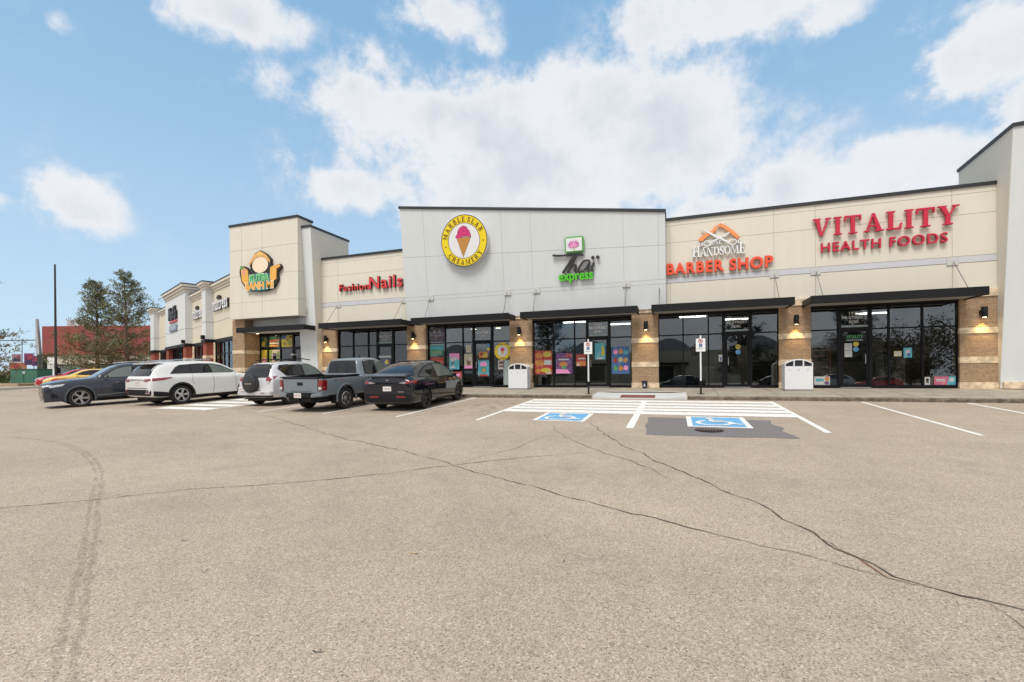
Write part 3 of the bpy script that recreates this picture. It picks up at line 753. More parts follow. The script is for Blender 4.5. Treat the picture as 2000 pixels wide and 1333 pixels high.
YG = D + .12
bays = []
for i, x0 in enumerate(BAY):
    wd = W5 if i < 4 else [.98, 1.02, .60, 1.04, 1.04]
    bays.append(storefront(x0, wd, 3 if i < 4 else 1, YG))
    part(MB().box(x0 + .003, x0 + BW - .003, D - .02 if i in (0, 3, 4) else D - .1, D + .4, 3.222, FT - .13), "header_beam", blackm)
tbx = storefront(-24.25, [.62, 1.0, 1.0, .95, .6], 3, 21.6, tz=2.33)
part(MB().box(-24.25, -20.42, 21.45, 21.75, 3.222, 3.6), "header_beam", blackm)

# shop interiors
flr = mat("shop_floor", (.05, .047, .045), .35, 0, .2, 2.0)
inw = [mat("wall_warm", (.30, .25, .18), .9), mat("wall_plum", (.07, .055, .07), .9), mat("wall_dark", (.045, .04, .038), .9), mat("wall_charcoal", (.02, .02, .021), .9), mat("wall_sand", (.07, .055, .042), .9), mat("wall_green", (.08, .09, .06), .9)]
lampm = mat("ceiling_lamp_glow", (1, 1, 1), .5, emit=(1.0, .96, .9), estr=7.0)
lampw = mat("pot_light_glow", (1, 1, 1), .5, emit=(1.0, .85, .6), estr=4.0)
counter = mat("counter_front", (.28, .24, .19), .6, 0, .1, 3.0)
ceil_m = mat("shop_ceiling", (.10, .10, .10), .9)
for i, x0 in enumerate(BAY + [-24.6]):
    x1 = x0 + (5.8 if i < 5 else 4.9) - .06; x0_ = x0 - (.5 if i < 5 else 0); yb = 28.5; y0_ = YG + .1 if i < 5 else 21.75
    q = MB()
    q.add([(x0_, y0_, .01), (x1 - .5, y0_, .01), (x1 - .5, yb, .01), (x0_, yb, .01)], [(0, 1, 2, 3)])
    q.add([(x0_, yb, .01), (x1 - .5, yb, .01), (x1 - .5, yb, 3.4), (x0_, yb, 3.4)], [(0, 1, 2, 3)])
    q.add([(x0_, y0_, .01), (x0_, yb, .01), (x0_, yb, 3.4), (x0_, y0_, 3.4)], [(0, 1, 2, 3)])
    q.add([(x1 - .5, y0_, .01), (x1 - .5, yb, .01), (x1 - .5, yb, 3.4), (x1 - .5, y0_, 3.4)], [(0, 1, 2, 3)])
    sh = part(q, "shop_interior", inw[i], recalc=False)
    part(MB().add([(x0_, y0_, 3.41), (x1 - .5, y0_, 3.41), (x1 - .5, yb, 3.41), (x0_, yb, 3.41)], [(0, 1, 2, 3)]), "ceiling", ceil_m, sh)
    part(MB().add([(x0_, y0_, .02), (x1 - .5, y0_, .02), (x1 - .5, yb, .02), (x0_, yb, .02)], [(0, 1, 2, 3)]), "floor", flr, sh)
    q = MB()
    if i in (0, 1, 5):
        for k in range(3):
            for l in range(2): q.box(x0 + .7 + k * 1.6, x0 + .95 + k * 1.6, 23.2 + l * 2.2, 23.45 + l * 2.2, 3.385, 3.402)
        part(q, "pot_light", lampw, sh)
    else:
        q.box(x0 + (.9 if i != 4 else .25), x0 + (2.1 if i != 4 else 1.3), 24.0 if i != 4 else 22.15, 24.12 if i != 4 else 22.27, 3.36, 3.40); q.box(x0 + 3.0, x0 + 4.2, 26.0, 26.12, 3.36, 3.40); part(q, "strip_light", lampm, sh)
    q = MB()
    if i == 4: q.box(x0 + .5, x0 + 4.2, 24.6, 24.9, 1.6, 1.64); q.box(x0 + .5, x0 + 4.2, 24.6, 24.9, 2.0, 2.04)
    if i != 3: q.box(x0 + .6, x0 + 3.6, 25.6, 26.2, .03, 1.05); q.box(x0 + .55, x0 + 3.65, 25.55, 26.25, 1.051, 1.09)
    q.box(x0 + 3.9, x0 + 4.6, 27.6, 28.3, .03, 2.1)
    if i == 4: q.box(x0 + 2.7, x0 + 3.0, 23.0, 23.3, .03, 1.2); q.box(x0 + 3.4, x0 + 3.75, 23.1, 23.5, .03, 1.25)
    if i == 2:
        q.box(x0 + 2.0, x0 + 4.4, 23.4, 23.55, .98, 1.06)
    if i == 3:
        for k in range(3): q.box(x0 + .6 + k * 1.3, x0 + 1.2 + k * 1.3, 24.5, 25.2, .03, .95)
    part(q, "counter", counter, sh)

# canopies
def canopy(x0, x1, rods, label, ya=20.0, yw=D - .03, z0=3.21, z1=3.51, wall=lambda z: D, sof=soffit_m, xs=None, zr=4.69):
    c = root("shop_canopy", ((x0 + x1) / 2, ya, z0), label, "canopy", "black steel canopies over the shop fronts")
    o_ = ((x0 + x1) / 2, ya, z0)
    q = MB(); q.box(x0, x1, ya, ya + .07, z0, z1); q.box(x0, x0 + .06, ya + .071, yw, z0 + .02, z1 - .02); q.box(x1 - .06, x1, ya + .071, yw, z0 + .02, z1 - .02)
    q.build("fascia", blackm, c, off=o_, bevel=.004)
    MB().box(x0 + .061, x1 - .061, ya + .072, yw, z0 + .06, z0 + .10).build("soffit", sof, c, off=o_)
    MB().box(x0 + .061, x1 - .061, ya + .072, yw, z0 + .101, z1 - .06).build("deck", blackm, c, off=o_)
    for x in rods:
        yw_ = wall(zr)
        MB().tube([(x, ya + .34, z1 - .03), (x, yw_ - .07, zr - .03)], .012).build("support_rod", rod_m, c, off=o_)
        MB().box(x - .05, x + .05, ya + .30, ya + .38, z1 - .059, z1 + .03).build("rod_bracket", blackm, c, off=o_)
        pl2 = MB().box(x - .17, x + .17, yw_ - .035, yw_ - .012, zr - .16, zr + .13).build("rod_plate", MATS["plate_grey"] if "plate_grey" in MATS else mat("plate_grey", (.55, .55, .53), .8), c, off=o_)
    return c
CAN = "black steel canopy "
canopy(4.85, 10.05, [9.67, 5.34], CAN + "under the red serif health shop letters, rightmost of the row")
canopy(-0.90, 4.33, [3.88, -0.6], CAN + "under the orange barber sign, second from the right", wall=lambda z: D if True else 0)
canopy(-6.70, -1.46, [-6.18, -2.0], CAN + "below the green lotus sign", wall=wy, yw=21.0, zr=4.66)
canopy(-12.50, -7.26, [-11.9, -7.65], CAN + "below the round yellow ice cream sign", wall=wy, yw=21.0, zr=4.66)
canopy(-18.30, -13.05, [-18.09, -13.75], CAN + "under the red nail salon letters")
canopy(-24.35, -19.27, [-19.92], CAN + "below the tower box, leftmost of the row", sof=mat("white_soffit", (.66, .65, .62), .7), wall=lambda z: py(z), zr=4.43)

# wall lamps (lit)
glow = mat("lamp_glow", (1, .9, .6), .5, emit=(1.0, .74, .34), estr=14.0)
def wall_lamp(x, y, label, z=2.75):
    l = root("wall_lamp", (x, y, z), label, "wall lamp", "black wall lamps on the brick pillars")
    MB().lathe([(.001, -.19), (.085, -.19), (.09, -.18), (.09, .18), (.085, .19), (.001, .19)], 16, 'z', (0, -.17, 0)).build("lamp_body", blackm, l, smooth=True)
    MB().box(-.07, .07, -.085, -.001, -.08, .08).build("mount", blackm, l, bevel=.005)
    MB().lathe([(.001, -.192), (.06, -.192)], 16, 'z', (0, -.17, 0)).build("lens", glow, l)
    sd = bpy.data.lights.new("lamp_light", 'SPOT'); sd.energy = 38; sd.color = (1.0, .66, .22); sd.spot_size = R(74); sd.spot_blend = .8; sd.shadow_soft_size = .05
    so = bpy.data.objects.new("lamp_light", sd); col.objects.link(so); so.parent = l; so.location = (0, -.17, -.215)
    so.rotation_euler = (R(12), 0, 0)
    return l
for x, lb in [(-18.86, "on the pillar left of the nail salon window"), (-13.03, "on the pillar between nail salon and ice cream shop"), (-7.11, "on the pillar above the left white litter bin"),
              (-1.19, "on the pillar with the purple bucket at its foot"), (4.62, "on the pillar above the right white litter bin"), (10.48, "on the pillar at the right end next to the white wall")]:
    wall_lamp(x, D - .13 if -13.6 < x < -1 else D - .03, "lit black cylinder lamp " + lb)
# lamp under the tower canopy
l = root("soffit_lamp", (-23.75, 20.95, 3.27), "small lit lamp under the leftmost canopy beside the brick pier", "soffit lamp")
MB().lathe([(.001, .0), (.11, .0), (.12, -.03), (.10, -.05), (.001, -.05)], 16).build("housing", blackm, l)
MB().lathe([(.001, -.052), (.085, -.052)], 16).build("lens", glow, l)
sd = bpy.data.lights.new("lamp_light", 'SPOT'); sd.energy = 110; sd.color = (1, .72, .34); sd.spot_size = R(120); sd.spot_blend = .8; sd.shadow_soft_size = .06
so = bpy.data.objects.new("lamp_light", sd); col.objects.link(so); so.parent = l; so.location = (0, 0, -.07); so.rotation_euler = (0, R(-30), 0)
# ------------------------------------------------------------------ signs on the walls
crimson = mat("crimson_acrylic", (0.56, 0.022, 0.06), .4, spec=.4)
crim_d = mat("crimson_return", (0.38, 0.03, 0.05), .5)
orange = mat("orange_acrylic", (0.83, 0.09, 0.035), .4)
orange_d = mat("orange_return", (0.40, 0.035, 0.015), .5)
whitep = mat("white_acrylic", (.80, .80, .80), .4)
white_d = mat("white_return", (.50, .50, .52), .5)
redn = mat("salon_red", (0.66, 0.05, 0.05), .4)
blackr = mat("black_return", (.02, .014, .014), .5)
green = mat("lime_acrylic", (.10, .60, .03), .4); green_d = mat("green_return", (.02, .18, .02), .5)
dkgrey = mat("charcoal_acrylic", (.035, .03, .032), .45)
yellow = mat("sign_yellow", (.88, .68, .01), .45)
navy = mat("dark_print", (.03, .03, .05), .5)
brownp = mat("brown_print", (.16, .05, .02), .5)
pink = mat("pink_print", (.68, .04, .20), .5); lpink = mat("light_pink_print", (.80, .30, .55), .5); dpink = mat("plum_print", (.45, .09, .33), .5)
coneo = mat("cone_orange", (.80, .40, .08), .5)
peach = mat("peach_print", (.90, .55, .32), .5); peach_o = mat("razor_orange", (.86, .30, .10), .45)
teal = mat("teal_print", (.02, .20, .20), .5)

# red health shop letters
s = root("shop_sign", (7.5, D, 5.4), "large crimson serif channel letters of the health food shop above the rightmost canopy", "sign")
def loc_serif(st, x0, x1, z0, h, y0, y1, m, par, org, name="letter", **k):
    return serif_line(st, x0 - org[0], x1 - org[0], z0 - org[2], h, y0 - org[1], y1 - org[1], m, par, name, **k)
O = (7.5, D, 5.4)
for l in loc_serif("VITALITY", 5.24, 9.83, 6.02, .70, D - .15, D - .045, crimson, s, O, gap=.13):
    bb = [v.co for v in l.data.vertices]
text("HEALTH FOODS", (5.51 - O[0], 9.49 - O[0], 5.375 - O[2], 5.75 - O[2]), -.14, -.125, crimson, s, "letter", bold=.012, split=True, spacing=1.15, back=(crim_d, .085))

# barber sign
s = root("shop_sign", (1.75, D, 5.5), "orange and white barber sign with crossed scissors and an open razor", "sign")
text("BARBER SHOP", (-2.05, 2.08, -.56, -.065), -.15, -.135, orange, s, "letter", bold=.035, split=True, spacing=1.12, back=(orange_d, .10))
hs = [1.28, 1, 1, 1, 1, 1, 1, 1.28]
serif_line("HANDSOME", -.99, 1.05, .125, .36, -.13, -.04, whitep, s, "letter", gap=.06, hs=hs)
serif_line("H", -.76, -.56, .56, .155, -.12, -.04, whitep, s, "letter")
serif_line("USE", -.235, .165, .60, .14, -.12, -.04, whitep, s, "letter")
serif_line("F", .76, .89, .55, .14, -.12, -.04, whitep, s, "letter")
q = MB()
q.prism([(0.0, 1.41), (0.02, 1.32), (0.2, 1.28), (0.43, 1.08), (0.66, 0.84), (0.78, 0.73), (0.86, 0.81), (0.63, 1.09), (0.33, 1.35), (0.13, 1.47)], -.12, -.05)
q.build("razor_handle", peach_o, s, bevel=.008)
q = MB(); q.prism([(-0.02, 1.42), (-0.15, 1.3), (-0.21, 1.19), (-0.5, 1.08), (-0.74, 0.9), (-0.73, 0.82), (-0.61, 0.78), (-0.37, 0.97), (-0.16, 1.1), (-0.04, 1.18)][::-1], -.115, -.05)
q.build("razor_blade", peach_o, s, bevel=.008)
q = MB()
for cx, cz in [(.12, 1.38), (.80, .80)]: q.lathe([(.001, -.125), (.016, -.125), (.016, -.11)], 10, 'y', (cx, 0, cz))
q.build("rivet", brownp, s)
def stroke(mb, pts, w, y0, y1, taper=None):
    n = len(pts); L = []; Rr = []
    for i, (x, z) in enumerate(pts):
        a, c = pts[max(i - 1, 0)], pts[min(i + 1, n - 1)]
        dx, dz = c[0] - a[0], c[1] - a[1]; l = math.hypot(dx, dz) or 1
        ww = (w if not taper else taper[i]) / 2
        L.append((x - dz / l * ww, z + dx / l * ww)); Rr.append((x + dz / l * ww, z - dx / l * ww))
    for i in range(n - 1): mb.prism([Rr[i], Rr[i + 1], L[i + 1], L[i]], y0 - .0005 * (i % 3), y1)
    return mb
q = MB()
stroke(q, [(-0.62, 1.31), (-0.29, 1.09), (0.07, 0.86), (0.44, 0.62)], .07, -.135, -.06, [.02, .07, .085, .06])
stroke(q, [(0.46, 1.03), (0.07, 0.845), (-0.26, 0.69)], .06, -.131, -.06)
stroke(q, [(-.56, .49), (-.22, .60)], .035, -.128, -.06)
for cx, cz, rx, rz in [(-.40, .67, .155, .12), (.59, .63, .16, .125)]:
    for p in _arc(cx, cz, rx, rz, .035, .035, 0, 360, 24): q.prism(p, -.1385, -.06)
q.build("scissors", whitep, s); stroke(MB(), [(0.29, 1.53), (0.19, 1.46)], .06, -.11, -.06, [.015, .06]).build("scissor_tip", whitep, s)

# nail salon letters
s = root("shop_sign", (-15.9, D, 5.4), "red nail salon letters with black sides, small first word and large second word", "sign")
text("Fashion", (-2.0, .0, .01, .40), -.15, -.135, redn, s, "letter", bold=.012, split=True, spacing=1.12, back=(blackr, .11))
text("Nails", (.03, 2.15, .0, .68), -.16, -.145, redn, s, "letter", bold=.016, split=True, spacing=1.1, back=(blackr, .12))

# lotus sign (on the leaning wall)
TILT = math.atan(.117)
s = root("shop_sign", (-4.2, wy(5.8), 5.8), "charcoal script word with a green express word and a pink lotus panel above", "sign", rot=(TILT, 0, 0))
q = MB(); stroke(q, [(-1.117, .352), (-1.03, .36), (-.94, .335), (-.56, .315), (-.177, .312), (.122, .30), (.25, .275), (.315, .23)], .1, -.14, -.05, [.05, .1, .09, .075, .085, .1, .1, .05])
stroke(q, [(-.07, .28), (-.2, .12), (-.34, -.07), (-.5, -.28), (-.66, -.48)], .1, -.136, -.05, [.085, .10, .10, .10, .09]); q.build("letter", dkgrey, s)
q = MB(); stroke(q, [(.0, .25), (-.09, .08), (-.19, -.08), (-.31, -.28), (-.42, -.48)], .09, -.132, -.05)
stroke(q, [(-.376, -.39), (-.29, -.27), (-.193, -.185), (-.1, -.155), (-.041, -.165), (-.015, -.23), (-.06, -.30), (-.10, -.40), (-.09, -.47), (.02, -.488)], .08, -.128, -.05); q.build("letter", dkgrey, s)
q = MB(); stroke(q, [(.62, -.055), (.53, .0), (.45, .005), (.36, -.02), (.25, -.10), (.157, -.22), (.09, -.34), (.07, -.42), (.12, -.49), (.2, -.495), (.30, -.46), (.42, -.36), (.55, -.2), (.62, -.09)], .08, -.134, -.05)
stroke(q, [(.62, -.07), (.56, -.23), (.515, -.36), (.52, -.455), (.62, -.476)], .08, -.138, -.05); q.build("letter", dkgrey, s)
q = MB(); stroke(q, [(.80, -.118), (.75, -.23), (.695, -.35), (.68, -.45), (.765, -.488)], .085, -.136, -.05)
for cx in (.755, .975): q.lathe([(.001, -.14), (.075, -.14), (.075, -.05)], 18, 'y', (cx, 0, .098))
q.build("letter", dkgrey, s)
text("express", (-.855, .75, -.98, -.535), -.15, -.135, green, s, "letter", bold=.025, split=True, back=(green_d, .10))
q = MB(); q.box(-.515, .375, -.20, -.02, .385, 1.115); pb = q.build("logo_box", mat("logo_green", (.14, .42, .10), .45), s, bevel=.06)
MB().box(-.44, .30, -.208, -.19, .46, 1.04).build("logo_panel", whitep, pb, bevel=.004)
def petal(mb, cx, cz, a, L, w, y):
    ca, sa = math.cos(a), math.sin(a); pts = []
    for t in range(9): u = t / 8; pts.append((u * L, w * math.sin(math.pi * u ** .8)))
    for t in range(7, 0, -1): u = t / 8; pts.append((u * L, -w * math.sin(math.pi * u ** .8)))
    mb.prism([(cx + x * ca - z * sa, cz + x * sa + z * ca) for x, z in pts], y, y + .008); return mb
q = MB()
for i, (a, L) in enumerate([(12, .27), (30, .31), (48, .32), (66, .33), (114, .33), (132, .32), (150, .31), (168, .27)]): petal(q, -.085, .64, R(a), L, .05, -.216 - .001 * i)
q.build("petals_outer", dpink, pb)
q = MB()
for i, (a, L) in enumerate([(22, .26), (58, .28), (90, .35), (122, .28), (158, .26)]): petal(q, -.085, .63, R(a), L, .055, -.228 - .001 * i)
q.build("petals_inner", lpink, pb)
q = MB(); stroke(q, [(-.09, .64), (-.07, .56), (-.04, .48)], .035, -.225, -.215); q.build("stem", mat("stem_green", (.35, .5, .08), .5), pb)

# round ice cream sign
s = root("shop_sign", (-9.7, wy(7.25), 7.25), "round yellow ice cream parlour sign with a pink scoop in a waffle cone", "sign", rot=(TILT, 0, 0))
MB().lathe([(.001, -.02), (1.24, -.02), (1.24, -.27), (.001, -.27)], 64, 'y').build("sign_drum", mat("drum_white", (.74, .72, .74), .45), s, smooth=True)
def ring(r0, r1, y, m, name, par, n=64):
    mb = MB()
    for p in _arc(0, 0, r1, r1, r1 - r0, r1 - r0, 0, 360, n): mb.prism(p, y - .008, y)
    return mb.build(name, m, par)
ring(1.205, 1.243, -.272, navy, "outer_line", s); ring(.86, 1.205, -.271, yellow, "yellow_ring", s); ring(.835, .86, -.272, navy, "inner_line", s)
q = MB(); q.disc(.835, 64, -.276); q.build("white_disc", whitep, s)
def arc_text(st, rad, a_mid, a_step, h, inward, m, par):
    ws = [glyph(c)[1] for c in st]; tot = sum(ws) + .28 * (len(st) - 1); k = a_step / tot; pos = 0
    for c, w in zip(st, ws):
        P, _ = glyph(c); am = pos + w / 2 - tot / 2; mb = MB(); ang = a_mid + (am * k if inward else -am * k)
        ca, sa = math.cos(ang), math.sin(ang)
        hx = h * .92
        for j, p in enumerate(P):
            pts = []
            for px, pz in p:
                u, v = (px - w / 2) * hx, (pz - .5) * h
                if inward: r_ = rad - v; tx, tz = -sa, ca
                else: r_ = rad + v; tx, tz = sa, -ca
                pts.append((ca * r_ + tx * u, sa * r_ + tz * u))
            mb.prism(pts, -.292 - .0005 * (j % 5), -.28)
        if P: mb.build("letter", m, par)
        pos += w + .28
arc_text("MARBLE", 1.03, R(128), R(88), .235, False, brownp, s)
arc_text("SLAB", 1.03, R(49), R(54), .235, False, brownp, s)
arc_text("CREAMERY", 1.03, R(272), R(112), .235, True, brownp, s)
q = MB()
for a in (192, -4): q.lathe([(.001, -.286), (.035, -.286), (.035, -.28)], 12, 'y', (1.03 * math.cos(R(a)), 0, 1.03 * math.sin(R(a))))
q.build("bullet", brownp, s)
scoop = [(-0.44, 0.20), (-.40, .27), (-0.33, 0.37), (-.30, .48), (-0.246, 0.568), (-.15, .65), (-0.019, 0.705), (.08, .68), (0.192, 0.626), (.22, .54), (0.301, 0.466), (.33, .36), (0.383, 0.245), (0.354, 0.163), (.2, .20), (-0.05, 0.20), (-0.201, 0.135), (-.35, .16)]
def grow(pts, k):
    cx = sum(p[0] for p in pts) / len(pts); cz = sum(p[1] for p in pts) / len(pts); return [(cx + (x - cx) * k, cz + (z - cz) * k) for x, z in pts]
MB().prism(grow(scoop, 1.05), -.279, -.277).build("scoop_outline", navy, s); sc_ = MB().prism(scoop, -.288, -.2805).build("scoop", pink, s)
q = MB()
for pts in ([(-.28, .45), (-.15, .40), (-.02, .46), (.08, .42)], [(-.12, .60), (.0, .55), (.12, .59)], [(-.3, .27), (-.1, .31), (.05, .27), (.25, .33)], [(.12, .5), (.22, .42), (.18, .36)]): stroke(q, pts, .018, -.292, -.2885)
q.build("scoop_crease", mat("scoop_dark", (.40, .01, .09), .5), sc_)
cone = [(-.37, .14), (-.075, -.759), (.377, .145)]
MB().prism(grow(cone, 1.07)[::1], -.278, -.2765).build("cone_outline", navy, s); cn = MB().prism(cone, -.286, -.2795).build("cone", coneo, s)
q = MB()
def inside(x, z):
    if z > .14: return False
    t = (z + .759) / .9; return -.075 - .295 * t < x < -.075 + .45 * t
for i in range(-12, 13):
    for sgn in (1, -1):
        pts = [(i * .085 + sgn * u * .55, -.8 + u) for u in [k * .03 for k in range(34)]]
        run = [p for p in pts if inside(*p)]
        if len(run) > 1: stroke(q, [run[0], run[-1]], .014, -.2885 - (.0006 if sgn > 0 else 0), -.2865)
q.build("waffle_lines", brownp, cn)

# tower sign: shaped board with lettering; the figure of the original is left out, a plain roundel stands in its place
s = root("shop_sign", (-22.9, 20.2, 6.2), "shaped sandwich shop board with a straw hat top, two baguettes and green and orange words", "sign")
board = [(-1.11, .92), (-.79, .89), (-.29, .64), (-.43, 1.02), (.01, 1.55), (.43, 1.71), (.88, 1.48), (1.24, 1.14), (1.22, .80), (1.30, .72), (1.9, .80), (2.0, .62), (1.70, .36), (1.74, -.04), (1.52, -.38), (1.40, -.53), (.89, -.65), (.19, -.66), (-.52, -.56), (-.77, -.32), (-1.05, 0.0), (-1.19, .55)][::-1]
bo = MB().prism(board, -.16, -.02).build("board", blackr, s)
MB().prism([(-.70, -.30), (-.50, -.52), (.19, -.62), (.85, -.61), (1.34, -.5), (1.45, -.2), (1.30, .30), (.4, .42), (-.5, .32)], -.168, -.161).build("teal_field", teal, s)
q = MB(); q.prism([(.43 + .60 * math.cos(R(t)), .86 + .46 * math.sin(R(t))) for t in range(0, 360, 15)], -.176, -.162); q.build("plain_roundel", mat("cream_print", (.86, .70, .52), .5), s)
q = MB(); q.prism([(.43, 1.66), (0.02, 1.50), (-.38, 1.05), (-.36, .88), (-.10, 1.12), (.22, 1.32), (.64, 1.32), (.96, 1.12), (1.17, .90), (1.18, 1.10), (.86, 1.44)], -.186, -.177); ht = q.build("straw_hat", mat("straw", (.72, .40, .14), .6), s)
q = MB(); q.prism([(.43, 1.62), (.20, 1.50), (.22, 1.42), (.64, 1.42), (.66, 1.50)], -.19, -.1865); q.build("hat_crown", mat("straw_light", (.86, .58, .16), .6), ht)
bag = mat("baguette", (.80, .42, .08), .6); lett = mat("lettuce", (.10, .30, .07), .6); ham = mat("filling_pink", (.75, .35, .25), .6)
for pts, m, nm in [([(-1.05, .70), (-.98, .02), (-.74, -.2), (-.44, -.02), (-.52, .62), (-.78, .80)], bag, "baguette"), ([(-1.08, .90), (-1.10, .74), (-.84, .70), (-.80, .87)], lett, "lettuce"), ([(-.98, .56), (-.90, .36), (-.72, .40), (-.64, .68), (-.80, .76)], ham, "filling"), ([(1.20, .66), (1.16, -.02), (1.40, -.14), (1.64, -.03), (1.66, .58), (1.92, .76), (1.86, .66), (1.72, .42)][:5] + [(1.45, .70)], bag, "baguette"), ([(1.28, .70), (1.60, .52), (1.94, .66), (1.88, .77), (1.5, .74)], coneo, "filling")]:
    MB().prism(pts, -.182 - (.005 if nm != "baguette" else 0), -.163).build(nm, m, s)
ko = mat("letter_outline", (.78, .80, .62), .5)
text("KUTEA", (-.40, 1.10, -.12, .36), -.188, -.187, ko, s, "letter_outline", bold=.075)
text("BANH MI", (-.72, 1.45, -.56, -.08), -.188, -.187, ko, s, "letter_outline", bold=.075)
text("KUTEA", (-.36, 1.06, -.08, .32), -.2, -.1885, mat("bright_green", (.06, .50, .12), .45), s, "letter", bold=.03, split=True)
text("BANH MI", (-.67, 1.41, -.51, -.12), -.2, -.1885, mat("bright_orange", (.88, .38, .02), .45), s, "letter", bold=.03, split=True)

# ------------------------------------------------------------------ window graphics and posters
YP = YG - .004
def poster(x0, x1, z0, z1, m, label, shapes=(), cat="poster", name="window_poster", y=YP, words=(), group=None):
    cx, cz = (x0 + x1) / 2, (z0 + z1) / 2
    r = root(name, (cx, y, cz), label, cat, group)
    w, h = x1 - x0, z1 - z0
    MB().box(-w / 2, w / 2, -.004, 0, -h / 2, h / 2).build("sheet", m, r)
    for i, (kind, a, mm) in enumerate(shapes):
        yy = -.0055 - .0012 * i; q = MB()
        if kind == 'r': q.box(a[0] * w, a[1] * w, yy, yy + .001, a[2] * h, a[3] * h)
        elif kind == 'e': q.prism([(a[0] * w + a[2] * w * math.cos(R(t)), a[1] * h + a[3] * h * math.sin(R(t))) for t in range(0, 360, 20)], yy, yy + .001)
        elif kind == 'p': q.prism([(x * w, z * h) for x, z in a], yy, yy + .001)
        q.build("print", mm, r)
    for st, (a0, a1, c0, c1), mm in words: text(st, (a0 * w, a1 * w, c0 * h, c1 * h), -.016, -.0155, mm, r, "lettering", bold=.01)
    return r
def Cm(n, c):
    """busy printed paper: the ink colour broken up by small shapes of other inks"""
    nm = "print_" + n
    if nm in MATS: return MATS[nm]
    m = bpy.data.materials.new(nm); m.use_nodes = True; t = m.node_tree; k = NB(t); p = t.nodes['Principled BSDF']
    o = k.n('ShaderNodeTexCoord').outputs['Object']; v = k.n('ShaderNodeTexVoronoi'); k.l(o, v.inputs['Vector']); v.inputs['Scale'].default_value = 13.0
    z = k.noise(o, 7.0, 5.0, .65)
    f = k.m('MULTIPLY', k.ss(z.outputs['Fac'], .46, .62), .42)
    k.l(k.mix(f, tuple(x * .68 for x in c), k.mix(.6, v.outputs['Color'], tuple(x * .9 for x in c))), p.inputs['Base Color']); p.inputs['Roughness'].default_value = .5
    MATS[nm] = m; return m
cyan, tealp, blu, redp, orp, yelp, whp, blk, vio, grn, crm, brn = Cm("cyan", (.10, .50, .62)), Cm("teal", (.05, .40, .33)), Cm("blue", (.05, .17, .42)), Cm("red", (.55, .05, .04)), Cm("orange", (.75, .28, .05)), Cm("yellow", (.80, .62, .06)), Cm("white", (.72, .72, .70)), Cm("black", (.02, .02, .02)), Cm("violet", (.20, .07, .26)), Cm("green", (.10, .42, .14)), Cm("cream", (.70, .64, .42)), Cm("brown", (.22, .09, .04))
mx = bays[1]
poster(mx[0] + .12, mx[0] + .88, 1.66, 2.22, tealp, "green and turquoise banner print in the leftmost lower pane of the ice cream shop", [('p', [(-.46, .1), (.46, .02), (.46, .36), (-.46, .40)], cyan), ('p', [(-.44, -.42), (.46, -.38), (.44, -.02), (-.44, 0)], grn)], words=[("ICE CREAM", (-.36, .36, -.30, -.12), whp)])
poster(mx[0] + .16, mx[0] + .90, .92, 1.56, redp, "red and pale cake photo behind the black hatchback's roof", [('e', (.05, -.2, .42, .28), whp), ('e', (.25, -.28, .16, .16), vio)])
poster(mx[1] + .22, mx[1] + .80, .92, 1.75, lpink, "pink poster with a pale blue sundae in the second pane", [('p', [(-.5, -.5), (.5, -.5), (.5, .1), (-.5, .28)], cyan), ('e', (-.22, .12, .2, .12), whp), ('e', (.12, .17, .2, .12), whp), ('r', (-.4, .1, -.42, -.32), whp), ('e', (-.15, -.12, .12, .07), blk)])
poster(mx[1] + .42, mx[1] + .94, .28, .80, redp, "small red notice above the black hatchback's bonnet", [('p', [(-.4, .2), (.35, .36), (.1, -.3), (-.3, -.1)], lpink)])
poster(mx[2] + .16, mx[2] + .46, 1.78, 2.18, whp, "small white notice at the top of the narrow pane", [('r', (-.3, .3, -.3, .3), crm)])
poster(mx[2] + .06, mx[2] + .56, .96, 1.72, crm, "cream poster with a waffle cone in the narrow pane", [('e', (0, -.08, .22, .26), brn), ('p', [(-.5, -.5), (.5, -.5), (.5, -.3), (-.5, -.3)], lpink), ('e', (.1, .1, .2, .1), whp)])
poster(mx[3] + .24, mx[3] + .84, .56, 1.36, cyan, "turquoise sundae poster on the ice cream shop door", [('e', (0, .26, .34, .16), lpink), ('e', (0, -.1, .28, .24), tealp), ('p', [(-.4, -.5), (.4, -.5), (.4, -.38), (-.4, -.38)], redp), ('e', (.05, -.12, .12, .14), orp)])
poster(mx[3] + .30, mx[3] + .78, 1.50, 1.80, orp, "orange fruit sticker on the ice cream shop door", [('e', (.15, -.1, .3, .36), yelp), ('e', (-.2, .1, .2, .3), redp)])
def discs(x, z, y, label, cols_, d=.17, words=None):
    r = root("door_sticker", (x, y, z), label, "sticker")
    for i, (m, dz, t) in enumerate(cols_):
        q = MB(); q.prism([(d / 2 * math.cos(R(a)), dz + d / 2 * math.sin(R(a))) for a in range(0, 360, 20)], -.004, 0); o = q.build("disc", m, r)
        if t: text(t, (-d * .36, d * .36, dz - .03, dz + .03), -.0055, -.005, navy, o, "lettering", bold=.02)
discs(mx[3] + .83, 2.02, YG - .036, "blue over yellow round stickers on the ice cream shop door", [(Cm("skyblue", (.08, .38, .75)), .1, None), (yelp, -.1, None)])
r_ = root("window_sticker", (mx[4] + .56, YP, 1.80), "large yellow disc with an ice cream cone in the right pane", "sticker")
for rr, m, nm, yy in [(.43, yellow, "yellow_disc", 0), (.29, mat("pale_pink", (.8, .6, .62), .5), "pink_ring", -.003), (.25, whitep, "white_disc", -.006)]:
    q = MB(); q.prism([(rr * math.cos(R(a)), rr * math.sin(R(a))) for a in range(0, 360, 10)], yy - .002, yy); q.build(nm, m, r_)
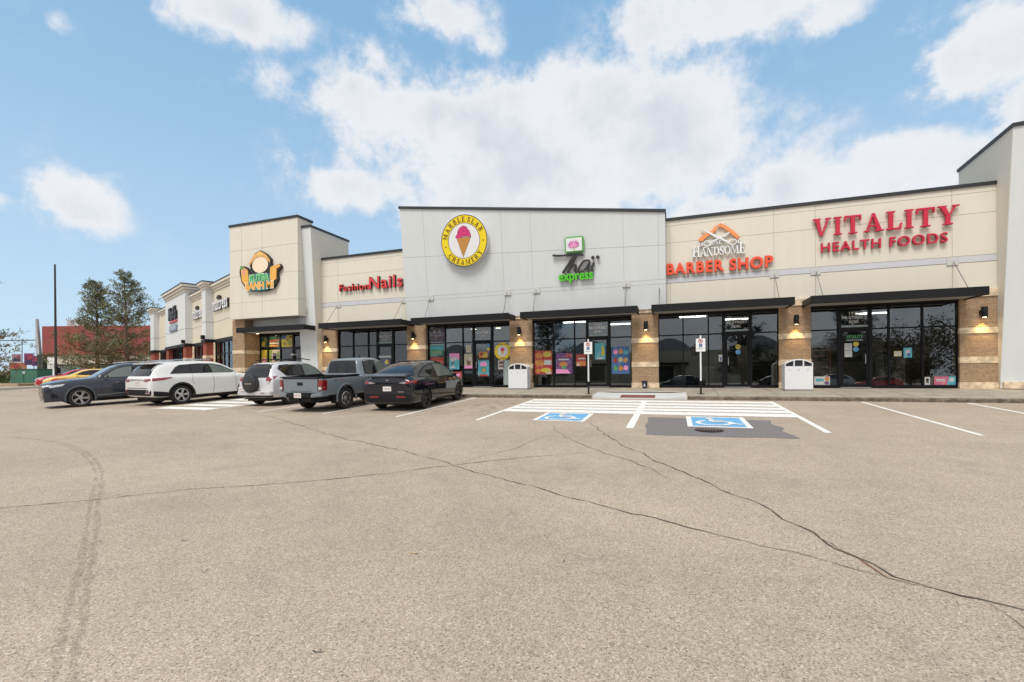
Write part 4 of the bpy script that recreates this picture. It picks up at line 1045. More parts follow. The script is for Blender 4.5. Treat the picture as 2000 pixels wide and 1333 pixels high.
MB().prism([(-.09, .04), (0, -.2), (.1, .04)], -.012, -.010).build("cone", coneo, r_); MB().prism([(-.12, .03), (.12, .03), (.10, .12), (.02, .19), (-.07, .15)], -.015, -.0125).build("scoop", pink, r_)
text("MARBLE SLAB", (-.27, .27, .315, .385), -.004, -.0035, brownp, r_, "lettering", bold=.02); text("CREAMERY", (-.22, .22, -.385, -.315), -.004, -.0035, brownp, r_, "lettering", bold=.02)
poster(mx[4] + .32, mx[4] + .64, .90, 1.36, whp, "white menu card in the right pane beside the litter bin", [('r', (-.35, .35, .05, .38), brn), ('r', (-.35, .35, -.3, -.05), brn)])
poster(mx[4] + .60, mx[4] + .98, .10, 1.36, Cm("frost", (.45, .55, .53)), "tall frosted panel in the right pane behind the litter bin", name="frosted_panel", cat="panel")
# dark printed film in the transom panes
poster(mx[0] + .06, mx[0] + .97, 2.38, 3.12, Cm("film", (.10, .075, .11)), "dark plum printed film in the leftmost transom of the ice cream shop", [('p', [(-.2, .36), (-.05, .42), (-.1, .05), (-.24, .1)], Cm("filmgrey", (.25, .23, .27))), ('p', [(.1, .4), (.3, .42), (.24, .1), (.08, .14)], MATS["print_filmgrey"]), ('r', (-.45, .45, -.06, -.02), MATS["print_filmgrey"])], name="window_film", cat="window film")
tx = bays[2]
poster(tx[0] + .05, tx[0] + .93, .62, 1.78, redp, "red poster of fried noodles in the lotus shop's left pane", [('e', (-.25, .30, .22, .12), orp), ('e', (.22, .34, .24, .12), yelp), ('e', (-.2, -.02, .28, .14), orp), ('r', (.05, .46, -.1, .1), whp), ('e', (.15, -.32, .3, .1), yelp), ('e', (-.3, -.35, .16, .1), orp), ('e', (.3, -.43, .18, .06), crm)])
poster(tx[1] + .10, tx[1] + .90, .66, 1.64, vio, "violet poster with a food bowl in the lotus shop's second pane", [('e', (-.05, -.05, .26, .14), orp), ('r', (-.35, .3, .15, .22), whp), ('e', (0, -.2, .14, .1), grn), ('p', [(-.5, -.5), (.4, -.5), (.2, -.3), (-.5, -.28)], lpink), ('e', (.28, .38, .2, .1), redp)])
poster(tx[2] + .06, tx[2] + .56, 1.00, 1.56, redp, "small red and yellow card in the lotus shop's narrow pane", [('p', [(-.5, -.5), (.5, -.42), (.5, -.1), (-.5, -.14)], orp), ('r', (-.3, .35, .08, .2), whp), ('r', (-.4, -.2, -.46, -.24), whp)])
poster(tx[4] + .10, tx[4] + .90, .62, 1.88, blu, "blue menu poster with nine round dishes in the lotus shop's right pane", [('e', (dx, dz, .13, .09), m) for dx, dz, m in [(-.28, .30, lpink), (.02, .32, orp), (.30, .28, cyan), (-.3, 0.0, redp), (0, .02, crm), (.28, .0, orp), (-.28, -.30, grn), (.02, -.30, orp), (.30, -.28, lpink)]])
poster(tx[3] + .36, tx[3] + .84, 1.30, 2.06, cyan, "blue and yellow card on the lotus shop door", [('p', [(.1, -.3), (.46, -.2), (.3, .4), (.15, .3)], yelp), ('r', (-.3, .3, -.48, -.38), whp)], y=YG - .036)
bx = bays[3]
discs(bx[3] + .55, 1.62, YG - .036, "yellow over blue round stickers on the barber's dark door", [(yelp, .11, "OPEN"), (Cm("skyblue", (.08, .38, .75)), -.11, None)], .2)
poster(bx[2] + .40, bx[2] + .58, 1.12, 1.42, whp, "small white and navy card left of the barber's door handle", [('r', (-.3, .1, -.42, .1), blu)])
vx_ = bays[4]
poster(vx_[3] + .16, vx_[3] + .40, 1.22, 1.42, crm, "small cream note in the health shop window", [('r', (-.3, .3, -.2, .2), whp)])
poster(vx_[3] + .46, vx_[3] + .72, 1.16, 1.54, cyan, "pale blue torn sticker in the health shop window", [('e', (0, .1, .3, .24), whp), ('e', (.1, -.2, .2, .18), blu)])
poster(vx_[4] + .34, vx_[4] + .98, .13, .44, Cm("pinkad", (.72, .16, .28)), "pink and pale blue advert lying low in the right end window", [('p', [(.1, -.5), (.5, -.5), (.5, .5), (.2, .5)], cyan), ('e', (.32, .1, .12, .26), whp), ('r', (-.4, 0, .05, .2), whp), ('r', (-.4, .06, -.1, 0), whp)], y=YP)
poster(vx_[4] + .06, vx_[4] + .22, .13, .42, whp, "small grey card standing left of the pink advert", [('e', (0, .1, .3, .24), blk), ('r', (-.3, .3, -.3, -.15), blk)], y=YP)
poster(vx_[0] + .12, vx_[0] + .66, .12, .46, whp, "white and teal advert at the foot of the wooden shelf", [('r', (-.4, .1, -.1, .25), cyan), ('e', (.32, .2, .14, .26), orp), ('e', (.3, -.25, .16, .2), vio)], y=YP)
for k, (a, c) in enumerate([(1.50, 1.76), (1.22, 1.48)]): poster(vx_[1] + .17, vx_[1] + .42, a, c, whp, ["upper white sheet taped on the health shop door", "lower white sheet taped on the health shop door"][k], [('r', (-.38, .38, z, z + .035), MATS["print_frost"]) for z in (-.3, -.15, 0, .15, .3)], y=YG - .036, name="paper_notice", cat="notice")
discs(vx_[1] + .55, 1.62, YG - .036, "yellow over blue round stickers beside the white sheets on the door", [(yelp, .1, None), (MATS["print_skyblue"], -.1, None)], .19)
r_ = root("door_lettering", (vx_[1] + .51, YG - .036, 1.92), "green shop lettering on the health shop door", "lettering")
text("VITALITY", (-.28, .28, .03, .16), -.004, 0, grn, r_, bold=.03); text("HEALTH FOODS", (-.28, .28, -.07, .0), -.004, 0, MATS["print_frost"], r_, bold=.02)
# street numbers over the doors
def number(x, st, label, z=2.78, y=YG - .001):
    r = root("street_number", (x, y, z), label, "street number")
    text(st, (-.17, .17, .10, .22), -.003, 0, whp, r, bold=.03); text("98 STREET", (-.42, .42, -.06, .06), -.003, 0, whp, r, bold=.03); text("N.W.", (-.17, .17, -.24, -.12), -.003, 0, whp, r, bold=.03)
    MB().box(-.46, .46, -.002, 0, -.41, -.31).build("pale_strip", MATS["print_frost"], r)
for i, (st, lb) in enumerate([("1917", "white street number over the nail salon door"), ("1919", "white street number over the ice cream shop door"), ("1921", "white street number over the lotus shop door"), ("1923", "white street number over the barber's door"), ("1925", "white street number over the health shop door")]):
    k = 3 if i < 4 else 1; number(bays[i][k] + W5[3] / 2, st, lb)
# neon OPEN signs
def neon(x, z, y, label):
    r = root("open_sign", (x, y, z), label, "neon sign")
    MB().box(-.42, .42, .02, .05, -.32, .32).build("backing", Cm("neonback", (.03, .03, .09)), r)
    re = mat("neon_red", (.9, .1, .05), .5, emit=(1, .10, .05), estr=2.6); bl = mat("neon_blue", (.1, .1, .9), .5, emit=(.15, .16, 1), estr=1.6)
    text("OPEN", (-.22, .22, -.07, .09), -.01, .005, re, r, bold=.02)
    q = MB(); q.tube([(.32 * math.cos(R(t)), 0, .21 * math.sin(R(t))) for t in range(0, 361, 15)], .016, 6, caps=False); q.build("neon_ring", bl if z < 1.8 and x < -20 else re, r)
    q = MB(); q.tube([(.37 * math.cos(R(t)), .01, .25 * math.sin(R(t))) for t in range(0, 361, 15)], .012, 6, caps=False); q.build("neon_ring", bl, r)
neon(bays[0][4] + .64, 1.86, YG + .06, "red neon open sign in the nail salon's right pane")
neon(tbx[2] + .45, 1.92, 21.68, "orange and blue neon open sign in the sandwich shop window")
poster(bays[0][3] + .1, bays[0][3] + .9, 1.62, 1.72, whp, "white line of opening hours on the nail salon door", name="door_lettering", cat="lettering", y=YG - .036)
poster(bays[0][3] + .38, bays[0][3] + .84, 1.22, 1.52, blu, "yellow and blue card on the nail salon door", [('e', (0, 0, .3, .4), yelp), ('r', (.2, .48, -.4, .4), brn)], y=YG - .036)
poster(bays[0][4] + .06, bays[0][4] + .96, .5, 1.46, Cm("bluefilm", (.07, .09, .20)), "dark blue film under the nail salon's open sign", [('e', (.1, .1, .2, .2), redp)], name="window_film", cat="window film", y=YG + .03)
# sandwich shop window posters
YT = 21.6 - .004
ol = Cm("olive", (.30, .30, .04)); lim = Cm("limegreen", (.24, .36, .06))
for j, (a, c, za, zb, m, lb, sh) in enumerate([
    (.05, .57, 2.42, 3.1, Cm("darkgreen", (.03, .09, .06)), "dark green food poster, top left of the sandwich shop window", [('e', (-.1, -.2, .3, .25), yelp), ('e', (.2, .2, .25, .2), ol)]),
    (.67, 1.57, 2.42, 3.1, Cm("darkgreen", (.03, .09, .06)), "banner with a red stripe, top middle of the sandwich shop window", [('e', (-.1, .34, .3, .14), grn), ('r', (-.42, .42, 0, .16), redp), ('r', (-.4, .4, -.22, -.1), whp), ('r', (-.4, .4, -.46, -.3), orp)]),
    (1.67, 2.57, 2.42, 3.1, yelp, "golden food poster, top right of the sandwich shop window", [('p', [(-.5, .1), (-.5, .5), (0, .5), (-.1, .2)], blu), ('e', (.1, .1, .18, .14), ol), ('e', (-.2, -.25, .2, .16), ol), ('e', (.25, -.2, .16, .2), lim), ('e', (.3, .36, .14, .1), brn)]),
    (.08, .57, 1.1, 2.26, yelp, "narrow yellow poster with a drink, lower left of the sandwich shop window", [('e', (.0, -.1, .3, .2), lpink), ('p', [(.1, -.5), (.5, -.5), (.5, .5), (.3, .3)], ol)]),
    (.70, 1.55, 1.1, 2.26, whp, "pale poster with pink drinks, lower middle of the sandwich shop window", [('p', [(-.5, -.5), (-.3, -.5), (-.2, .5), (-.5, .5)], lim), ('e', (0, .1, .2, .18), lpink), ('e', (.1, -.2, .25, .15), crm), ('e', (.35, .2, .12, .2), lim)])]):
    poster(-24.25 + a, -24.25 + c, za, zb, m, lb, sh, y=YT)

# ------------------------------------------------------------------ pavement furniture
def bin_(x, y, label, h=1.22, w=.94, dpt=.6):
    r = root("litter_bin", (x, y, 0.0 if y > 21.2 else swz(y)), label, "litter bin", "white arched litter bins")
    wb = mat("bin_white", (.74, .75, .76), .35, 0, .02, 2.0); n = 14; z1 = h - .28
    arch = lambda k, e=0: [(-k * w / 2 + e + (k * w - 2 * e) * i / n, z1 + .10 + (h - z1 - .10 - e) * math.sin(math.pi * i / n) ** .75) for i in range(n + 1)]
    MB().box(-w / 2, w / 2, 0.015, dpt, .05, z1).build("body", wb, r, bevel=.012)
    q = MB(); a = arch(1)
    q.prism([(-w / 2, z1 + .10)] and [(x_, z_) for x_, z_ in a][::-1], .10, dpt - .01)
    q.prism([(x_, z_ - .0) for x_, z_ in a][::-1] + [(x_, z_ - .045 if 0 < i < n else z_ - .0) for i, (x_, z_) in enumerate(a)], .0, .10)
    for xx in (-w / 2, -w / 6 - .02, w / 6 - .02, w / 2 - .035): q.box(xx, xx + (.035 if abs(xx) > .3 else .04), .006, .098, z1 - .005, z1 + .13 if abs(xx) > .3 else h - .05)
    q.box(-w / 2, w / 2, .101, dpt - .012, z1 + .001, z1 + .101)
    q.build("arched_top", wb, r)
    MB().prism([(x_ * .97, z_ - .03) for x_, z_ in a][::-1] + [(-w * .48, z1 + .003), (w * .48, z1 + .003)], .085, .0975).build("openings", mat("bin_opening", (.03, .032, .04), .4), r)
    MB().box(-w / 2 + .02, w / 2 - .02, .03, dpt - .02, .0, .05).build("plinth", mat("bin_plinth", (.3, .3, .3), .6), r)
    q = MB()
    for xx in (-.31, 0, .30): q.prism([(xx + .035 * math.cos(R(t)), z1 - .14 + .05 * math.sin(R(t))) for t in range(0, 360, 30)], .012, .0165)
    q.build("symbol", mat("bin_symbol", (.58, .60, .63), .5), r)
    return r
bin_(-6.92, 20.25, "white arched litter bin beside the ice cream shop, left one")
bin_(4.47, 20.15, "white arched litter bin beside the wooden shelf, right one")

def park_sign(x, y, label):
    r = root("parking_sign", (x, y, swz(y)), label, "road sign", "no parking signs at the kerb")
    MB().tube([(0, 0, 0), (0, 0, .50)], .034, 10).build("post_base", blackm, r, smooth=True)
    MB().tube([(0, 0, .501), (0, 0, 2.22)], .03, 10).build("post", mat("post_white", (.74, .75, .75), .45), r, smooth=True)
    MB().lathe([(.001, .004), (.13, .004), (.13, .018), (.001, .018)], 16).build("base_plate", mat("plate_rust", (.16, .10, .07), .8), r)
    pl = MB().box(-.165, .165, -.046, -.034, 1.61, 2.10).build("plate", mat("sign_white", (.76, .76, .75), .45), r, bevel=.003)
    q = MB()
    for p in _arc(0, 2.0, .085, .085, .022, .022, 0, 360, 24): q.prism(p, -.05, -.0465)
    stroke(q, [(-.055, 2.055), (.055, 1.945)], .02, -.0535, -.0505); q.build("prohibition_ring", Cm("signred", (.62, .04, .05)), pl)
    text("P", (-.03, .03, 1.955, 2.045), -.0495, -.0468, navy, pl, bold=.04)
    MB().box(-.06, .06, -.0495, -.0465, 1.775, 1.895).build("blue_square", Cm("signblue", (.02, .10, .36)), pl)
    P = wheelchair(0, 1.835, .11); q = MB()
    for i, p in enumerate(P): q.prism(p, -.0515 - .0002 * i, -.0505)
    q.build("wheelchair_figure", whp, pl)
    text("BY PERMIT ONLY", (-.12, .12, 1.70, 1.725), -.0495, -.0468, navy, pl, bold=.02)
park_sign(-3.29, 18.5, "white no parking sign post in front of the lotus shop door")
park_sign(0.93, 18.75, "white no parking sign post in front of the barber window")
# small bucket by the pillar
b_ = root("bucket", (-1.26, 21.05, swz(21.05)), "small dark violet bucket at the foot of the brick pillar", "bucket")
MB().lathe([(.001, .005), (.085, .005), (.125, .30), (.14, .30), (.14, .325), (.118, .325), (.08, .02), (.001, .02)], 20).build("pail", mat("bucket_violet", (.025, .02, .075), .4), b_, smooth=True)
MB().tube([(.13 * math.cos(R(t)), -.02, .31 + .05 * math.sin(R(t))) for t in range(180, 361, 20)], .006, 6).build("handle", steel, b_)
MB().box(-.035, .03, -.118, -.112, .07, .20).build("label", whp, b_)
# wooden shelf inside the health shop
w_ = root("wooden_shelf", (vx_[0] + .40, YG + .10, .02), "tall reddish wooden shelf standing inside the health shop window", "shelf")
wood = mat("shelf_wood", (.60, .25, .13), .5, 0, .2, 6.0)
for xx in (-.33, .30): MB().box(xx, xx + .03, 0, .38, 0, 1.72).build("side_panel", wood, w_)
for k in range(7): MB().box(-.299, .299, 0.005, .375, .30 + k * .235, .335 + k * .235).build("shelf_board", wood, w_)
# ------------------------------------------------------------------ neighbouring store wing (turned away to the left)
wing = root("store_wing", (-28.2, 22.65, 0), "cream and white store wing with red brick bases, left of the tower", "building", rot=(0, 0, math.atan2(-.4019, .9157)))
creamw = mat("wing_cream", (.66, .60, .48), .9, 0, .04, .6); cornice_m = mat("cornice_cream", (.70, .66, .57), .9)
def wp(mb, name, m, par=wing, **k): return mb.build(name, m, par, **k)
fw_ = wp(MB().box(-25.0, 2.8, 0, .5, 3.32, 6.85), "facade_wall", creamw)
def cornice(x0, x1, y0, z, par, side=True):
    for dz, pr in [(-.42, .06), (-.26, .14), (-.10, .24)]:
        wp(MB().box(x0 - (pr if side else 0), x1 + (pr if side else 0), y0 - pr, .6, z + dz, z + dz + .158), "cornice", cornice_m, par)
    wp(MB().box(x0 - (.27 if side else 0), x1 + (.27 if side else 0), y0 - .27, .62, z + .06, z + .12), "parapet_cap", cap_m, par)
for a, c in [(-3.66, 2.8), (-9.78, -4.75), (-22.5, -17.5)]: cornice(a, c, 0, 7.2, fw_, False)
wp(MB().box(-25, 2.8, .02, .49, 6.851, 7.1), "parapet", creamw, fw_)
for a, c, zt, pr in [(-4.70, -3.68, 7.38, .5), (-25.2, -23.4, 7.55, .45)]:
    w_p = wp(MB().box(a, c, -pr, -.001, 3.34, zt - .4), "facade_pier", white); cornice(a, c, -pr, zt, w_p)
    wp(MB().box(a + .01, c + .004, -pr - .004, -.002, 4.55, 4.60), "panel_joint", joint_w, w_p)
w_p = wp(MB().box(-17.4, -9.8, -.5, -.001, 3.34, 7.8), "facade_portal", white); wp(MB().box(-17.4, -9.8, .0, 3.2, 6.9, 7.8), "facade_portal", white)
for dz, pr in [(-.62, .06), (-.42, .16), (-.2, .28)]: wp(MB().box(-17.4 - pr, -9.8 + pr, -.5 - pr, 3.2, 8.15 + dz, 8.15 + dz + .198), "cornice", cornice_m, w_p)
wp(MB().box(-17.7, -9.5, -.81, 3.25, 8.13, 8.21), "parapet_cap", cap_m, w_p)
wp(MB().box(-17.39, -9.796, -.504, -.01, 4.52, 4.57), "panel_joint", joint_w, w_p); wp(MB().box(-25, 2.8, -.004, .01, 4.55, 4.60), "panel_joint", joint_w, fw_)
# dark head band, brick piers, glazing
wp(MB().box(-25.2, 2.8, -.02, .4, 3.10, 3.315), "head_band", blackm)
for a, c in [(-4.74, -3.64), (-17.45, -9.76), (-25.25, -23.35)]: wp(MB().box(a, c, -.56, -.021, 3.10, 3.335), "head_band", blackm)
for a, c, yf in [(-4.66, -3.70, -.46), (-10.8, -9.82, -.46), (-17.36, -16.4, -.46), (-25.15, -23.45, -.42)]:
    o = wp(MB().box(a, c, yf, .3, -.2, 3.095), "brick_pier", redbrick)
    for z in (.9, 1.95): wp(MB().box(a - .015, c + .015, yf - .02, .29, z, z + .22), "stone_band", stone, o)
for a, c in [(-3.69, -3.3), (-5.1, -4.67), (-9.81, -9.3), (-23.4, -23.0)]: wp(MB().box(a, c, -.03, .3, -.2, 3.095), "tan_pilaster", stone)
for a, c, y, n in [(-3.29, 2.7, .05, 6), (-9.28, -5.12, .05, 4), (-16.38, -10.82, -.1, 8), (-22.98, -17.5, .05, 6)]:
    f = MB(); st = (c - a) / n
    for i in range(n + 1): f.box(a + i * st - .035, a + i * st + .035, y - .04, y + .06, -.1, 3.09)
    for i in range(n):
        for z in (-.1, 1.0, 2.2, 3.02): f.box(a + i * st + .036, a + (i + 1) * st - .036, y - .038, y + .058, z, z + .06)
    o = wp(f, "storefront", frame_m)
    wp(MB().box(a, c, y + .01, y + .02, -.1, 3.08), "glass_pane", glass, o)
    wp(MB().box(a, c, 3.0, 3.1, -.1, 3.4), "back_wall", inw[2], o)
wp(MB().box(-25, 1.5, .51, 14, 3.4, 6.6), "roof", MATS["roof_grey"])
for x, y in [(-3.95, -.52), (-9.95, -.52)]: wp(MB().box(x - .12, x + .12, y - .22, y - .005, 3.34, 3.62), "flood_lamp", blackm)
def wsign(lx, ly, z, label, nm="shop_sign"):
    p = wing.matrix_basis
    mw = Matrix.Translation(wing.location) @ Matrix.Rotation(wing.rotation_euler[2], 4, 'Z')
    v = mw @ Vector((lx, ly, z)); return root(nm, v, label, "sign", rot=(0, 0, wing.rotation_euler[2]))
for lx, w, z, lb in [(-1.6, 3.5, 5.36, "large white lower-case mattress letters with dark sides next to the tower"), (-7.6, 3.1, 5.24, "smaller white mattress letters between the two white piers")]:
    s = wsign(lx, 0, z, lb)
    text("mattress", (-w / 2, w / 2, -.06, .72), -.16, -.145, whitep, s, "letter", bold=.012, split=True, spacing=1.1, back=(blackr, .13))
    MB().prism([(-w * .21, .74), (.0, .78), (.0, .88), (-.11 * w, 1.0), (-w * .21, .88)], -.155, -.03).build("roof_mark", blackr, s)
s = wsign(-13.8, -.5, 5.45, "black and red store letters on the far white portal")
text("Mark's", (-1.5, 1.4, .12, 1.3), -.17, -.155, dkgrey, s, "letter", bold=.03, split=True, back=(blackr, .13))
MB().box(-1.45, 1.35, -.12, -.02, -.08, .04).build("red_bar", redn, s)
s = wsign(-13.8, -.5, 4.62, "small pale blue panel below the black and red letters")
MB().box(-1.5, 1.3, -.12, -.02, 0, .50).build("panel", Cm("paleblue", (.34, .45, .62)), s, bevel=.02)
q = MB(); [q.box(-1.3 + i * .34, -1.08 + i * .34, -.126, -.121, .16, .36) for i in range(7)]; q.build("pale_marks", whp, s)

# ------------------------------------------------------------------ far left: red building, banners, kiosk, pole
rb = root("red_building", (-93.7, 43.1, -.05), "red panelled building with cream ground floor far left behind the pines", "building", rot=(0, 0, math.atan2(5.9, 16.5)))
redp_ = mat("red_panel", (.27, .058, .048), .6, 0, .1, .4); creamp = mat("cream_panel", (.58, .53, .44), .85)
MB().box(0, 24, 0, 14, 4.2, 8.75).build("wall", redp_, rb, bevel=.03)
q = MB()
for x in (4.2, 8.3, 12.4, 16.5, 20.6): q.box(x - .03, x + .03, -.01, .02, 4.25, 8.7)
q.box(.05, 23.9, -.012, .02, 7.02, 7.08); q.build("panel_joint", mat("red_joint", (.15, .03, .025), .7), rb)
MB().box(.4, 24, .4, 13.6, 0, 4.19).build("ground_floor", creamp, rb)
MB().box(-.6, .38, -.2, 13, 0, 4.3).build("corner_pier", mat("dark_pier", (.04, .045, .045), .7), rb)
MB().box(.6, 1.7, .2, .5, 0, 3.9).build("white_column", whitep, rb)
f = MB(); f.box(1.9, 22, .30, .42, 2.55, 2.75)
for i in range(8): f.box(1.9 + i * 2.8, 2.05 + i * 2.8, .31, .41, .3, 2.549)
wn = f.build("window", frame_m, rb)
MB().box(2.0, 21.9, .37, .385, .3, 2.56).build("glass_pane", mat("far_glass", (.10, .13, .13), .08, spec=.8), wn)
for i, m in enumerate([tealp, coneo, grn, crm, cyan, orp]): MB().box(4.2 + i * 2.3, 6.0 + i * 2.3, .34, .36, .8 + (i % 2) * .3, 2.3).build("window_print", m, wn)
MB().hexa([(-.9, -.1, 4.31), (-.3, -.1, 4.31), (-.3, .3, 4.31), (-.9, .3, 4.31), (-.9, -.1, 9.9), (-.75, -.1, 9.9), (-.75, .3, 9.9), (-.9, .3, 9.9)]).build("sign_fin", mat("fin_grey", (.42, .44, .46), .6), rb)
MB().box(2.0, 4.6, 2, 4, 8.76, 10.0).build("roof_unit", mat("roof_unit", (.5, .5, .5), .6), rb)
MB().tube([(-.6, .2, 6.6), (-7.5, .2, 6.55)], .07, 6).build("sign_arm", cap_m, rb)

def banner(x, y, z0, z1, w, label, col_, pole_h):
    r = root("banner", (x, y, 0), label, "banner", "street banners beyond the kiosk", rot=(0, 0, R(58)))
    MB().tube([(w / 2 + .1, 0, 0), (w / 2 + .1, 0, pole_h)], .06, 6).build("pole", cap_m, r)
    MB().box(-w / 2, w / 2, -.02, .02, z0, z1).build("cloth", col_, r)
    MB().prism([(-w * .4, z0 + .1), (w * .4, z0 + .1), (w * .35, z0 + (z1 - z0) * .45), (0, z0 + (z1 - z0) * .6), (-w * .4, z0 + (z1 - z0) * .35)], -.026, -.021).build("print", Cm("bannerdark", (.06, .03, .12)), r)
    MB().prism([(-w * .1, z0 + (z1 - z0) * .45), (w * .4, z0 + (z1 - z0) * .5), (w * .3, z1 - .3), (0, z1 - .4)], -.028, -.0265).build("print", Cm("bannerred", (.60, .06, .10)), r)
bc = Cm("magenta", (.30, .03, .15))
banner(-119.6, 53.0, 3.1, 5.4, 1.25, "tall magenta banner above the green kiosk", bc, 5.6)
banner(-118.4, 53.4, 2.9, 4.9, .85, "narrow magenta banner beside the dark corner of the red building", bc, 5.0)
banner(-121.8, 52.2, 3.7, 5.3, 1.3, "pale pink banner, leftmost of the banners", Cm("palepink", (.55, .34, .42)), 7.6)
hd = root("orange_hoarding", (-121.6, 52.3, 0), "orange and red hoarding behind the green kiosk", "hoarding", rot=(0, 0, R(58)))
MB().box(-1.2, 1.2, -.1, .1, 1.6, 3.6).build("board", Cm("hoarding", (.62, .22, .10)), hd)
q = MB(); q.box(-.9, .1, -.13, -.101, 2.6, 3.3); q.box(-.2, 1.0, -.13, -.101, 1.8, 2.4); q.build("print", redp, hd)
for xx in (-1.0, 1.0): MB().box(xx - .06, xx + .06, -.09, .09, 0, 1.599).build("leg", cap_m, hd)

ki = root("utility_kiosk", (-60.3, 26.35, 0), "dark green utility box on a concrete base at the lot's edge", "utility box", rot=(0, 0, R(20)))
kg = mat("kiosk_green", (.045, .155, .105), .5, 0, .06, 1.0)
MB().box(-1.35, 1.35, 0, 1.5, .14, 1.46).build("cabinet", kg, ki, bevel=.03)
MB().box(-1.4, 1.4, -.05, 1.55, 1.461, 1.53).build("lid", kg, ki, bevel=.02)
MB().box(-1.5, 1.5, -.15, 1.65, -.25, .139).build("base", concrete, ki)
q = MB(); q.box(-.02, .02, -.012, -.001, .2, 1.42); q.build("door_seam", blackm, ki)
MB().box(-.12, .14, -.014, -.002, 1.05, 1.28).build("warning_label", whp, ki)
pb_ = root("lamp_post", (-43.3, 20.7, lz(20.7)), "tall plain dark light pole behind the red car", "lamp post")
MB().tube([(0, 0, .6), (0, 0, 9.3)], [.085, .055], 10).build("pole", mat("pole_dark", (.028, .026, .027), .5), pb_, smooth=True)
MB().lathe([(.001, .6), (.26, .6), (.28, .0), (.001, 0)], 14).build("footing", concrete, pb_)
MB().box(.10, .34, -.12, .12, 1.2, 1.62).build("control_box", blackm, pb_)
# grass verge and hedge
verge_m = mat("dry_grass", (.24, .19, .09), .95, 0, .35, 2.0)
q = MB(); q.add([(-200, 24.2, .11), (-56, 24.2, .11), (-52.2, 33.5, .11), (-52.2, 42, .11), (-200, 42, .11), (-200, 24.2, -.3), (-56, 24.2, -.3), (-52.2, 33.5, -.3), (-52.2, 42, -.3)], [(0, 1, 2, 3, 4), (0, 5, 6, 1), (1, 6, 7, 2), (2, 7, 8, 3)])
vg = q.build("grass_verge", verge_m); tag(vg, kind='structure')
q = MB(); q.prism_x([(24.0, -.3), (24.0, .0), (24.02, .13), (24.19, .13), (24.19, -.3)], -200, -55.9); q.build("kerb", mat("verge_kerb", (.36, .27, .18), .9, 0, .2, 2.0), vg)

# ------------------------------------------------------------------ trees
bark = mat("bark", (.19, .12, .085), .9, 0, .3, 6.0, .6, 14.0)
def leaf_mat(name, a, c, t=.25):
    m = bpy.data.materials.new(name); m.use_nodes = True; tt = m.node_tree; k = NB(tt); p = tt.nodes['Principled BSDF']
    o = k.n('ShaderNodeTexCoord').outputs['Object']; nz = k.noise(o, 1.1, 4.0, .6); n2_ = k.noise(o, 9.0, 2.0, .6)
    k.l(k.mix(k.ss(k.m('ADD', k.m('MULTIPLY', nz.outputs['Fac'], .6), k.m('MULTIPLY', n2_.outputs['Fac'], .4)), .36, .64), a, c), p.inputs['Base Color'])
    p.inputs['Roughness'].default_value = .7; p.inputs['Specular IOR Level'].default_value = .25
    MATS[name] = m; return m
needles = leaf_mat("pine_needles", (.115, .13, .065), (.26, .255, .135))
needles_b = leaf_mat("brown_needles", (.16, .135, .07), (.30, .235, .125))
autumn = leaf_mat("autumn_leaves", (.30, .20, .06), (.42, .30, .10))
hedge_m = leaf_mat("hedge_leaves", (.03, .055, .018), (.07, .11, .03))
def clump(mb, c, rnd, r=.30, n=7, dirn=None, w=.05):
    """tuft of narrow needle blades"""
    for _ in range(n):
        d_ = Vector((rnd.gauss(0, 1), rnd.gauss(0, 1), rnd.gauss(.25, .8)))
        if dirn: d_ += dirn * 1.4
        d_ = d_.normalized() * r * rnd.uniform(.55, 1.15); sd_ = d_.cross(Vector((rnd.random() - .5, rnd.random() - .5, rnd.random() - .5))).normalized() * w * rnd.uniform(.7, 1.4)
        b0 = len(mb.v); p = c + Vector((rnd.gauss(0, .3), rnd.gauss(0, .3), rnd.gauss(0, .25))) * r
        mb.v += [tuple(p - sd_ * .5), tuple(p + d_ * .55 - sd_), tuple(p + d_), tuple(p + d_ * .55 + sd_)]; mb.f.append((b0, b0 + 1, b0 + 2, b0 + 3))
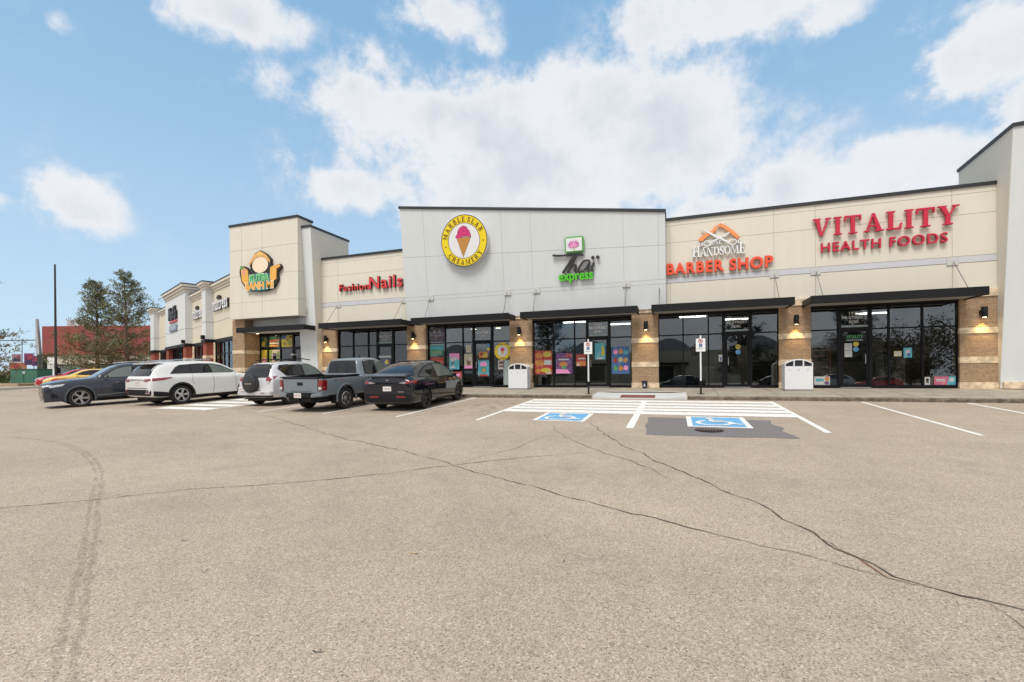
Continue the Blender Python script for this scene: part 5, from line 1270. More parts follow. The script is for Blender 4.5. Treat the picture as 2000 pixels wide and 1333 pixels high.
def pine(x, y, h, rad, seed, label, base_z=0.1, z0=.12, mats=(needles, needles_b), dens=.82, blades=9, lean_=0):
    rnd = random.Random(seed); r = root("pine_tree", (x, y, base_z), label, "pine tree", "tall pines by the lot")
    tr = MB(); pts = [(math.sin(i * .9 + seed) * .12 + lean_ * i, math.cos(i * 1.3 + seed) * .10, h * i / 9) for i in range(10)]
    tr.tube(pts, [.26 * (1 - i / 9.6) * h / 13 + .02 for i in range(10)], 9)
    up_, lo_ = MB(), MB(); zz = h * z0
    def ax(z): 
        t = z / h * 9; i = min(8, int(t)); return Vector(pts[i]).lerp(Vector(pts[i + 1]), t - i)
    while zz < h * .985:
        t = zz / h
        L0 = rad * (1.0 if t < .30 else .66 * ((1 - t) / .70) ** .6 + .34 * max(0, 1 - (t - .30) / .15))
        for _ in range(rnd.choice([3, 4, 4, 5])):
            a = rnd.uniform(0, 2 * math.pi); L = L0 * rnd.uniform(.45, 1.12) + .15; rise = L * (rnd.uniform(.05, .3) if t < .45 else rnd.uniform(.3, .75))
            o = ax(zz); P = []
            for i in range(6):
                u = i / 5; P.append(o + Vector((math.cos(a + .25 * u * math.sin(zz * 7)) * L * u, math.sin(a + .25 * u * math.sin(zz * 7)) * L * u, rise * u ** 1.5 - .10 * L * u * (1 - u) * 2)))
            tr.tube(P, [.055 * (1 - .8 * i / 5) * (1.2 - t * .5) for i in range(6)], 4, caps=False)
            tgt = lo_ if (t < .38 and rnd.random() < .6) else up_
            n = max(3, int((4 + L * 4.2) * dens))
            for i in range(n):
                u = rnd.uniform(.38, 1.03); k = min(4, int(u * 5)); c = P[k].lerp(P[k + 1], min(1.15, u * 5 - k)); sp = .10 * L * (1 - abs(u - .65)) + .09
                c = c + Vector((rnd.gauss(0, sp), rnd.gauss(0, sp), rnd.gauss(.04, sp * .45)))
                clump(tgt, c, rnd, .30 + .08 * rnd.random(), blades, Vector((math.cos(a) * .6, math.sin(a) * .6, .7)), .034)
        zz += rnd.uniform(.20, .42) * h / 13 * (1.25 if t < .5 else 1)
    tr.build("trunk", bark, r, smooth=True); up_.build("crown", mats[0], r, recalc=False)
    if lo_.f: lo_.build("lower_crown", mats[1], r, recalc=False)
    return r
pine(-62.05, 36.3, 13.1, 4.7, 5, "taller pine with a forked top, close to the far end of the store wing")
pine(-65.5, 35.2, 12.0, 4.4, 11, "slimmer pine left of the taller one, in front of the red building")
pine(-50.9, 18.6, 11.6, 3.6, 21, "sparse pine half cut off by the left frame edge", dens=.62, blades=9, z0=.05)
def bushy(x, y, h, rad, m, label, name, cat, seed, n=900, base_z=0, trunk=True, low=.35, bs=.22):
    rnd = random.Random(seed); r = root(name, (x, y, base_z), label, cat)
    tr = MB(); cr = MB()
    tr.tube([(0, 0, 0), (.08, .03, h * .4), (0, .1, h * .8)], [.16, .11, .03], 7)
    for i in range(26):
        a = rnd.uniform(0, 6.28); z = h * rnd.uniform(low, .9); L = rad * math.sqrt(max(.05, 1 - ((z / h - .6) / .45) ** 2)) * rnd.uniform(.5, 1)
        P = [Vector((0, 0, z * .8)), Vector((math.cos(a) * L * .5, math.sin(a) * L * .5, z * .93)), Vector((math.cos(a) * L, math.sin(a) * L, z + .2 * L))]
        tr.tube(P, [.05, .03, .01], 4, caps=False)
        for j in range(n // 26):
            u = rnd.uniform(.2, 1.05); c = P[1].lerp(P[2], max(0, u * 2 - 1)) if u > .5 else P[0].lerp(P[1], u * 2)
            c = c + Vector((rnd.gauss(0, .3), rnd.gauss(0, .3), rnd.gauss(0, .25))) * rad * .32; clump(cr, c, rnd, bs, 2, None, .09)
    tr.build("trunk", bark, r); cr.build("crown", m, r, recalc=False); return r
bushy(-56.5, 45.0, 11.2, 3.4, autumn, "pale yellow autumn tree showing over the store wing's roof", "autumn_tree", "tree", 3, 1300)
rnd = random.Random(9); hg = root("hedge", (-66.5, 27.2, .1), "low dark green hedge left of the utility box", "hedge")
q = MB()
for _ in range(1500): clump(q, Vector((rnd.uniform(-5, 3.6), rnd.uniform(-.6, .6), rnd.uniform(.0, 1.0) ** .7 * 1.15)), rnd, .15, 3, None, .06)
q.build("foliage", hedge_m, hg, recalc=False)
q = MB(); [q.tube([(x_, rnd.uniform(-.3, .3), 0), (x_ + .1, 0, .9)], .03, 5) for x_ in [-4.5 + i * .7 for i in range(12)]]; q.build("stems", bark, hg)
rnd = random.Random(15)
for k, (x, y, w, h) in enumerate([(-58.0, 36.5, 4, 2.2), (-63.5, 38.5, 5, 2.6)]):
    sb = root("shrub", (x, y, .1), ["low brown shrub at the foot of the taller pine", "low brown shrub between the pines and the red building"][k], "shrub", "brown shrubs under the pines"); q = MB()
    for _ in range(900): clump(q, Vector((rnd.gauss(0, w * .35), rnd.gauss(0, .9), abs(rnd.gauss(0, h * .42)))), rnd, .22, 3, None, .07)
    q.build("foliage", needles_b, sb, recalc=False); q = MB()
    for i in range(9): q.tube([(rnd.gauss(0, .3), rnd.gauss(0, .2), 0), (rnd.gauss(0, w * .3), rnd.gauss(0, .5), h * .7)], [.04, .01], 4)
    q.build("stems", bark, sb)
# ------------------------------------------------------------------ vehicles
rubber = mat("tyre_rubber", (.018, .018, .018), .75, 0, .2, 12.0)
alloy = mat("alloy_silver", (.55, .56, .57), .28, .85); alloy_d = mat("alloy_dark", (.03, .03, .033), .35, .5); arch_m = mat("arch_black", (.012, .012, .012), .8)
clad = mat("black_cladding", (.014, .014, .016), .6, spec=.2)
cglass = mat("car_glass", (.008, .009, .010), .04, coat=.2, spec=.5)
def mat_cglass(name, tint):
    m = mat_glass(name, tint, 1.0); return m
cgl2 = mat("car_glass_light", (.13, .16, .145), .04, coat=.2, spec=.5)
redl = mat("tail_red", (.22, .008, .012), .12, coat=1.0); clearl = mat("lamp_clear", (.62, .62, .62), .12, .2, coat=1.0); chrome = mat("chrome", (.70, .70, .70), .12, 1.0)
platem = mat("number_plate", (.76, .72, .70), .5); plate_t = mat("plate_letters", (.45, .33, .33), .5)
seam_m = mat("panel_gap", (.008, .008, .009), .7)

def catmull(rows, sub):
    out = []; n = len(rows)
    for i in range(n - 1):
        p0, p1, p2, p3 = rows[max(i - 1, 0)], rows[i], rows[i + 1], rows[min(i + 2, n - 1)]
        for s_ in range(sub):
            t = s_ / sub; r = []
            for a, b_, c, d_ in zip(p0, p1, p2, p3):
                # monotone-limited tangents on a non-uniform axis would overshoot less; blend towards linear
                cr = .5 * ((2 * b_) + (-a + c) * t + (2 * a - 5 * b_ + 4 * c - d_) * t * t + (-a + 3 * b_ - 3 * c + d_) * t ** 3)
                ln = b_ + (c - b_) * t; r.append(.55 * cr + .45 * ln)
            out.append(r)
    out.append(list(rows[-1])); return out
def section(y, zb, zs, w, zt, wt):
    k = zs - zb; g = zt - zs
    gh = min(1.0, max(0.0, (g - .12) / .25))        # 0 on bonnet and boot, 1 in the cabin
    pts = [(0, zb), (w * .80, zb), (w * .955, zb + .03), (w * .985, zb + .10 * k), (w, zb + .36 * k), (w * .998, zb + .66 * k), (w * .985, zs - .10 * k), (w * .958, zs - .005)]
    if gh < .5:
        pts += [(w * .90, zs + g * .35), (w * .80, zs + g * .66), (w * .62, zs + g * .86), (w * .34, zs + g * .97), (0, zt)]
    else:
        s0 = w * .93
        pts += [(s0, zs + .015), (s0 + (wt - s0) * .5, zs + g * .46), (wt + .02, zs + g * .88), (wt * .86, zt - .018 - .01 * g), (wt * .5, zt - .002), (0, zt)][0:6]
        pts = pts[:8] + [pts[8], pts[9], pts[10], pts[11], pts[13]] if len(pts) > 13 else pts
    return [(x, y, z) for x, z in pts]
def car_body(rows, wheels, wr, paint, sub=4, name="body", parent=None, arch_w=.36, cut=None):
    rs = catmull(rows, sub); secs = [section(*r) for r in rs]; n = len(secs[0]); mb = MB(); idx = []
    for s_ in secs:
        row = []
        for (x, y, z) in s_: row.append(len(mb.v)); mb.v.append((x, y, z))
        for (x, y, z) in s_[-2:0:-1]: row.append(len(mb.v)); mb.v.append((-x, y, z))
        idx.append(row)
    m_ = len(idx[0])
    for a, c in zip(idx, idx[1:]):
        for j in range(m_): k = (j + 1) % m_; mb.f.append((a[j], a[k], c[k], c[j]))
    mb.f.append(tuple(reversed(idx[0]))); mb.f.append(tuple(idx[-1]))
    o = mb.build(name, paint)
    md = o.modifiers.new("round", 'SUBSURF'); md.levels = 1; md.render_levels = 1
    cutters = []
    def boolean(cm, mm):
        cm.data.materials.append(mm) if not cm.data.materials else None
        b_ = o.modifiers.new("cut", 'BOOLEAN'); b_.operation = 'DIFFERENCE'; b_.object = cm; b_.solver = 'EXACT'; b_.material_mode = 'TRANSFER'; cutters.append(cm)
    W_ = max(r[3] for r in rows)
    for (wy_, wz) in wheels:
        for sx in (-1, 1):
            c = MB().cyl_x(wr, min(sx * (W_ - arch_w), sx * (W_ + .2)), max(sx * (W_ - arch_w), sx * (W_ + .2)), wy_, wz).build("cutter", arch_m)
            boolean(c, arch_m)
    if cut:
        c = MB().box(*cut).build("cutter", clad); boolean(c, clad)
    bpy.context.view_layer.update()
    dg = bpy.context.evaluated_depsgraph_get(); me = bpy.data.meshes.new_from_object(o.evaluated_get(dg))
    o.modifiers.clear(); o.data = me
    for c in cutters: bpy.data.objects.remove(c)
    o.parent = parent
    me.shade_smooth(); me.set_sharp_from_angle(angle=R(38))
    bm = bmesh.new(); bm.from_mesh(me); tree = BVHTree.FromBMesh(bm); bm.free()
    return o, tree
def panel(tree, pts, axis, m, parent, name, off=.006, cuts=5, thick=0.0):
    """outline given in a plane, pressed onto the body. axis: '+x','-x' outline (y,z); '-y' rear, '+y' front outline (x,z); '+z' outline (x,y)"""
    bm = bmesh.new()
    to3 = {'x': lambda a, c: Vector((0, a, c)), 'y': lambda a, c: Vector((a, 0, c)), 'z': lambda a, c: Vector((a, c, 0))}[axis[1]]
    f = bm.faces.new([bm.verts.new(to3(*p)) for p in pts])
    bmesh.ops.triangulate(bm, faces=[f]); bmesh.ops.subdivide_edges(bm, edges=bm.edges[:], cuts=cuts, use_grid_fill=True)
    bmesh.ops.triangulate(bm, faces=bm.faces[:])
    k = {'x': 0, 'y': 1, 'z': 2}[axis[1]]; sgn = 1 if axis[0] == '+' else -1
    d_ = Vector((0, 0, 0)); d_[k] = -sgn
    for v in bm.verts:
        o = v.co.copy(); o[k] = sgn * 8
        h = tree.ray_cast(o, d_)
        if h[0] is None:
            h = tree.find_nearest(v.co + Vector([(sgn * 1.0 if i == k else 0) for i in range(3)]))
            v.co = h[0] + Vector([(sgn * off if i == k else 0) for i in range(3)])
        else:
            v.co = h[0] + Vector([(sgn * off if i == k else 0) for i in range(3)])
    me = bpy.data.meshes.new(name)
    bmesh.ops.recalc_face_normals(bm, faces=bm.faces[:])
    if bm.faces and sum((f.normal[k] * sgn) for f in bm.faces) < 0: bmesh.ops.reverse_faces(bm, faces=bm.faces[:])
    bm.to_mesh(me); bm.free(); me.materials.append(m); me.shade_smooth()
    o = bpy.data.objects.new(name, me); col.objects.link(o); o.parent = parent; return o
def both(tree, pts, m, parent, name, off=.006, cuts=5): return [panel(tree, pts, a, m, parent, name, off, cuts) for a in ('+x', '-x')]
def seam(tree, pts, parent, w=.012, off=.0035):
    """door gap lines on both sides; pts polyline in (y, z)"""
    for ax in ('+x', '-x'):
        mb = MB(); sgn = 1 if ax == '+x' else -1; L = []
        for (a, c) in zip(pts, pts[1:]):
            for i in range(8): L.append((a[0] + (c[0] - a[0]) * i / 8, a[1] + (c[1] - a[1]) * i / 8))
        L.append(pts[-1])
        for i, (y, z) in enumerate(L):
            p, n_ = L[max(i - 1, 0)], L[min(i + 1, len(L) - 1)]; dy, dz = n_[0] - p[0], n_[1] - p[1]; l = math.hypot(dy, dz) or 1
            for s_ in (-.5, .5):
                yy, zz = y - dz / l * w * s_, z + dy / l * w * s_
                h = tree.ray_cast(Vector((sgn * 4, yy, zz)), Vector((-sgn, 0, 0)))
                xx = h[0].x + sgn * off if h[0] is not None else 0
                mb.v.append((xx, yy, zz))
        for i in range(len(L) - 1): mb.f.append((2 * i, 2 * i + 1, 2 * i + 3, 2 * i + 2))
        mb.build("door_gap", seam_m, parent)
def inset(pts, d_):
    cx = sum(p[0] for p in pts) / len(pts); cy = sum(p[1] for p in pts) / len(pts); out = []
    for x, y in pts:
        l = math.hypot(x - cx, y - cy) or 1; k = max(.3, 1 - d_ / l); out.append((cx + (x - cx) * k, cy + (y - cy) * k))
    return out
def make_wheel(r, w, rim_r, spokes, m_rim, m_face, twist=.0, paired=False):
    t = MB(); h = w / 2
    t.lathe([(rim_r, -h * .8), (rim_r + .02, -h * .95), (r - .05, -h), (r - .012, -h * .82), (r, -h * .5), (r, h * .5), (r - .012, h * .82), (r - .05, h), (rim_r + .02, h * .95), (rim_r, h * .8), (rim_r - .03, h * .2), (rim_r - .03, -h * .8), (rim_r, -h * .8)], 40, 'x')
    wh = t.build("wheel", rubber, smooth=True, sharp=50)
    q = MB()
    q.lathe([(rim_r + .004, h * .80), (rim_r - .012, h * .90), (rim_r - .03, h * .86), (rim_r - .035, h * .3)], 40, 'x')
    q.lathe([(.001, h * .74), (.055, h * .74), (.075, h * .62), (.09, h * .5)], 20, 'x')
    for i in range(spokes):
        for kk in ((-.13, .13) if paired else (0,)):
            a0 = 2 * math.pi * i / spokes + kk * .3; a1 = 2 * math.pi * i / spokes + twist + kk * 1.0
            wd0, wd1 = (.022, .02) if paired else (.030, .026)
            c0, s0, c1, s1 = math.cos(a0), math.sin(a0), math.cos(a1), math.sin(a1); r0, r1 = .06, rim_r - .015
            P = lambda r_, c_, s_, o_, x_: (x_, c_ * r_ - s_ * o_, s_ * r_ + c_ * o_)
            f = [P(r0, c0, s0, -wd0, h * .70), P(r0, c0, s0, wd0, h * .70), P(r1, c1, s1, wd1, h * .80), P(r1, c1, s1, -wd1, h * .80)]
            bk = [P(r0, c0, s0, -wd0, h * .50), P(r0, c0, s0, wd0, h * .50), P(r1, c1, s1, wd1, h * .55), P(r1, c1, s1, -wd1, h * .55)]
            q.hexa(bk + f)
    rm = q.build("rim", m_rim, wh)
    MB().lathe([(.001, h * .18), (rim_r - .02, h * .18), (rim_r - .02, -h * .4)], 30, 'x').build("brake_disc", m_face, wh)
    return wh
def place_wheels(proto, car, pos):
    """pos: (x, y, z, steer); proto is used for the first, copies for the rest"""
    for i, (x, y, z) in enumerate(pos):
        o = proto if i == 0 else copy_tree(proto)
        o.parent = car; o.location = (x, y, z); o.rotation_euler = (R(17 * i), 0, 0 if x > 0 else math.pi)
def car_root(x, y, head, label, name="parked_car", cat="car", group="vehicles parked in front of the plaza"):
    r = root(name, (x, y, lz(y)), label, cat, group)
    sl = math.atan(.0451) if y < 18 else math.atan(-.0) 
    r.rotation_euler = (Matrix.Rotation(sl, 3, 'X') @ Matrix.Rotation(head, 3, 'Z')).to_euler()
    return r
def plate(car, y, z, txt, face=-1, x=0, tilt=0):
    p = MB().box(x - .155, x + .155, y - .006, y + .006, z - .078, z + .078).build("number_plate", platem, car, bevel=.004)
    text(txt, (x - .115, x + .115, z - .035, z + .035), y - .0085, y - .0065, plate_t, p, bold=.03)
def mirror(car, x, y, z, m):
    for s_ in (-1, 1):
        MB().hexa([(s_ * (x - .03), y - .03, z - .02), (s_ * (x + .18), y - .05, z - .02), (s_ * (x + .19), y + .05, z - .01), (s_ * (x - .03), y + .08, z), (s_ * (x + .01), y - .03, z + .05), (s_ * (x + .20), y - .05, z + .12), (s_ * (x + .19), y + .05, z + .10), (s_ * x, y + .07, z + .04)]).build("wing_mirror", m, car, bevel=.02, smooth=True)
def under(car, x, y0, y1, z0=.2, z1=.45): MB().box(-x, x, y0, y1, z0, z1).build("underbody", arch_m, car)

# --- black crossover hatchback
c = car_root(-9.08, 13.98, R(3.5), "black crossover hatchback with a lip spoiler and black wheels, nearest to the ice cream shop")
pt = mat_paint("paint_black", (.010, .012, .019), .3, .0)
rows = [(-.985, .46, .82, .83, .92, .68), (-.965, .32, .94, .90, 1.08, .68), (-.90, .26, .99, .93, 1.155, .68), (-.78, .24, 1.02, .945, 1.215, .69), (-.45, .23, 1.04, .955, 1.375, .66), (0, .22, 1.03, .96, 1.54, .615), (.45, .2, 1.015, .96, 1.64, .60), (.9, .2, 1.0, .96, 1.69, .59), (1.4, .2, .985, .96, 1.70, .59), (1.85, .2, .975, .96, 1.655, .60), (2.25, .2, .96, .96, 1.51, .62), (2.62, .2, .95, .96, 1.28, .66), (2.92, .2, .935, .955, 1.10, .7), (3.2, .2, .89, .94, 1.0, .7), (3.5, .2, .80, .90, .89, .64), (3.68, .2, .70, .82, .78, .55), (3.74, .22, .64, .77, .71, .5), (3.75, .26, .62, .75, .68, .48)]
bd, tr = car_body(rows, [(0, .36), (2.89, .36)], .405, pt, parent=c)
win = [(-.42, 1.13), (-.05, 1.33), (.4, 1.48), (.9, 1.555), (1.4, 1.575), (1.8, 1.53), (2.2, 1.39), (2.56, 1.14), (2.58, 1.04), (1.4, 1.05), (.2, 1.075)]
both(tr, win, seam_m, bd, "window_trim", .004)
both(tr, [(-.32, 1.14), (0, 1.315), (.42, 1.45), (1.0, 1.535), (1.02, 1.08), (.2, 1.105)], cglass, bd, "rear_window", .009); both(tr, [(1.08, 1.54), (1.4, 1.548), (1.79, 1.50), (2.17, 1.37), (2.49, 1.14), (2.48, 1.07), (1.1, 1.08)], cgl2, bd, "front_window", .009)
panel(tr, [(-.62, 1.26), (.62, 1.26), (.55, 1.52), (.50, 1.635), (-.50, 1.635), (-.55, 1.52)], '-y', cglass, bd, "rear_screen", .007, 8)
panel(tr, [(-.60, .42), (.60, .42), (.58, 1.35), (-.58, 1.35)], '+z', cglass, bd, "glass_roof", .005, 8)
panel(tr, [(-.64, 1.10), (.64, 1.10), (.56, 1.52), (-.56, 1.52)], '+y', cglass, bd, "windscreen", .007, 8)
MB().hexa([(-.66, -.92, 1.125), (.66, -.92, 1.125), (.70, -.66, 1.22), (-.70, -.66, 1.22), (-.62, -.96, 1.185), (.62, -.96, 1.185), (.68, -.66, 1.275), (-.68, -.66, 1.275)]).build("spoiler", mat("gloss_black", (.01, .01, .01), .15, coat=1.0), bd, bevel=.012)
for sg in (1, -1):
    P = [(sg * .44, .945), (sg * .62, .925), (sg * .72, .93), (sg * .74, 1.0), (sg * .64, 1.0), (sg * .54, .985)]
    panel(tr, P, '-y', mat('lamp_smoked', (.30, .26, .27), .15, .2, coat=1.0), bd, "tail_lamp", .007); panel(tr, [(sg * .68, .925), (sg * .80, .935), (sg * .895, .97), (sg * .89, 1.02), (sg * .72, 1.02)], '-y', redl, bd, "tail_lamp", .010)
    panel(tr, [(-.86, .90), (-.60, .96), (-.60, 1.03), (-.86, 1.04)], '+x' if sg > 0 else '-x', redl, bd, "tail_lamp", .007)
    panel(tr, [(sg * .32, .47), (sg * .70, .47), (sg * .62, .52), (sg * .36, .525)], '-y', redl, bd, "reflector", .012)
panel(tr, [(-.80, .33), (.80, .33), (.86, .40), (.86, .585), (-.86, .585), (-.86, .40)], '-y', clad, bd, "lower_bumper", .006, 8)
panel(tr, [(-.60, .84), (.60, .84), (.60, .865), (-.60, .865)], '-y', seam_m, bd, "boot_gap", .006)
q = MB(); q.box(-.06, .06, -.972, -.962, 1.045, 1.06); q.box(-.012, .012, -.973, -.962, .985, 1.05); q.build("badge", chrome, bd)
MB().box(.40, .62, -.995, -.985, .655, .672).build("script_badge", chrome, bd)
plate(c, -.995, .765, "CTR-481"); mirror(c, .92, 2.28, 1.05, pt)
both(tr, [(.34, .20), (2.55, .20), (2.52, .30), (.38, .30)], clad, bd, "sill", .01)
seam(tr, [(1.06, 1.04), (1.04, .6), (1.10, .31)], bd); seam(tr, [(.22, 1.06), (.36, .78), (.45, .70)], bd); seam(tr, [(2.5, 1.0), (2.48, .6), (2.42, .32)], bd)
both(tr, [(1.12, .88), (1.36, .88), (1.36, .905), (1.12, .905)], seam_m, bd, "door_handle", .008, 2); both(tr, [(.44, .88), (.66, .88), (.66, .905), (.44, .905)], seam_m, bd, "door_handle", .008, 2)
w_ = make_wheel(.355, .25, .255, 5, alloy_d, arch_m, .25, True)
place_wheels(w_, c, [(.83, 0, .355), (-.83, 0, .355), (.83, 2.89, .355), (-.83, 2.89, .355)]); under(c, .7, -.7, 3.3)

# --- grey pickup
c = car_root(-12.02, 13.5, R(-.5), "grey double-cab pickup truck with its tailgate towards the lot", "pickup_truck", "pickup truck")
c.scale = (1, 1, 1.03)
pt = mat_paint("paint_cement", (.185, .222, .248), .0, .3)
rows = [(-1.145, .66, 1.02, .905, 1.07, .84), (-1.13, .60, 1.10, .93, 1.145, .86), (-1.05, .56, 1.115, .945, 1.155, .87), (-.7, .52, 1.12, .955, 1.16, .88), (.3, .48, 1.12, .955, 1.165, .88), (.86, .46, 1.11, .95, 1.165, .88), (.90, .46, 1.11, .95, 1.19, .80), (.96, .46, 1.11, .95, 1.62, .67), (1.08, .46, 1.11, .95, 1.755, .645), (1.6, .46, 1.11, .95, 1.80, .645), (2.1, .46, 1.105, .95, 1.785, .645), (2.45, .46, 1.10, .95, 1.70, .65), (2.8, .46, 1.09, .95, 1.47, .68), (3.12, .46, 1.07, .95, 1.22, .74), (3.35, .46, 1.06, .95, 1.17, .78), (3.8, .50, 1.03, .94, 1.13, .76), (4.05, .52, .95, .90, 1.05, .7), (4.15, .58, .85, .84, .92, .6)]
bd, tr = car_body(rows, [(0, .385), (3.24, .385)], .45, pt, parent=c, cut=(-.78, .78, -1.02, .80, .75, 1.6))
both(tr, [(1.14, 1.18), (1.22, 1.62), (1.34, 1.69), (2.25, 1.67), (2.55, 1.55), (2.92, 1.18), (2.6, 1.15), (1.4, 1.15)], seam_m, bd, "window_trim", .004)
both(tr, [(1.20, 1.20), (1.27, 1.60), (1.38, 1.65), (1.86, 1.655), (1.86, 1.18), (1.4, 1.17)], cglass, bd, "rear_window", .009); both(tr, [(1.94, 1.655), (2.24, 1.64), (2.52, 1.52), (2.84, 1.19), (1.94, 1.18)], cgl2, bd, "front_window", .009)
panel(tr, [(-.67, 1.22), (.67, 1.22), (.60, 1.64), (.54, 1.68), (-.54, 1.68), (-.60, 1.64)], '-y', cglass, bd, "rear_screen", .008, 8)
for x in (-.24, .24): panel(tr, [(x - .012, 1.22), (x + .012, 1.22), (x + .012, 1.67), (x - .012, 1.67)], '-y', seam_m, bd, "screen_divider", .012, 2)
panel(tr, [(-.66, 1.24), (.66, 1.24), (.58, 1.68), (-.58, 1.68)], '+y', cglass, bd, "windscreen", .007, 8)
tg = MB().hexa([(-.74, -1.165, .64), (.74, -1.165, .64), (.74, -1.05, .64), (-.74, -1.05, .64), (-.76, -1.175, 1.12), (.76, -1.175, 1.12), (.76, -1.05, 1.12), (-.76, -1.05, 1.12)]).build("tailgate", pt, c, bevel=.02, smooth=True)
MB().hexa([(-.77, -1.19, 1.121), (.77, -1.19, 1.121), (.77, -1.03, 1.135), (-.77, -1.03, 1.135), (-.77, -1.185, 1.155), (.77, -1.185, 1.155), (.77, -1.03, 1.17), (-.77, -1.03, 1.17)]).build("tailgate_cap", clad, tg, bevel=.008)
MB().hexa([(-.46, -1.178, .69), (.46, -1.178, .69), (.46, -1.15, .69), (-.46, -1.15, .69), (-.40, -1.184, .78), (.40, -1.184, .78), (.40, -1.15, .78), (-.40, -1.15, .78)]).build("pressed_step", pt, tg, bevel=.012)
MB().box(-.13, .11, -1.192, -1.165, .90, 1.0).build("tailgate_handle", clad, tg, bevel=.01)
for sg in (-1, 1):
    MB().box(*sorted((sg * .765, sg * .805)), -1.16, .84, 1.14, 1.19).build("bed_rail", clad, c)
    MB().box(*sorted((sg * .81, sg * .93)), -1.162, .84, 1.145, 1.178).build("bed_rail", clad, c, bevel=.01)
    MB().hexa([(sg * .765, -1.185, .72), (sg * .93, -1.15, .72), (sg * .957, -.96, .72), (sg * .765, -.96, .72), (sg * .765, -1.185, 1.08), (sg * .935, -1.15, 1.08), (sg * .957, -.93, 1.06), (sg * .765, -.93, 1.06)]).build("tail_lamp", redl, c, bevel=.015)
    MB().box(*sorted((sg * .79, sg * .905)), -1.195, -1.15, .755, .85).build("reverse_lamp", clearl, c, bevel=.008)
    MB().hexa([(sg * .50, -1.30, .50), (sg * .93, -1.20, .53), (sg * .955, -.85, .53), (sg * .50, -1.0, .50), (sg * .52, -1.30, .62), (sg * .94, -1.20, .70), (sg * .955, -.85, .70), (sg * .50, -1.0, .64)]).build("bumper_corner", pt, c, bevel=.03, smooth=True)
    a = [(.33, .0)]
    fl = MB()
    for i in range(17):
        t = R(-10 + i * 12.5); 
        for rr, xx in ((.452, .955), (.50, .985), (.545, .955)): fl.v.append((sg * xx, math.cos(t) * rr, .385 + math.sin(t) * rr))
    for i in range(16):
        for j in range(2): fl.f.append((i * 3 + j, i * 3 + j + 1, i * 3 + 4 + j, i * 3 + 3 + j))
    for dy in (0, 3.24):
        o = fl.build("arch_flare", mat("paint_flare", (.13, .155, .18), .45), c, smooth=True); o.location = (0, dy, 0)
    MB().box(*sorted((sg * .70, sg * .93)), -.52, -.49, .25, .60).build("mud_flap", clad, c)
MB().box(-.52, .52, -1.30, -.95, .50, .64).build("bumper", clad, c, bevel=.02); MB().box(-.50, .50, -1.22, -1.0, .36, .499).build("tow_bar", arch_m, c, bevel=.02)
MB().tube([(.0, -1.30, .42), (.0, -1.0, .42)], .035, 8).build("tow_hitch", arch_m, c)
plate(c, -1.312, .575, "BXK-290"); mirror(c, .93, 2.6, 1.2, pt)
text("TRD", (0, .20, 0, .05), 0, .002, redp, bd, "decal"); dec = [o for o in children(bd) if o.name.startswith("decal")]
for o in dec: o.rotation_euler = (0, 0, R(90)); o.location = (.968, -.35, 1.02)
text("4x4", (0, .16, 0, .05), 0, .002, navy, bd, "decal"); o = [o for o in children(bd) if o.name.startswith("decal")][-1]; o.rotation_euler = (0, 0, R(90)); o.location = (.968, -.60, 1.02)
seam(tr, [(1.90, 1.15), (1.90, .6)], bd); seam(tr, [(1.10, 1.2), (1.02, .8), (1.04, .55)], bd); seam(tr, [(.90, 1.15), (.90, .5)], bd, .02); seam(tr, [(2.86, 1.1), (2.84, .58)], bd)
both(tr, [(1.2, 1.0), (1.42, 1.0), (1.42, 1.04), (1.2, 1.04)], clad, bd, "door_handle", .02, 2); both(tr, [(2.0, 1.0), (2.22, 1.0), (2.22, 1.04), (2.0, 1.04)], clad, bd, "door_handle", .02, 2)
MB().tube([(0, 2.0, 1.80), (0, 1.93, 1.88)], [.03, .008], 6).build("roof_antenna", clad, bd)
w_ = make_wheel(.385, .26, .235, 6, alloy, arch_m, .0, True)
place_wheels(w_, c, [(.82, 0, .385), (-.82, 0, .385), (.82, 3.24, .385), (-.82, 3.24, .385)]); under(c, .6, -.9, 3.6, .3, .6)

# --- silver white compact SUV with spare wheel
c = car_root(-15.5, 14.45, R(0), "silver white compact SUV with a black covered spare wheel on its tail")
c.scale = (1, 1, 1.03)
pt = mat_paint("paint_pearl", (.66, .67, .69), .1, .3)
rows = [(-.86, .46, .92, .82, 1.0, .66), (-.845, .38, 1.0, .87, 1.12, .66), (-.80, .33, 1.05, .89, 1.22, .64), (-.66, .31, 1.07, .905, 1.46, .61), (-.50, .30, 1.07, .91, 1.62, .59), (-.30, .29, 1.06, .91, 1.675, .585), (.3, .27, 1.04, .91, 1.70, .60), (.9, .26, 1.02, .91, 1.70, .60), (1.3, .26, 1.01, .91, 1.65, .60), (1.65, .26, 1.0, .91, 1.50, .63), (2.0, .26, .99, .905, 1.25, .68), (2.25, .27, .98, .90, 1.09, .73), (2.6, .27, .97, .90, 1.06, .74), (3.0, .27, .94, .89, 1.02, .7), (3.3, .3, .84, .85, .92, .6), (3.45, .34, .72, .78, .78, .5), (3.5, .42, .64, .70, .68, .4)]
bd, tr = car_body(rows, [(0, .34), (2.66, .34)], .39, pt, parent=c)
both(tr, [(-.42, 1.42), (-.28, 1.56), (.3, 1.60), (.95, 1.60), (1.28, 1.555), (1.6, 1.42), (1.96, 1.12), (1.9, 1.08), (.8, 1.10), (-.12, 1.13)], seam_m, bd, "window_trim", .004)
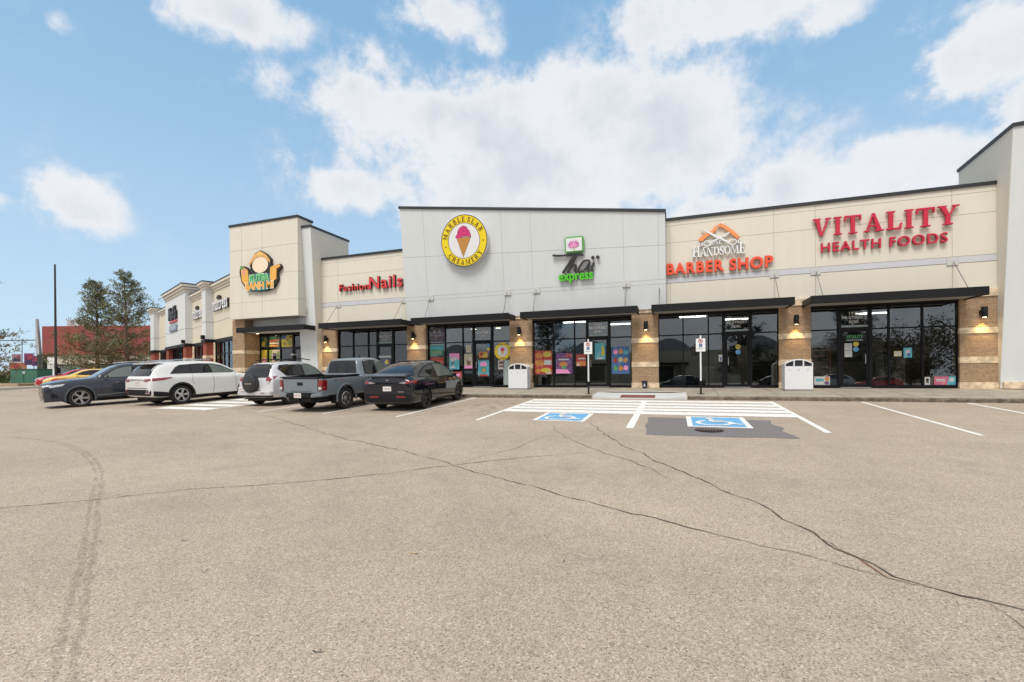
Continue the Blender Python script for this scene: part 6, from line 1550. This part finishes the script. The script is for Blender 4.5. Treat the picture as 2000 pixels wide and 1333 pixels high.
both(tr, [(-.36, 1.42), (-.26, 1.53), (.20, 1.565), (.20, 1.14), (-.08, 1.155)], cglass, bd, "quarter_window", .009); both(tr, [(.26, 1.568), (.80, 1.57), (.80, 1.125), (.26, 1.135)], cglass, bd, "rear_window", .009); both(tr, [(.87, 1.57), (1.26, 1.53), (1.56, 1.40), (1.87, 1.13), (.87, 1.12)], cgl2, bd, "front_window", .009)
panel(tr, [(-.66, 1.10), (.66, 1.10), (.60, 1.45), (.54, 1.57), (-.54, 1.57), (-.60, 1.45)], '-y', cglass, bd, "rear_screen", .008, 8)
panel(tr, [(-.55, 1.575), (.55, 1.575), (.53, 1.61), (-.53, 1.61)], '-y', seam_m, bd, "roof_spoiler", .02, 3)
panel(tr, [(-.64, 1.08), (.64, 1.08), (.54, 1.60), (-.54, 1.60)], '+y', cglass, bd, "windscreen", .007, 8)
q = MB(); q.lathe([(.001, -1.075), (.30, -1.075), (.345, -1.045), (.355, -.98), (.345, -.86), (.001, -.84)], 36, 'y', (-.14, 0, .88)); sw_ = q.build("spare_wheel_cover", mat("cover_black", (.025, .026, .028), .5), c, smooth=True)
text("RAV4", (-.29, .02, .85, .91), -1.079, -1.0765, mat("cover_print", (.42, .36, .28), .6), sw_, bold=.02)
for sg in (-1, 1):
    panel(tr, [(sg * .55, .98), (sg * .70, .90), (sg * .80, .99), (sg * .86, 1.12), (sg * .60, 1.13)], '-y', redl, bd, "tail_lamp", .012); panel(tr, [(sg * .57, .90), (sg * .66, .88), (sg * .74, .96), (sg * .60, .985)], '-y', clearl, bd, "reverse_lamp", .014)
    panel(tr, [(-.80, 1.02), (-.62, 1.12), (-.52, 1.16), (-.76, 1.14)], '+x' if sg > 0 else '-x', redl, bd, "tail_lamp", .01)
    MB().tube([(sg * .52, -.35, 1.735), (sg * .53, .1, 1.775), (sg * .53, 1.1, 1.775), (sg * .52, 1.5, 1.72)], .022, 6).build("roof_rail", clad, c)
    rc = MB().box(*sorted((sg * .50, sg * .58)), .55, .70, 1.76, 2.03).build("roof_carrier", blackm, c, bevel=.015)
    MB().box(*sorted((sg * .47, sg * .61)), .50, .75, 1.93, 1.985).build("carrier_clip", steel, rc)
MB().hexa([(-.86, -.96, .42), (.86, -.96, .42), (.90, -.55, .44), (-.90, -.55, .44), (-.86, -.98, .58), (.86, -.98, .58), (.905, -.55, .62), (-.905, -.55, .62)]).build("bumper", pt, c, bevel=.03, smooth=True)
MB().box(-.84, .84, -.955, -.80, .36, .419).build("bumper_lower", clad, c, bevel=.01)
MB().box(.35, .58, -.985, -.978, .52, .54).build("reflector", redl, c)
plate(c, -.99, .67, "KDL-557", x=-.60); mirror(c, .88, 1.80, 1.08, pt)
seam(tr, [(.84, 1.1), (.84, .6), (.8, .36)], bd); seam(tr, [(.24, 1.12), (.34, .8), (.44, .6)], bd); seam(tr, [(1.96, 1.05), (1.95, .45)], bd)
both(tr, [(.42, .92), (.62, .92), (.62, .96), (.42, .96)], pt, bd, "door_handle", .02, 2); both(tr, [(.92, .92), (1.12, .92), (1.12, .96), (.92, .96)], pt, bd, "door_handle", .02, 2)
w_ = make_wheel(.345, .225, .225, 5, alloy, arch_m); place_wheels(w_, c, [(.79, 0, .345), (-.79, 0, .345), (.79, 2.66, .345), (-.79, 2.66, .345)]); under(c, .62, -.7, 3.0)
MB().tube([(-.5, -.95, .30), (-.5, -.4, .32)], .035, 8).build("exhaust", steel, c)

# --- white large SUV
c = car_root(-21.0, 13.95, R(-6), "white three-row SUV with black arch cladding seen from its right rear")
pt = mat_paint("paint_white", (.74, .745, .73), 0, .3)
rows = [(-1.09, .52, .92, .80, 1.02, .72), (-1.075, .42, 1.0, .89, 1.12, .72), (-1.0, .36, 1.06, .935, 1.26, .70), (-.85, .33, 1.10, .955, 1.47, .68), (-.68, .32, 1.12, .96, 1.63, .66), (-.42, .31, 1.13, .965, 1.71, .65), (.2, .29, 1.12, .968, 1.745, .66), (1.0, .28, 1.10, .968, 1.75, .66), (1.55, .27, 1.09, .968, 1.71, .66), (1.92, .27, 1.08, .965, 1.58, .67), (2.26, .27, 1.075, .96, 1.38, .71), (2.52, .27, 1.065, .955, 1.20, .77), (2.8, .28, 1.05, .955, 1.14, .80), (3.1, .28, 1.03, .95, 1.10, .79), (3.45, .3, .95, .92, 1.05, .74), (3.68, .3, .88, .87, .98, .68), (3.78, .32, .82, .82, .92, .6), (3.80, .36, .80, .80, .88, .58)]
bd, tr = car_body(rows, [(0, .38), (2.79, .38)], .435, pt, parent=c)
both(tr, [(-.36, 1.24), (-.10, 1.50), (.08, 1.585), (.8, 1.625), (1.4, 1.605), (1.77, 1.52), (2.30, 1.24), (2.28, 1.19), (1.1, 1.215)], seam_m, bd, "window_trim", .004)
both(tr, [(-.30, 1.25), (-.06, 1.49), (.10, 1.56), (.44, 1.585), (.44, 1.24)], cglass, bd, "quarter_window", .009); both(tr, [(.48, 1.588), (.8, 1.60), (1.14, 1.595), (1.24, 1.23), (.48, 1.24)], cglass, bd, "rear_window", .009); both(tr, [(1.22, 1.588), (1.4, 1.575), (1.74, 1.49), (2.20, 1.24), (2.19, 1.20), (1.31, 1.23)], cgl2, bd, "front_window", .009)
panel(tr, [(-.74, 1.18), (.74, 1.18), (.70, 1.40), (.64, 1.56), (-.64, 1.56), (-.70, 1.40)], '-y', cglass, bd, "rear_screen", .009, 8)
MB().hexa([(-.62, -.92, 1.635), (.62, -.92, 1.635), (.66, -.50, 1.70), (-.66, -.50, 1.70), (-.60, -.93, 1.67), (.60, -.93, 1.67), (.64, -.48, 1.735), (-.64, -.48, 1.735)]).build("roof_spoiler", pt, bd, bevel=.012)
panel(tr, [(-.62, 1.565), (.62, 1.565), (.60, 1.625), (-.60, 1.625)], '-y', seam_m, bd, "spoiler_shadow", .013, 4)
panel(tr, [(-.72, 1.19), (.72, 1.19), (.60, 1.64), (-.60, 1.64)], '+y', cglass, bd, "windscreen", .007, 8)
for sg in (-1, 1):
    panel(tr, [(sg * .46, .985), (sg * .70, .96), (sg * .90, 1.02), (sg * .90, 1.09), (sg * .56, 1.07)], '-y', redl, bd, "tail_lamp", .012)
    panel(tr, [(-1.02, .985), (-.60, 1.015), (-.30, 1.09), (-.36, 1.115), (-1.0, 1.095)], '+x' if sg > 0 else '-x', redl, bd, "tail_lamp", .010)
    panel(tr, [(sg * .56, .50), (sg * .86, .50), (sg * .80, .64), (sg * .64, .67)], '-y', chrome, bd, "fog_surround", .014); panel(tr, [(sg * .62, .53), (sg * .80, .53), (sg * .76, .61), (sg * .66, .63)], '-y', mat("fog_dark", (.10, .01, .012), .2, coat=1), bd, "fog_lamp", .019)
    fl = MB()
    for i in range(17):
        t = R(-14 + i * 13)
        for rr, xx in ((.432, .968), (.47, .985), (.515, .966)): fl.v.append((sg * xx, math.cos(t) * rr, .38 + math.sin(t) * rr))
    for i in range(16):
        for j in range(2): fl.f.append((i * 3 + j, i * 3 + j + 1, i * 3 + 4 + j, i * 3 + 3 + j))
    for dy in (0, 2.79):
        o = fl.build("arch_cladding", clad, c, smooth=True); o.location = (0, dy, 0)
    MB().tube([(sg * .56, -.4, 1.75), (sg * .58, .0, 1.785), (sg * .58, 1.0, 1.79), (sg * .56, 1.4, 1.755)], .02, 6).build("roof_rail", alloy, c)
panel(tr, [(-.84, .42), (.84, .42), (.90, .50), (.90, .66), (-.90, .66), (-.90, .50)], '-y', clad, bd, "lower_bumper", .007, 8)
both(tr, [(-1.0, .36), (-.36, .33), (-.42, .46), (-.52, .53), (-1.0, .60)], clad, bd, "bumper_cladding", .008); both(tr, [(.44, .28), (2.36, .28), (2.34, .345), (.44, .345)], clad, bd, "sill", .012)
panel(tr, [(-.70, .705), (.70, .705), (.70, .725), (-.70, .725)], '-y', seam_m, bd, "boot_gap", .006)
plate(c, -1.10, .925, "CLD-736", x=-.0); MB().box(-.46, .46, -1.105, -1.07, 1.02, 1.06).build("tailgate_trim", chrome, c, bevel=.008); c.scale = (1.07, 1.07, 1.07); mirror(c, .94, 2.12, 1.16, pt)
seam(tr, [(1.26, 1.14), (1.28, .7), (1.22, .36)], bd); seam(tr, [(.46, 1.15), (.42, .9), (.50, .76)], bd); seam(tr, [(2.26, 1.1), (2.22, .42)], bd)
both(tr, [(.56, .985), (.80, .985), (.80, 1.025), (.56, 1.025)], pt, bd, "door_handle", .022, 2); both(tr, [(1.34, .985), (1.58, .985), (1.58, 1.025), (1.34, 1.025)], pt, bd, "door_handle", .022, 2)
w_ = make_wheel(.385, .245, .265, 5, alloy, arch_m, .12, True); place_wheels(w_, c, [(.84, 0, .385), (-.84, 0, .385), (.84, 2.79, .385), (-.84, 2.79, .385)]); under(c, .66, -.8, 3.2)

# --- slate grey SUV facing out
c = car_root(-23.75, 15.35, R(160), "slate grey SUV facing out of its bay, front wheel and bonnet in view")
c.scale = (1, 1, 1.03)
pt = mat_paint("paint_slate", (.036, .042, .058), .2, .3)
rows = [(-1.12, .50, .98, .84, 1.05, .7), (-1.10, .40, 1.05, .92, 1.16, .7), (-1.0, .34, 1.12, .96, 1.34, .68), (-.75, .31, 1.15, .985, 1.60, .66), (-.45, .30, 1.15, .99, 1.72, .66), (.2, .28, 1.14, .992, 1.775, .67), (1.05, .27, 1.12, .992, 1.79, .67), (1.55, .26, 1.11, .992, 1.74, .67), (1.90, .26, 1.10, .992, 1.60, .69), (2.24, .26, 1.09, .99, 1.38, .74), (2.50, .26, 1.08, .985, 1.225, .79), (2.8, .26, 1.07, .985, 1.19, .81), (3.2, .26, 1.05, .98, 1.165, .81), (3.6, .26, .99, .965, 1.11, .77), (3.84, .26, .94, .935, 1.06, .72), (3.97, .25, .90, .90, 1.01, .68), (4.03, .25, .86, .87, .97, .65), (4.05, .27, .84, .85, .94, .62)]
bd, tr = car_body(rows, [(0, .385), (2.95, .385)], .44, pt, parent=c)
both(tr, [(-.55, 1.25), (-.3, 1.55), (0, 1.63), (.8, 1.66), (1.42, 1.64), (1.76, 1.54), (2.24, 1.22), (2.22, 1.15), (1.0, 1.17)], seam_m, bd, "window_trim", .004)
both(tr, [(-.48, 1.26), (-.26, 1.53), (.0, 1.60), (.40, 1.615), (.40, 1.195)], cglass, bd, "quarter_window", .009); both(tr, [(.46, 1.618), (1.06, 1.622), (1.12, 1.185), (.46, 1.192)], cglass, bd, "rear_window", .009); both(tr, [(1.16, 1.622), (1.42, 1.61), (1.74, 1.515), (2.14, 1.24), (2.13, 1.18), (1.21, 1.187)], cgl2, bd, "front_window", .009)
panel(tr, [(-.76, 1.21), (.76, 1.21), (.62, 1.66), (-.62, 1.66)], '+y', mat("screen_sky", (.10, .115, .13), .03, coat=.6, spec=.9), bd, "windscreen", .008, 8); panel(tr, [(-.74, 1.22), (.74, 1.22), (.64, 1.62), (-.64, 1.62)], '-y', cglass, bd, "rear_screen", .008, 8)
for sg in (-1, 1):
    panel(tr, [(sg * .52, .86), (sg * .72, .83), (sg * .87, .90), (sg * .88, .96), (sg * .60, .925)], '+y', clearl, bd, "headlight", .012); panel(tr, [(3.50, .90), (3.86, .845), (3.90, .90), (3.70, .955), (3.40, .985)], '+x' if sg > 0 else '-x', clearl, bd, "headlight", .010)
    panel(tr, [(sg * .64, .42), (sg * .84, .50), (sg * .80, .66), (sg * .70, .60)], '+y', clad, bd, "air_intake", .012); panel(tr, [(3.62, .46), (3.84, .42), (3.86, .62), (3.74, .60)], '+x' if sg > 0 else '-x', clad, bd, "air_intake", .008)
    panel(tr, [(sg * .60, 1.02), (sg * .88, 1.03), (sg * .90, 1.10), (sg * .62, 1.09)], '-y', redl, bd, "tail_lamp", .012)
    fl = MB()
    for i in range(17):
        t = R(-14 + i * 13)
        for rr, xx in ((.437, .992), (.48, 1.006), (.525, .990)): fl.v.append((sg * xx, math.cos(t) * rr, .385 + math.sin(t) * rr))
    for i in range(16):
        for j in range(2): fl.f.append((i * 3 + j, i * 3 + j + 1, i * 3 + 4 + j, i * 3 + 3 + j))
    for dy in (0, 2.95):
        o = fl.build("arch_flare", mat("flare_slate", (.05, .06, .075), .4, coat=.5), c, smooth=True); o.location = (0, dy, 0)
    MB().tube([(sg * .58, -.4, 1.775), (sg * .60, .0, 1.815), (sg * .60, 1.2, 1.82), (sg * .58, 1.6, 1.78)], .02, 6).build("roof_rail", alloy, c)
panel(tr, [(-.56, .36), (.56, .36), (.66, .52), (.58, .84), (-.58, .84), (-.66, .52)], '+y', mat("grille_black", (.02, .022, .026), .35, coat=.5), bd, "grille", .010, 7)
for i in range(5): panel(tr, [(-.56, .42 + i * .085), (.56, .42 + i * .085), (.56, .445 + i * .085), (-.56, .445 + i * .085)], '+y', pt, bd, "grille_bar", .018, 5)
both(tr, [(.46, .27), (2.48, .27), (2.46, .34), (.46, .36)], clad, bd, "sill", .012); both(tr, [(.8, .50), (2.44, .44), (2.44, .475), (.8, .54)], mat("door_crease", (.16, .18, .21), .3, coat=1), bd, "door_trim", .012, 3)
mirror(c, .97, 2.08, 1.17, pt); seam(tr, [(1.15, 1.17), (1.17, .7), (1.12, .36)], bd); seam(tr, [(.42, 1.18), (.40, .9), (.50, .76)], bd); seam(tr, [(2.26, 1.12), (2.28, .7), (2.22, .36)], bd); seam(tr, [(2.35, 1.14), (3.4, 1.06), (3.86, 1.0)], bd)
both(tr, [(1.23, 1.0), (1.49, 1.0), (1.49, 1.045), (1.23, 1.045)], pt, bd, "door_handle", .024, 2); both(tr, [(.6, 1.0), (.86, 1.0), (.86, 1.045), (.6, 1.045)], pt, bd, "door_handle", .024, 2)
w_ = make_wheel(.395, .255, .285, 5, mat("alloy_grey", (.40, .38, .37), .3, .8), arch_m, .3, True); place_wheels(w_, c, [(.86, 0, .395), (-.86, 0, .395), (.86, 2.95, .395), (-.86, 2.95, .395)]); under(c, .7, -.8, 3.4)
LEXUS = c

# --- small cars further along
def small_car(x, y, head, label, pm, extra=None, sx=1.0, sz=1.0, rail=False):
    c = car_root(x, y, head, label); c.scale = (sx, sx, sz)
    rows = [(-.80, .44, .84, .76, .92, .62), (-.78, .34, .92, .84, 1.05, .62), (-.70, .28, .96, .87, 1.14, .60), (-.50, .25, .98, .885, 1.30, .58), (-.1, .23, .98, .89, 1.43, .56), (.4, .22, .97, .89, 1.48, .555), (1.0, .21, .95, .89, 1.47, .56), (1.5, .21, .94, .89, 1.36, .58), (1.95, .21, .92, .885, 1.13, .63), (2.3, .21, .90, .88, 1.0, .68), (2.7, .22, .86, .865, .95, .66), (3.1, .24, .76, .82, .86, .56), (3.32, .3, .64, .74, .72, .46), (3.37, .38, .56, .66, .62, .36)]
    bd, tr = car_body(rows, [(0, .32), (2.55, .32)], .37, pm, sub=3, parent=c)
    both(tr, [(-.42, 1.10), (-.1, 1.33), (.4, 1.39), (1.0, 1.38), (1.45, 1.27), (1.85, 1.03), (.8, 1.02)], cglass, bd, "side_window", .008)
    panel(tr, [(-.56, 1.06), (.56, 1.06), (.48, 1.36), (-.48, 1.36)], '-y', cglass, bd, "rear_screen", .008, 6); panel(tr, [(-.60, 1.02), (.60, 1.02), (.50, 1.38), (-.50, 1.38)], '+y', cglass, bd, "windscreen", .008, 6)
    for sg in (-1, 1):
        panel(tr, [(sg * .54, .80), (sg * .80, .82), (sg * .80, .95), (sg * .56, .92)], '-y', redl, bd, "tail_lamp", .010); panel(tr, [(sg * .46, .70), (sg * .72, .72), (sg * .74, .80), (sg * .48, .76)], '+y', clearl, bd, "headlight", .010)
        if rail: MB().tube([(sg * .48, -.3, 1.50), (sg * .5, 0, 1.53), (sg * .5, 1.0, 1.53), (sg * .48, 1.3, 1.46)], .02, 6).build("roof_rail", clad, c)
    seam(tr, [(.62, 1.02), (.62, .6), (.58, .3)], bd); mirror(c, .85, 1.75, 1.02, pm)
    if extra: extra(bd, tr)
    w_ = make_wheel(.32, .21, .215, 5, alloy, arch_m); place_wheels(w_, c, [(.77, 0, .32), (-.77, 0, .32), (.77, 2.55, .32), (-.77, 2.55, .32)]); under(c, .6, -.6, 2.9)
    return c
def stripes(bd, tr):
    both(tr, [(2.55, .80), (2.95, .66), (2.2, .84), (1.9, .88)][::-1], mat("paint_red", (.55, .02, .025), 0, .3, coat=1.0), bd, "red_stripe", .008); both(tr, [(2.9, .58), (3.15, .50), (2.95, .74), (2.6, .86)], MATS["paint_red"], bd, "red_stripe", .008)
small_car(-38.7, 21.5, R(180 - 22), "yellow hatchback with red stripes parked behind the slate grey SUV", mat_paint("paint_yellow", (.74, .50, .13), 0, .3), stripes)
small_car(-42.0, 22.6, R(180 - 20), "plain red hatchback, farthest left of the parked row", mat_paint("paint_red", (.50, .018, .03), 0, .3))
small_car(-47.0, 27.0, R(75), "silver estate car with roof rails half hidden behind the yellow hatchback", mat_paint("paint_silver", (.36, .37, .37), .5, .35), None, 1.06, 1.16, True)

small_car(-82.0, 33.0, R(70), "white car far off beside the hedge at the left frame edge", MATS["paint_white"], None, 1.1, 1.25)
# ------------------------------------------------------------------ across the lot, behind the camera: what the shop glass mirrors
ob = root("store_across", (-8, -52, lz(-52)), "low beige store with curved roofs across the lot, seen only mirrored in the shop glass", "building")
bm_ = mat("across_beige", (.52, .46, .36), .9, 0, .08, .3); rf = mat("across_roof", (.30, .31, .32), .6)
MB().box(-48, 48, -14, 0, 0, 6.2).build("wall", bm_, ob)
for i in range(6):
    x0 = -44 + i * 15.5
    q = MB(); q.prism([(x0 + 9 * t / 10, 6.2 + 2.6 * math.sin(math.pi * t / 10)) for t in range(11)][::-1], .05, -13.5); q.build("roof", rf, ob)
    MB().box(x0 + 1.5, x0 + 7.5, .01, .06, .3, 3.2).build("window", mat("across_glass", (.02, .024, .026), .1), ob)
    MB().box(x0 + 1.0, x0 + 8.0, .061, .9, 3.4, 3.9).build("canopy", blackm, ob)
dkn = leaf_mat("dark_needles", (.022, .028, .014), (.055, .06, .028))
pine(-19.5, -30, 14.0, 4.8, 31, "dark pine across the lot, mirrored in the lotus shop's left panes", lz(-30), .1, (dkn, dkn), 1.0, 9)
pine(8.8, -27, 12.5, 4.2, 37, "dark pine across the lot, mirrored in the barber's right panes", lz(-27), .1, (dkn, dkn), 1.0, 9)
pine(22.0, -30, 13.0, 4.6, 41, "dark pine across the lot, mirrored in the health shop glass", lz(-31), .1, (dkn, dkn), 1.0, 9)
def across_car(src, x, y, head, label):
    o = copy_tree(src); o.location = (x, y, lz(y)); o.rotation_euler = (Matrix.Rotation(math.atan(.0451), 3, 'X') @ Matrix.Rotation(head, 3, 'Z')).to_euler(); o['label'] = label; o['group'] = "vehicles parked across the lot"
    return o
roots = {o['label']: o for o in bpy.data.objects if o.parent is None and o.get('category') in ('car', 'pickup truck')}
blk_ = [o for l, o in roots.items() if l.startswith("black crossover")][0]; sil = [o for l, o in roots.items() if l.startswith("silver estate")][0]; red_ = [o for l, o in roots.items() if l.startswith("plain red")][0]
across_car(blk_, 2.2, -12.5, R(90), "black car across the lot, mirrored in the barber's window")
across_car(blk_, 9.5, -12.8, R(-90), "black car across the lot, mirrored beside the barber's door")
across_car(sil, 16.0, -12.0, R(88), "silver car across the lot, mirrored in the health shop glass")
across_car(red_, 20.5, -13.4, R(90), "red car across the lot, mirrored low in the health shop glass")

brl = leaf_mat("brown_leaves", (.10, .075, .04), (.20, .15, .09))
for x, y, lb in [(31.0, -36, "left brown leafy tree across the lot"), (36.5, -34, "tallest of the brown leafy trees across the lot"), (42.5, -37, "right brown leafy tree across the lot")]:
    bushy(x, y, 8.5 if x != 36.5 else 9.6, 6.2, brl, lb + ", mirrored in the end windows", "autumn_tree", "tree", int(x), 2400, lz(y), low=.12, bs=.42)
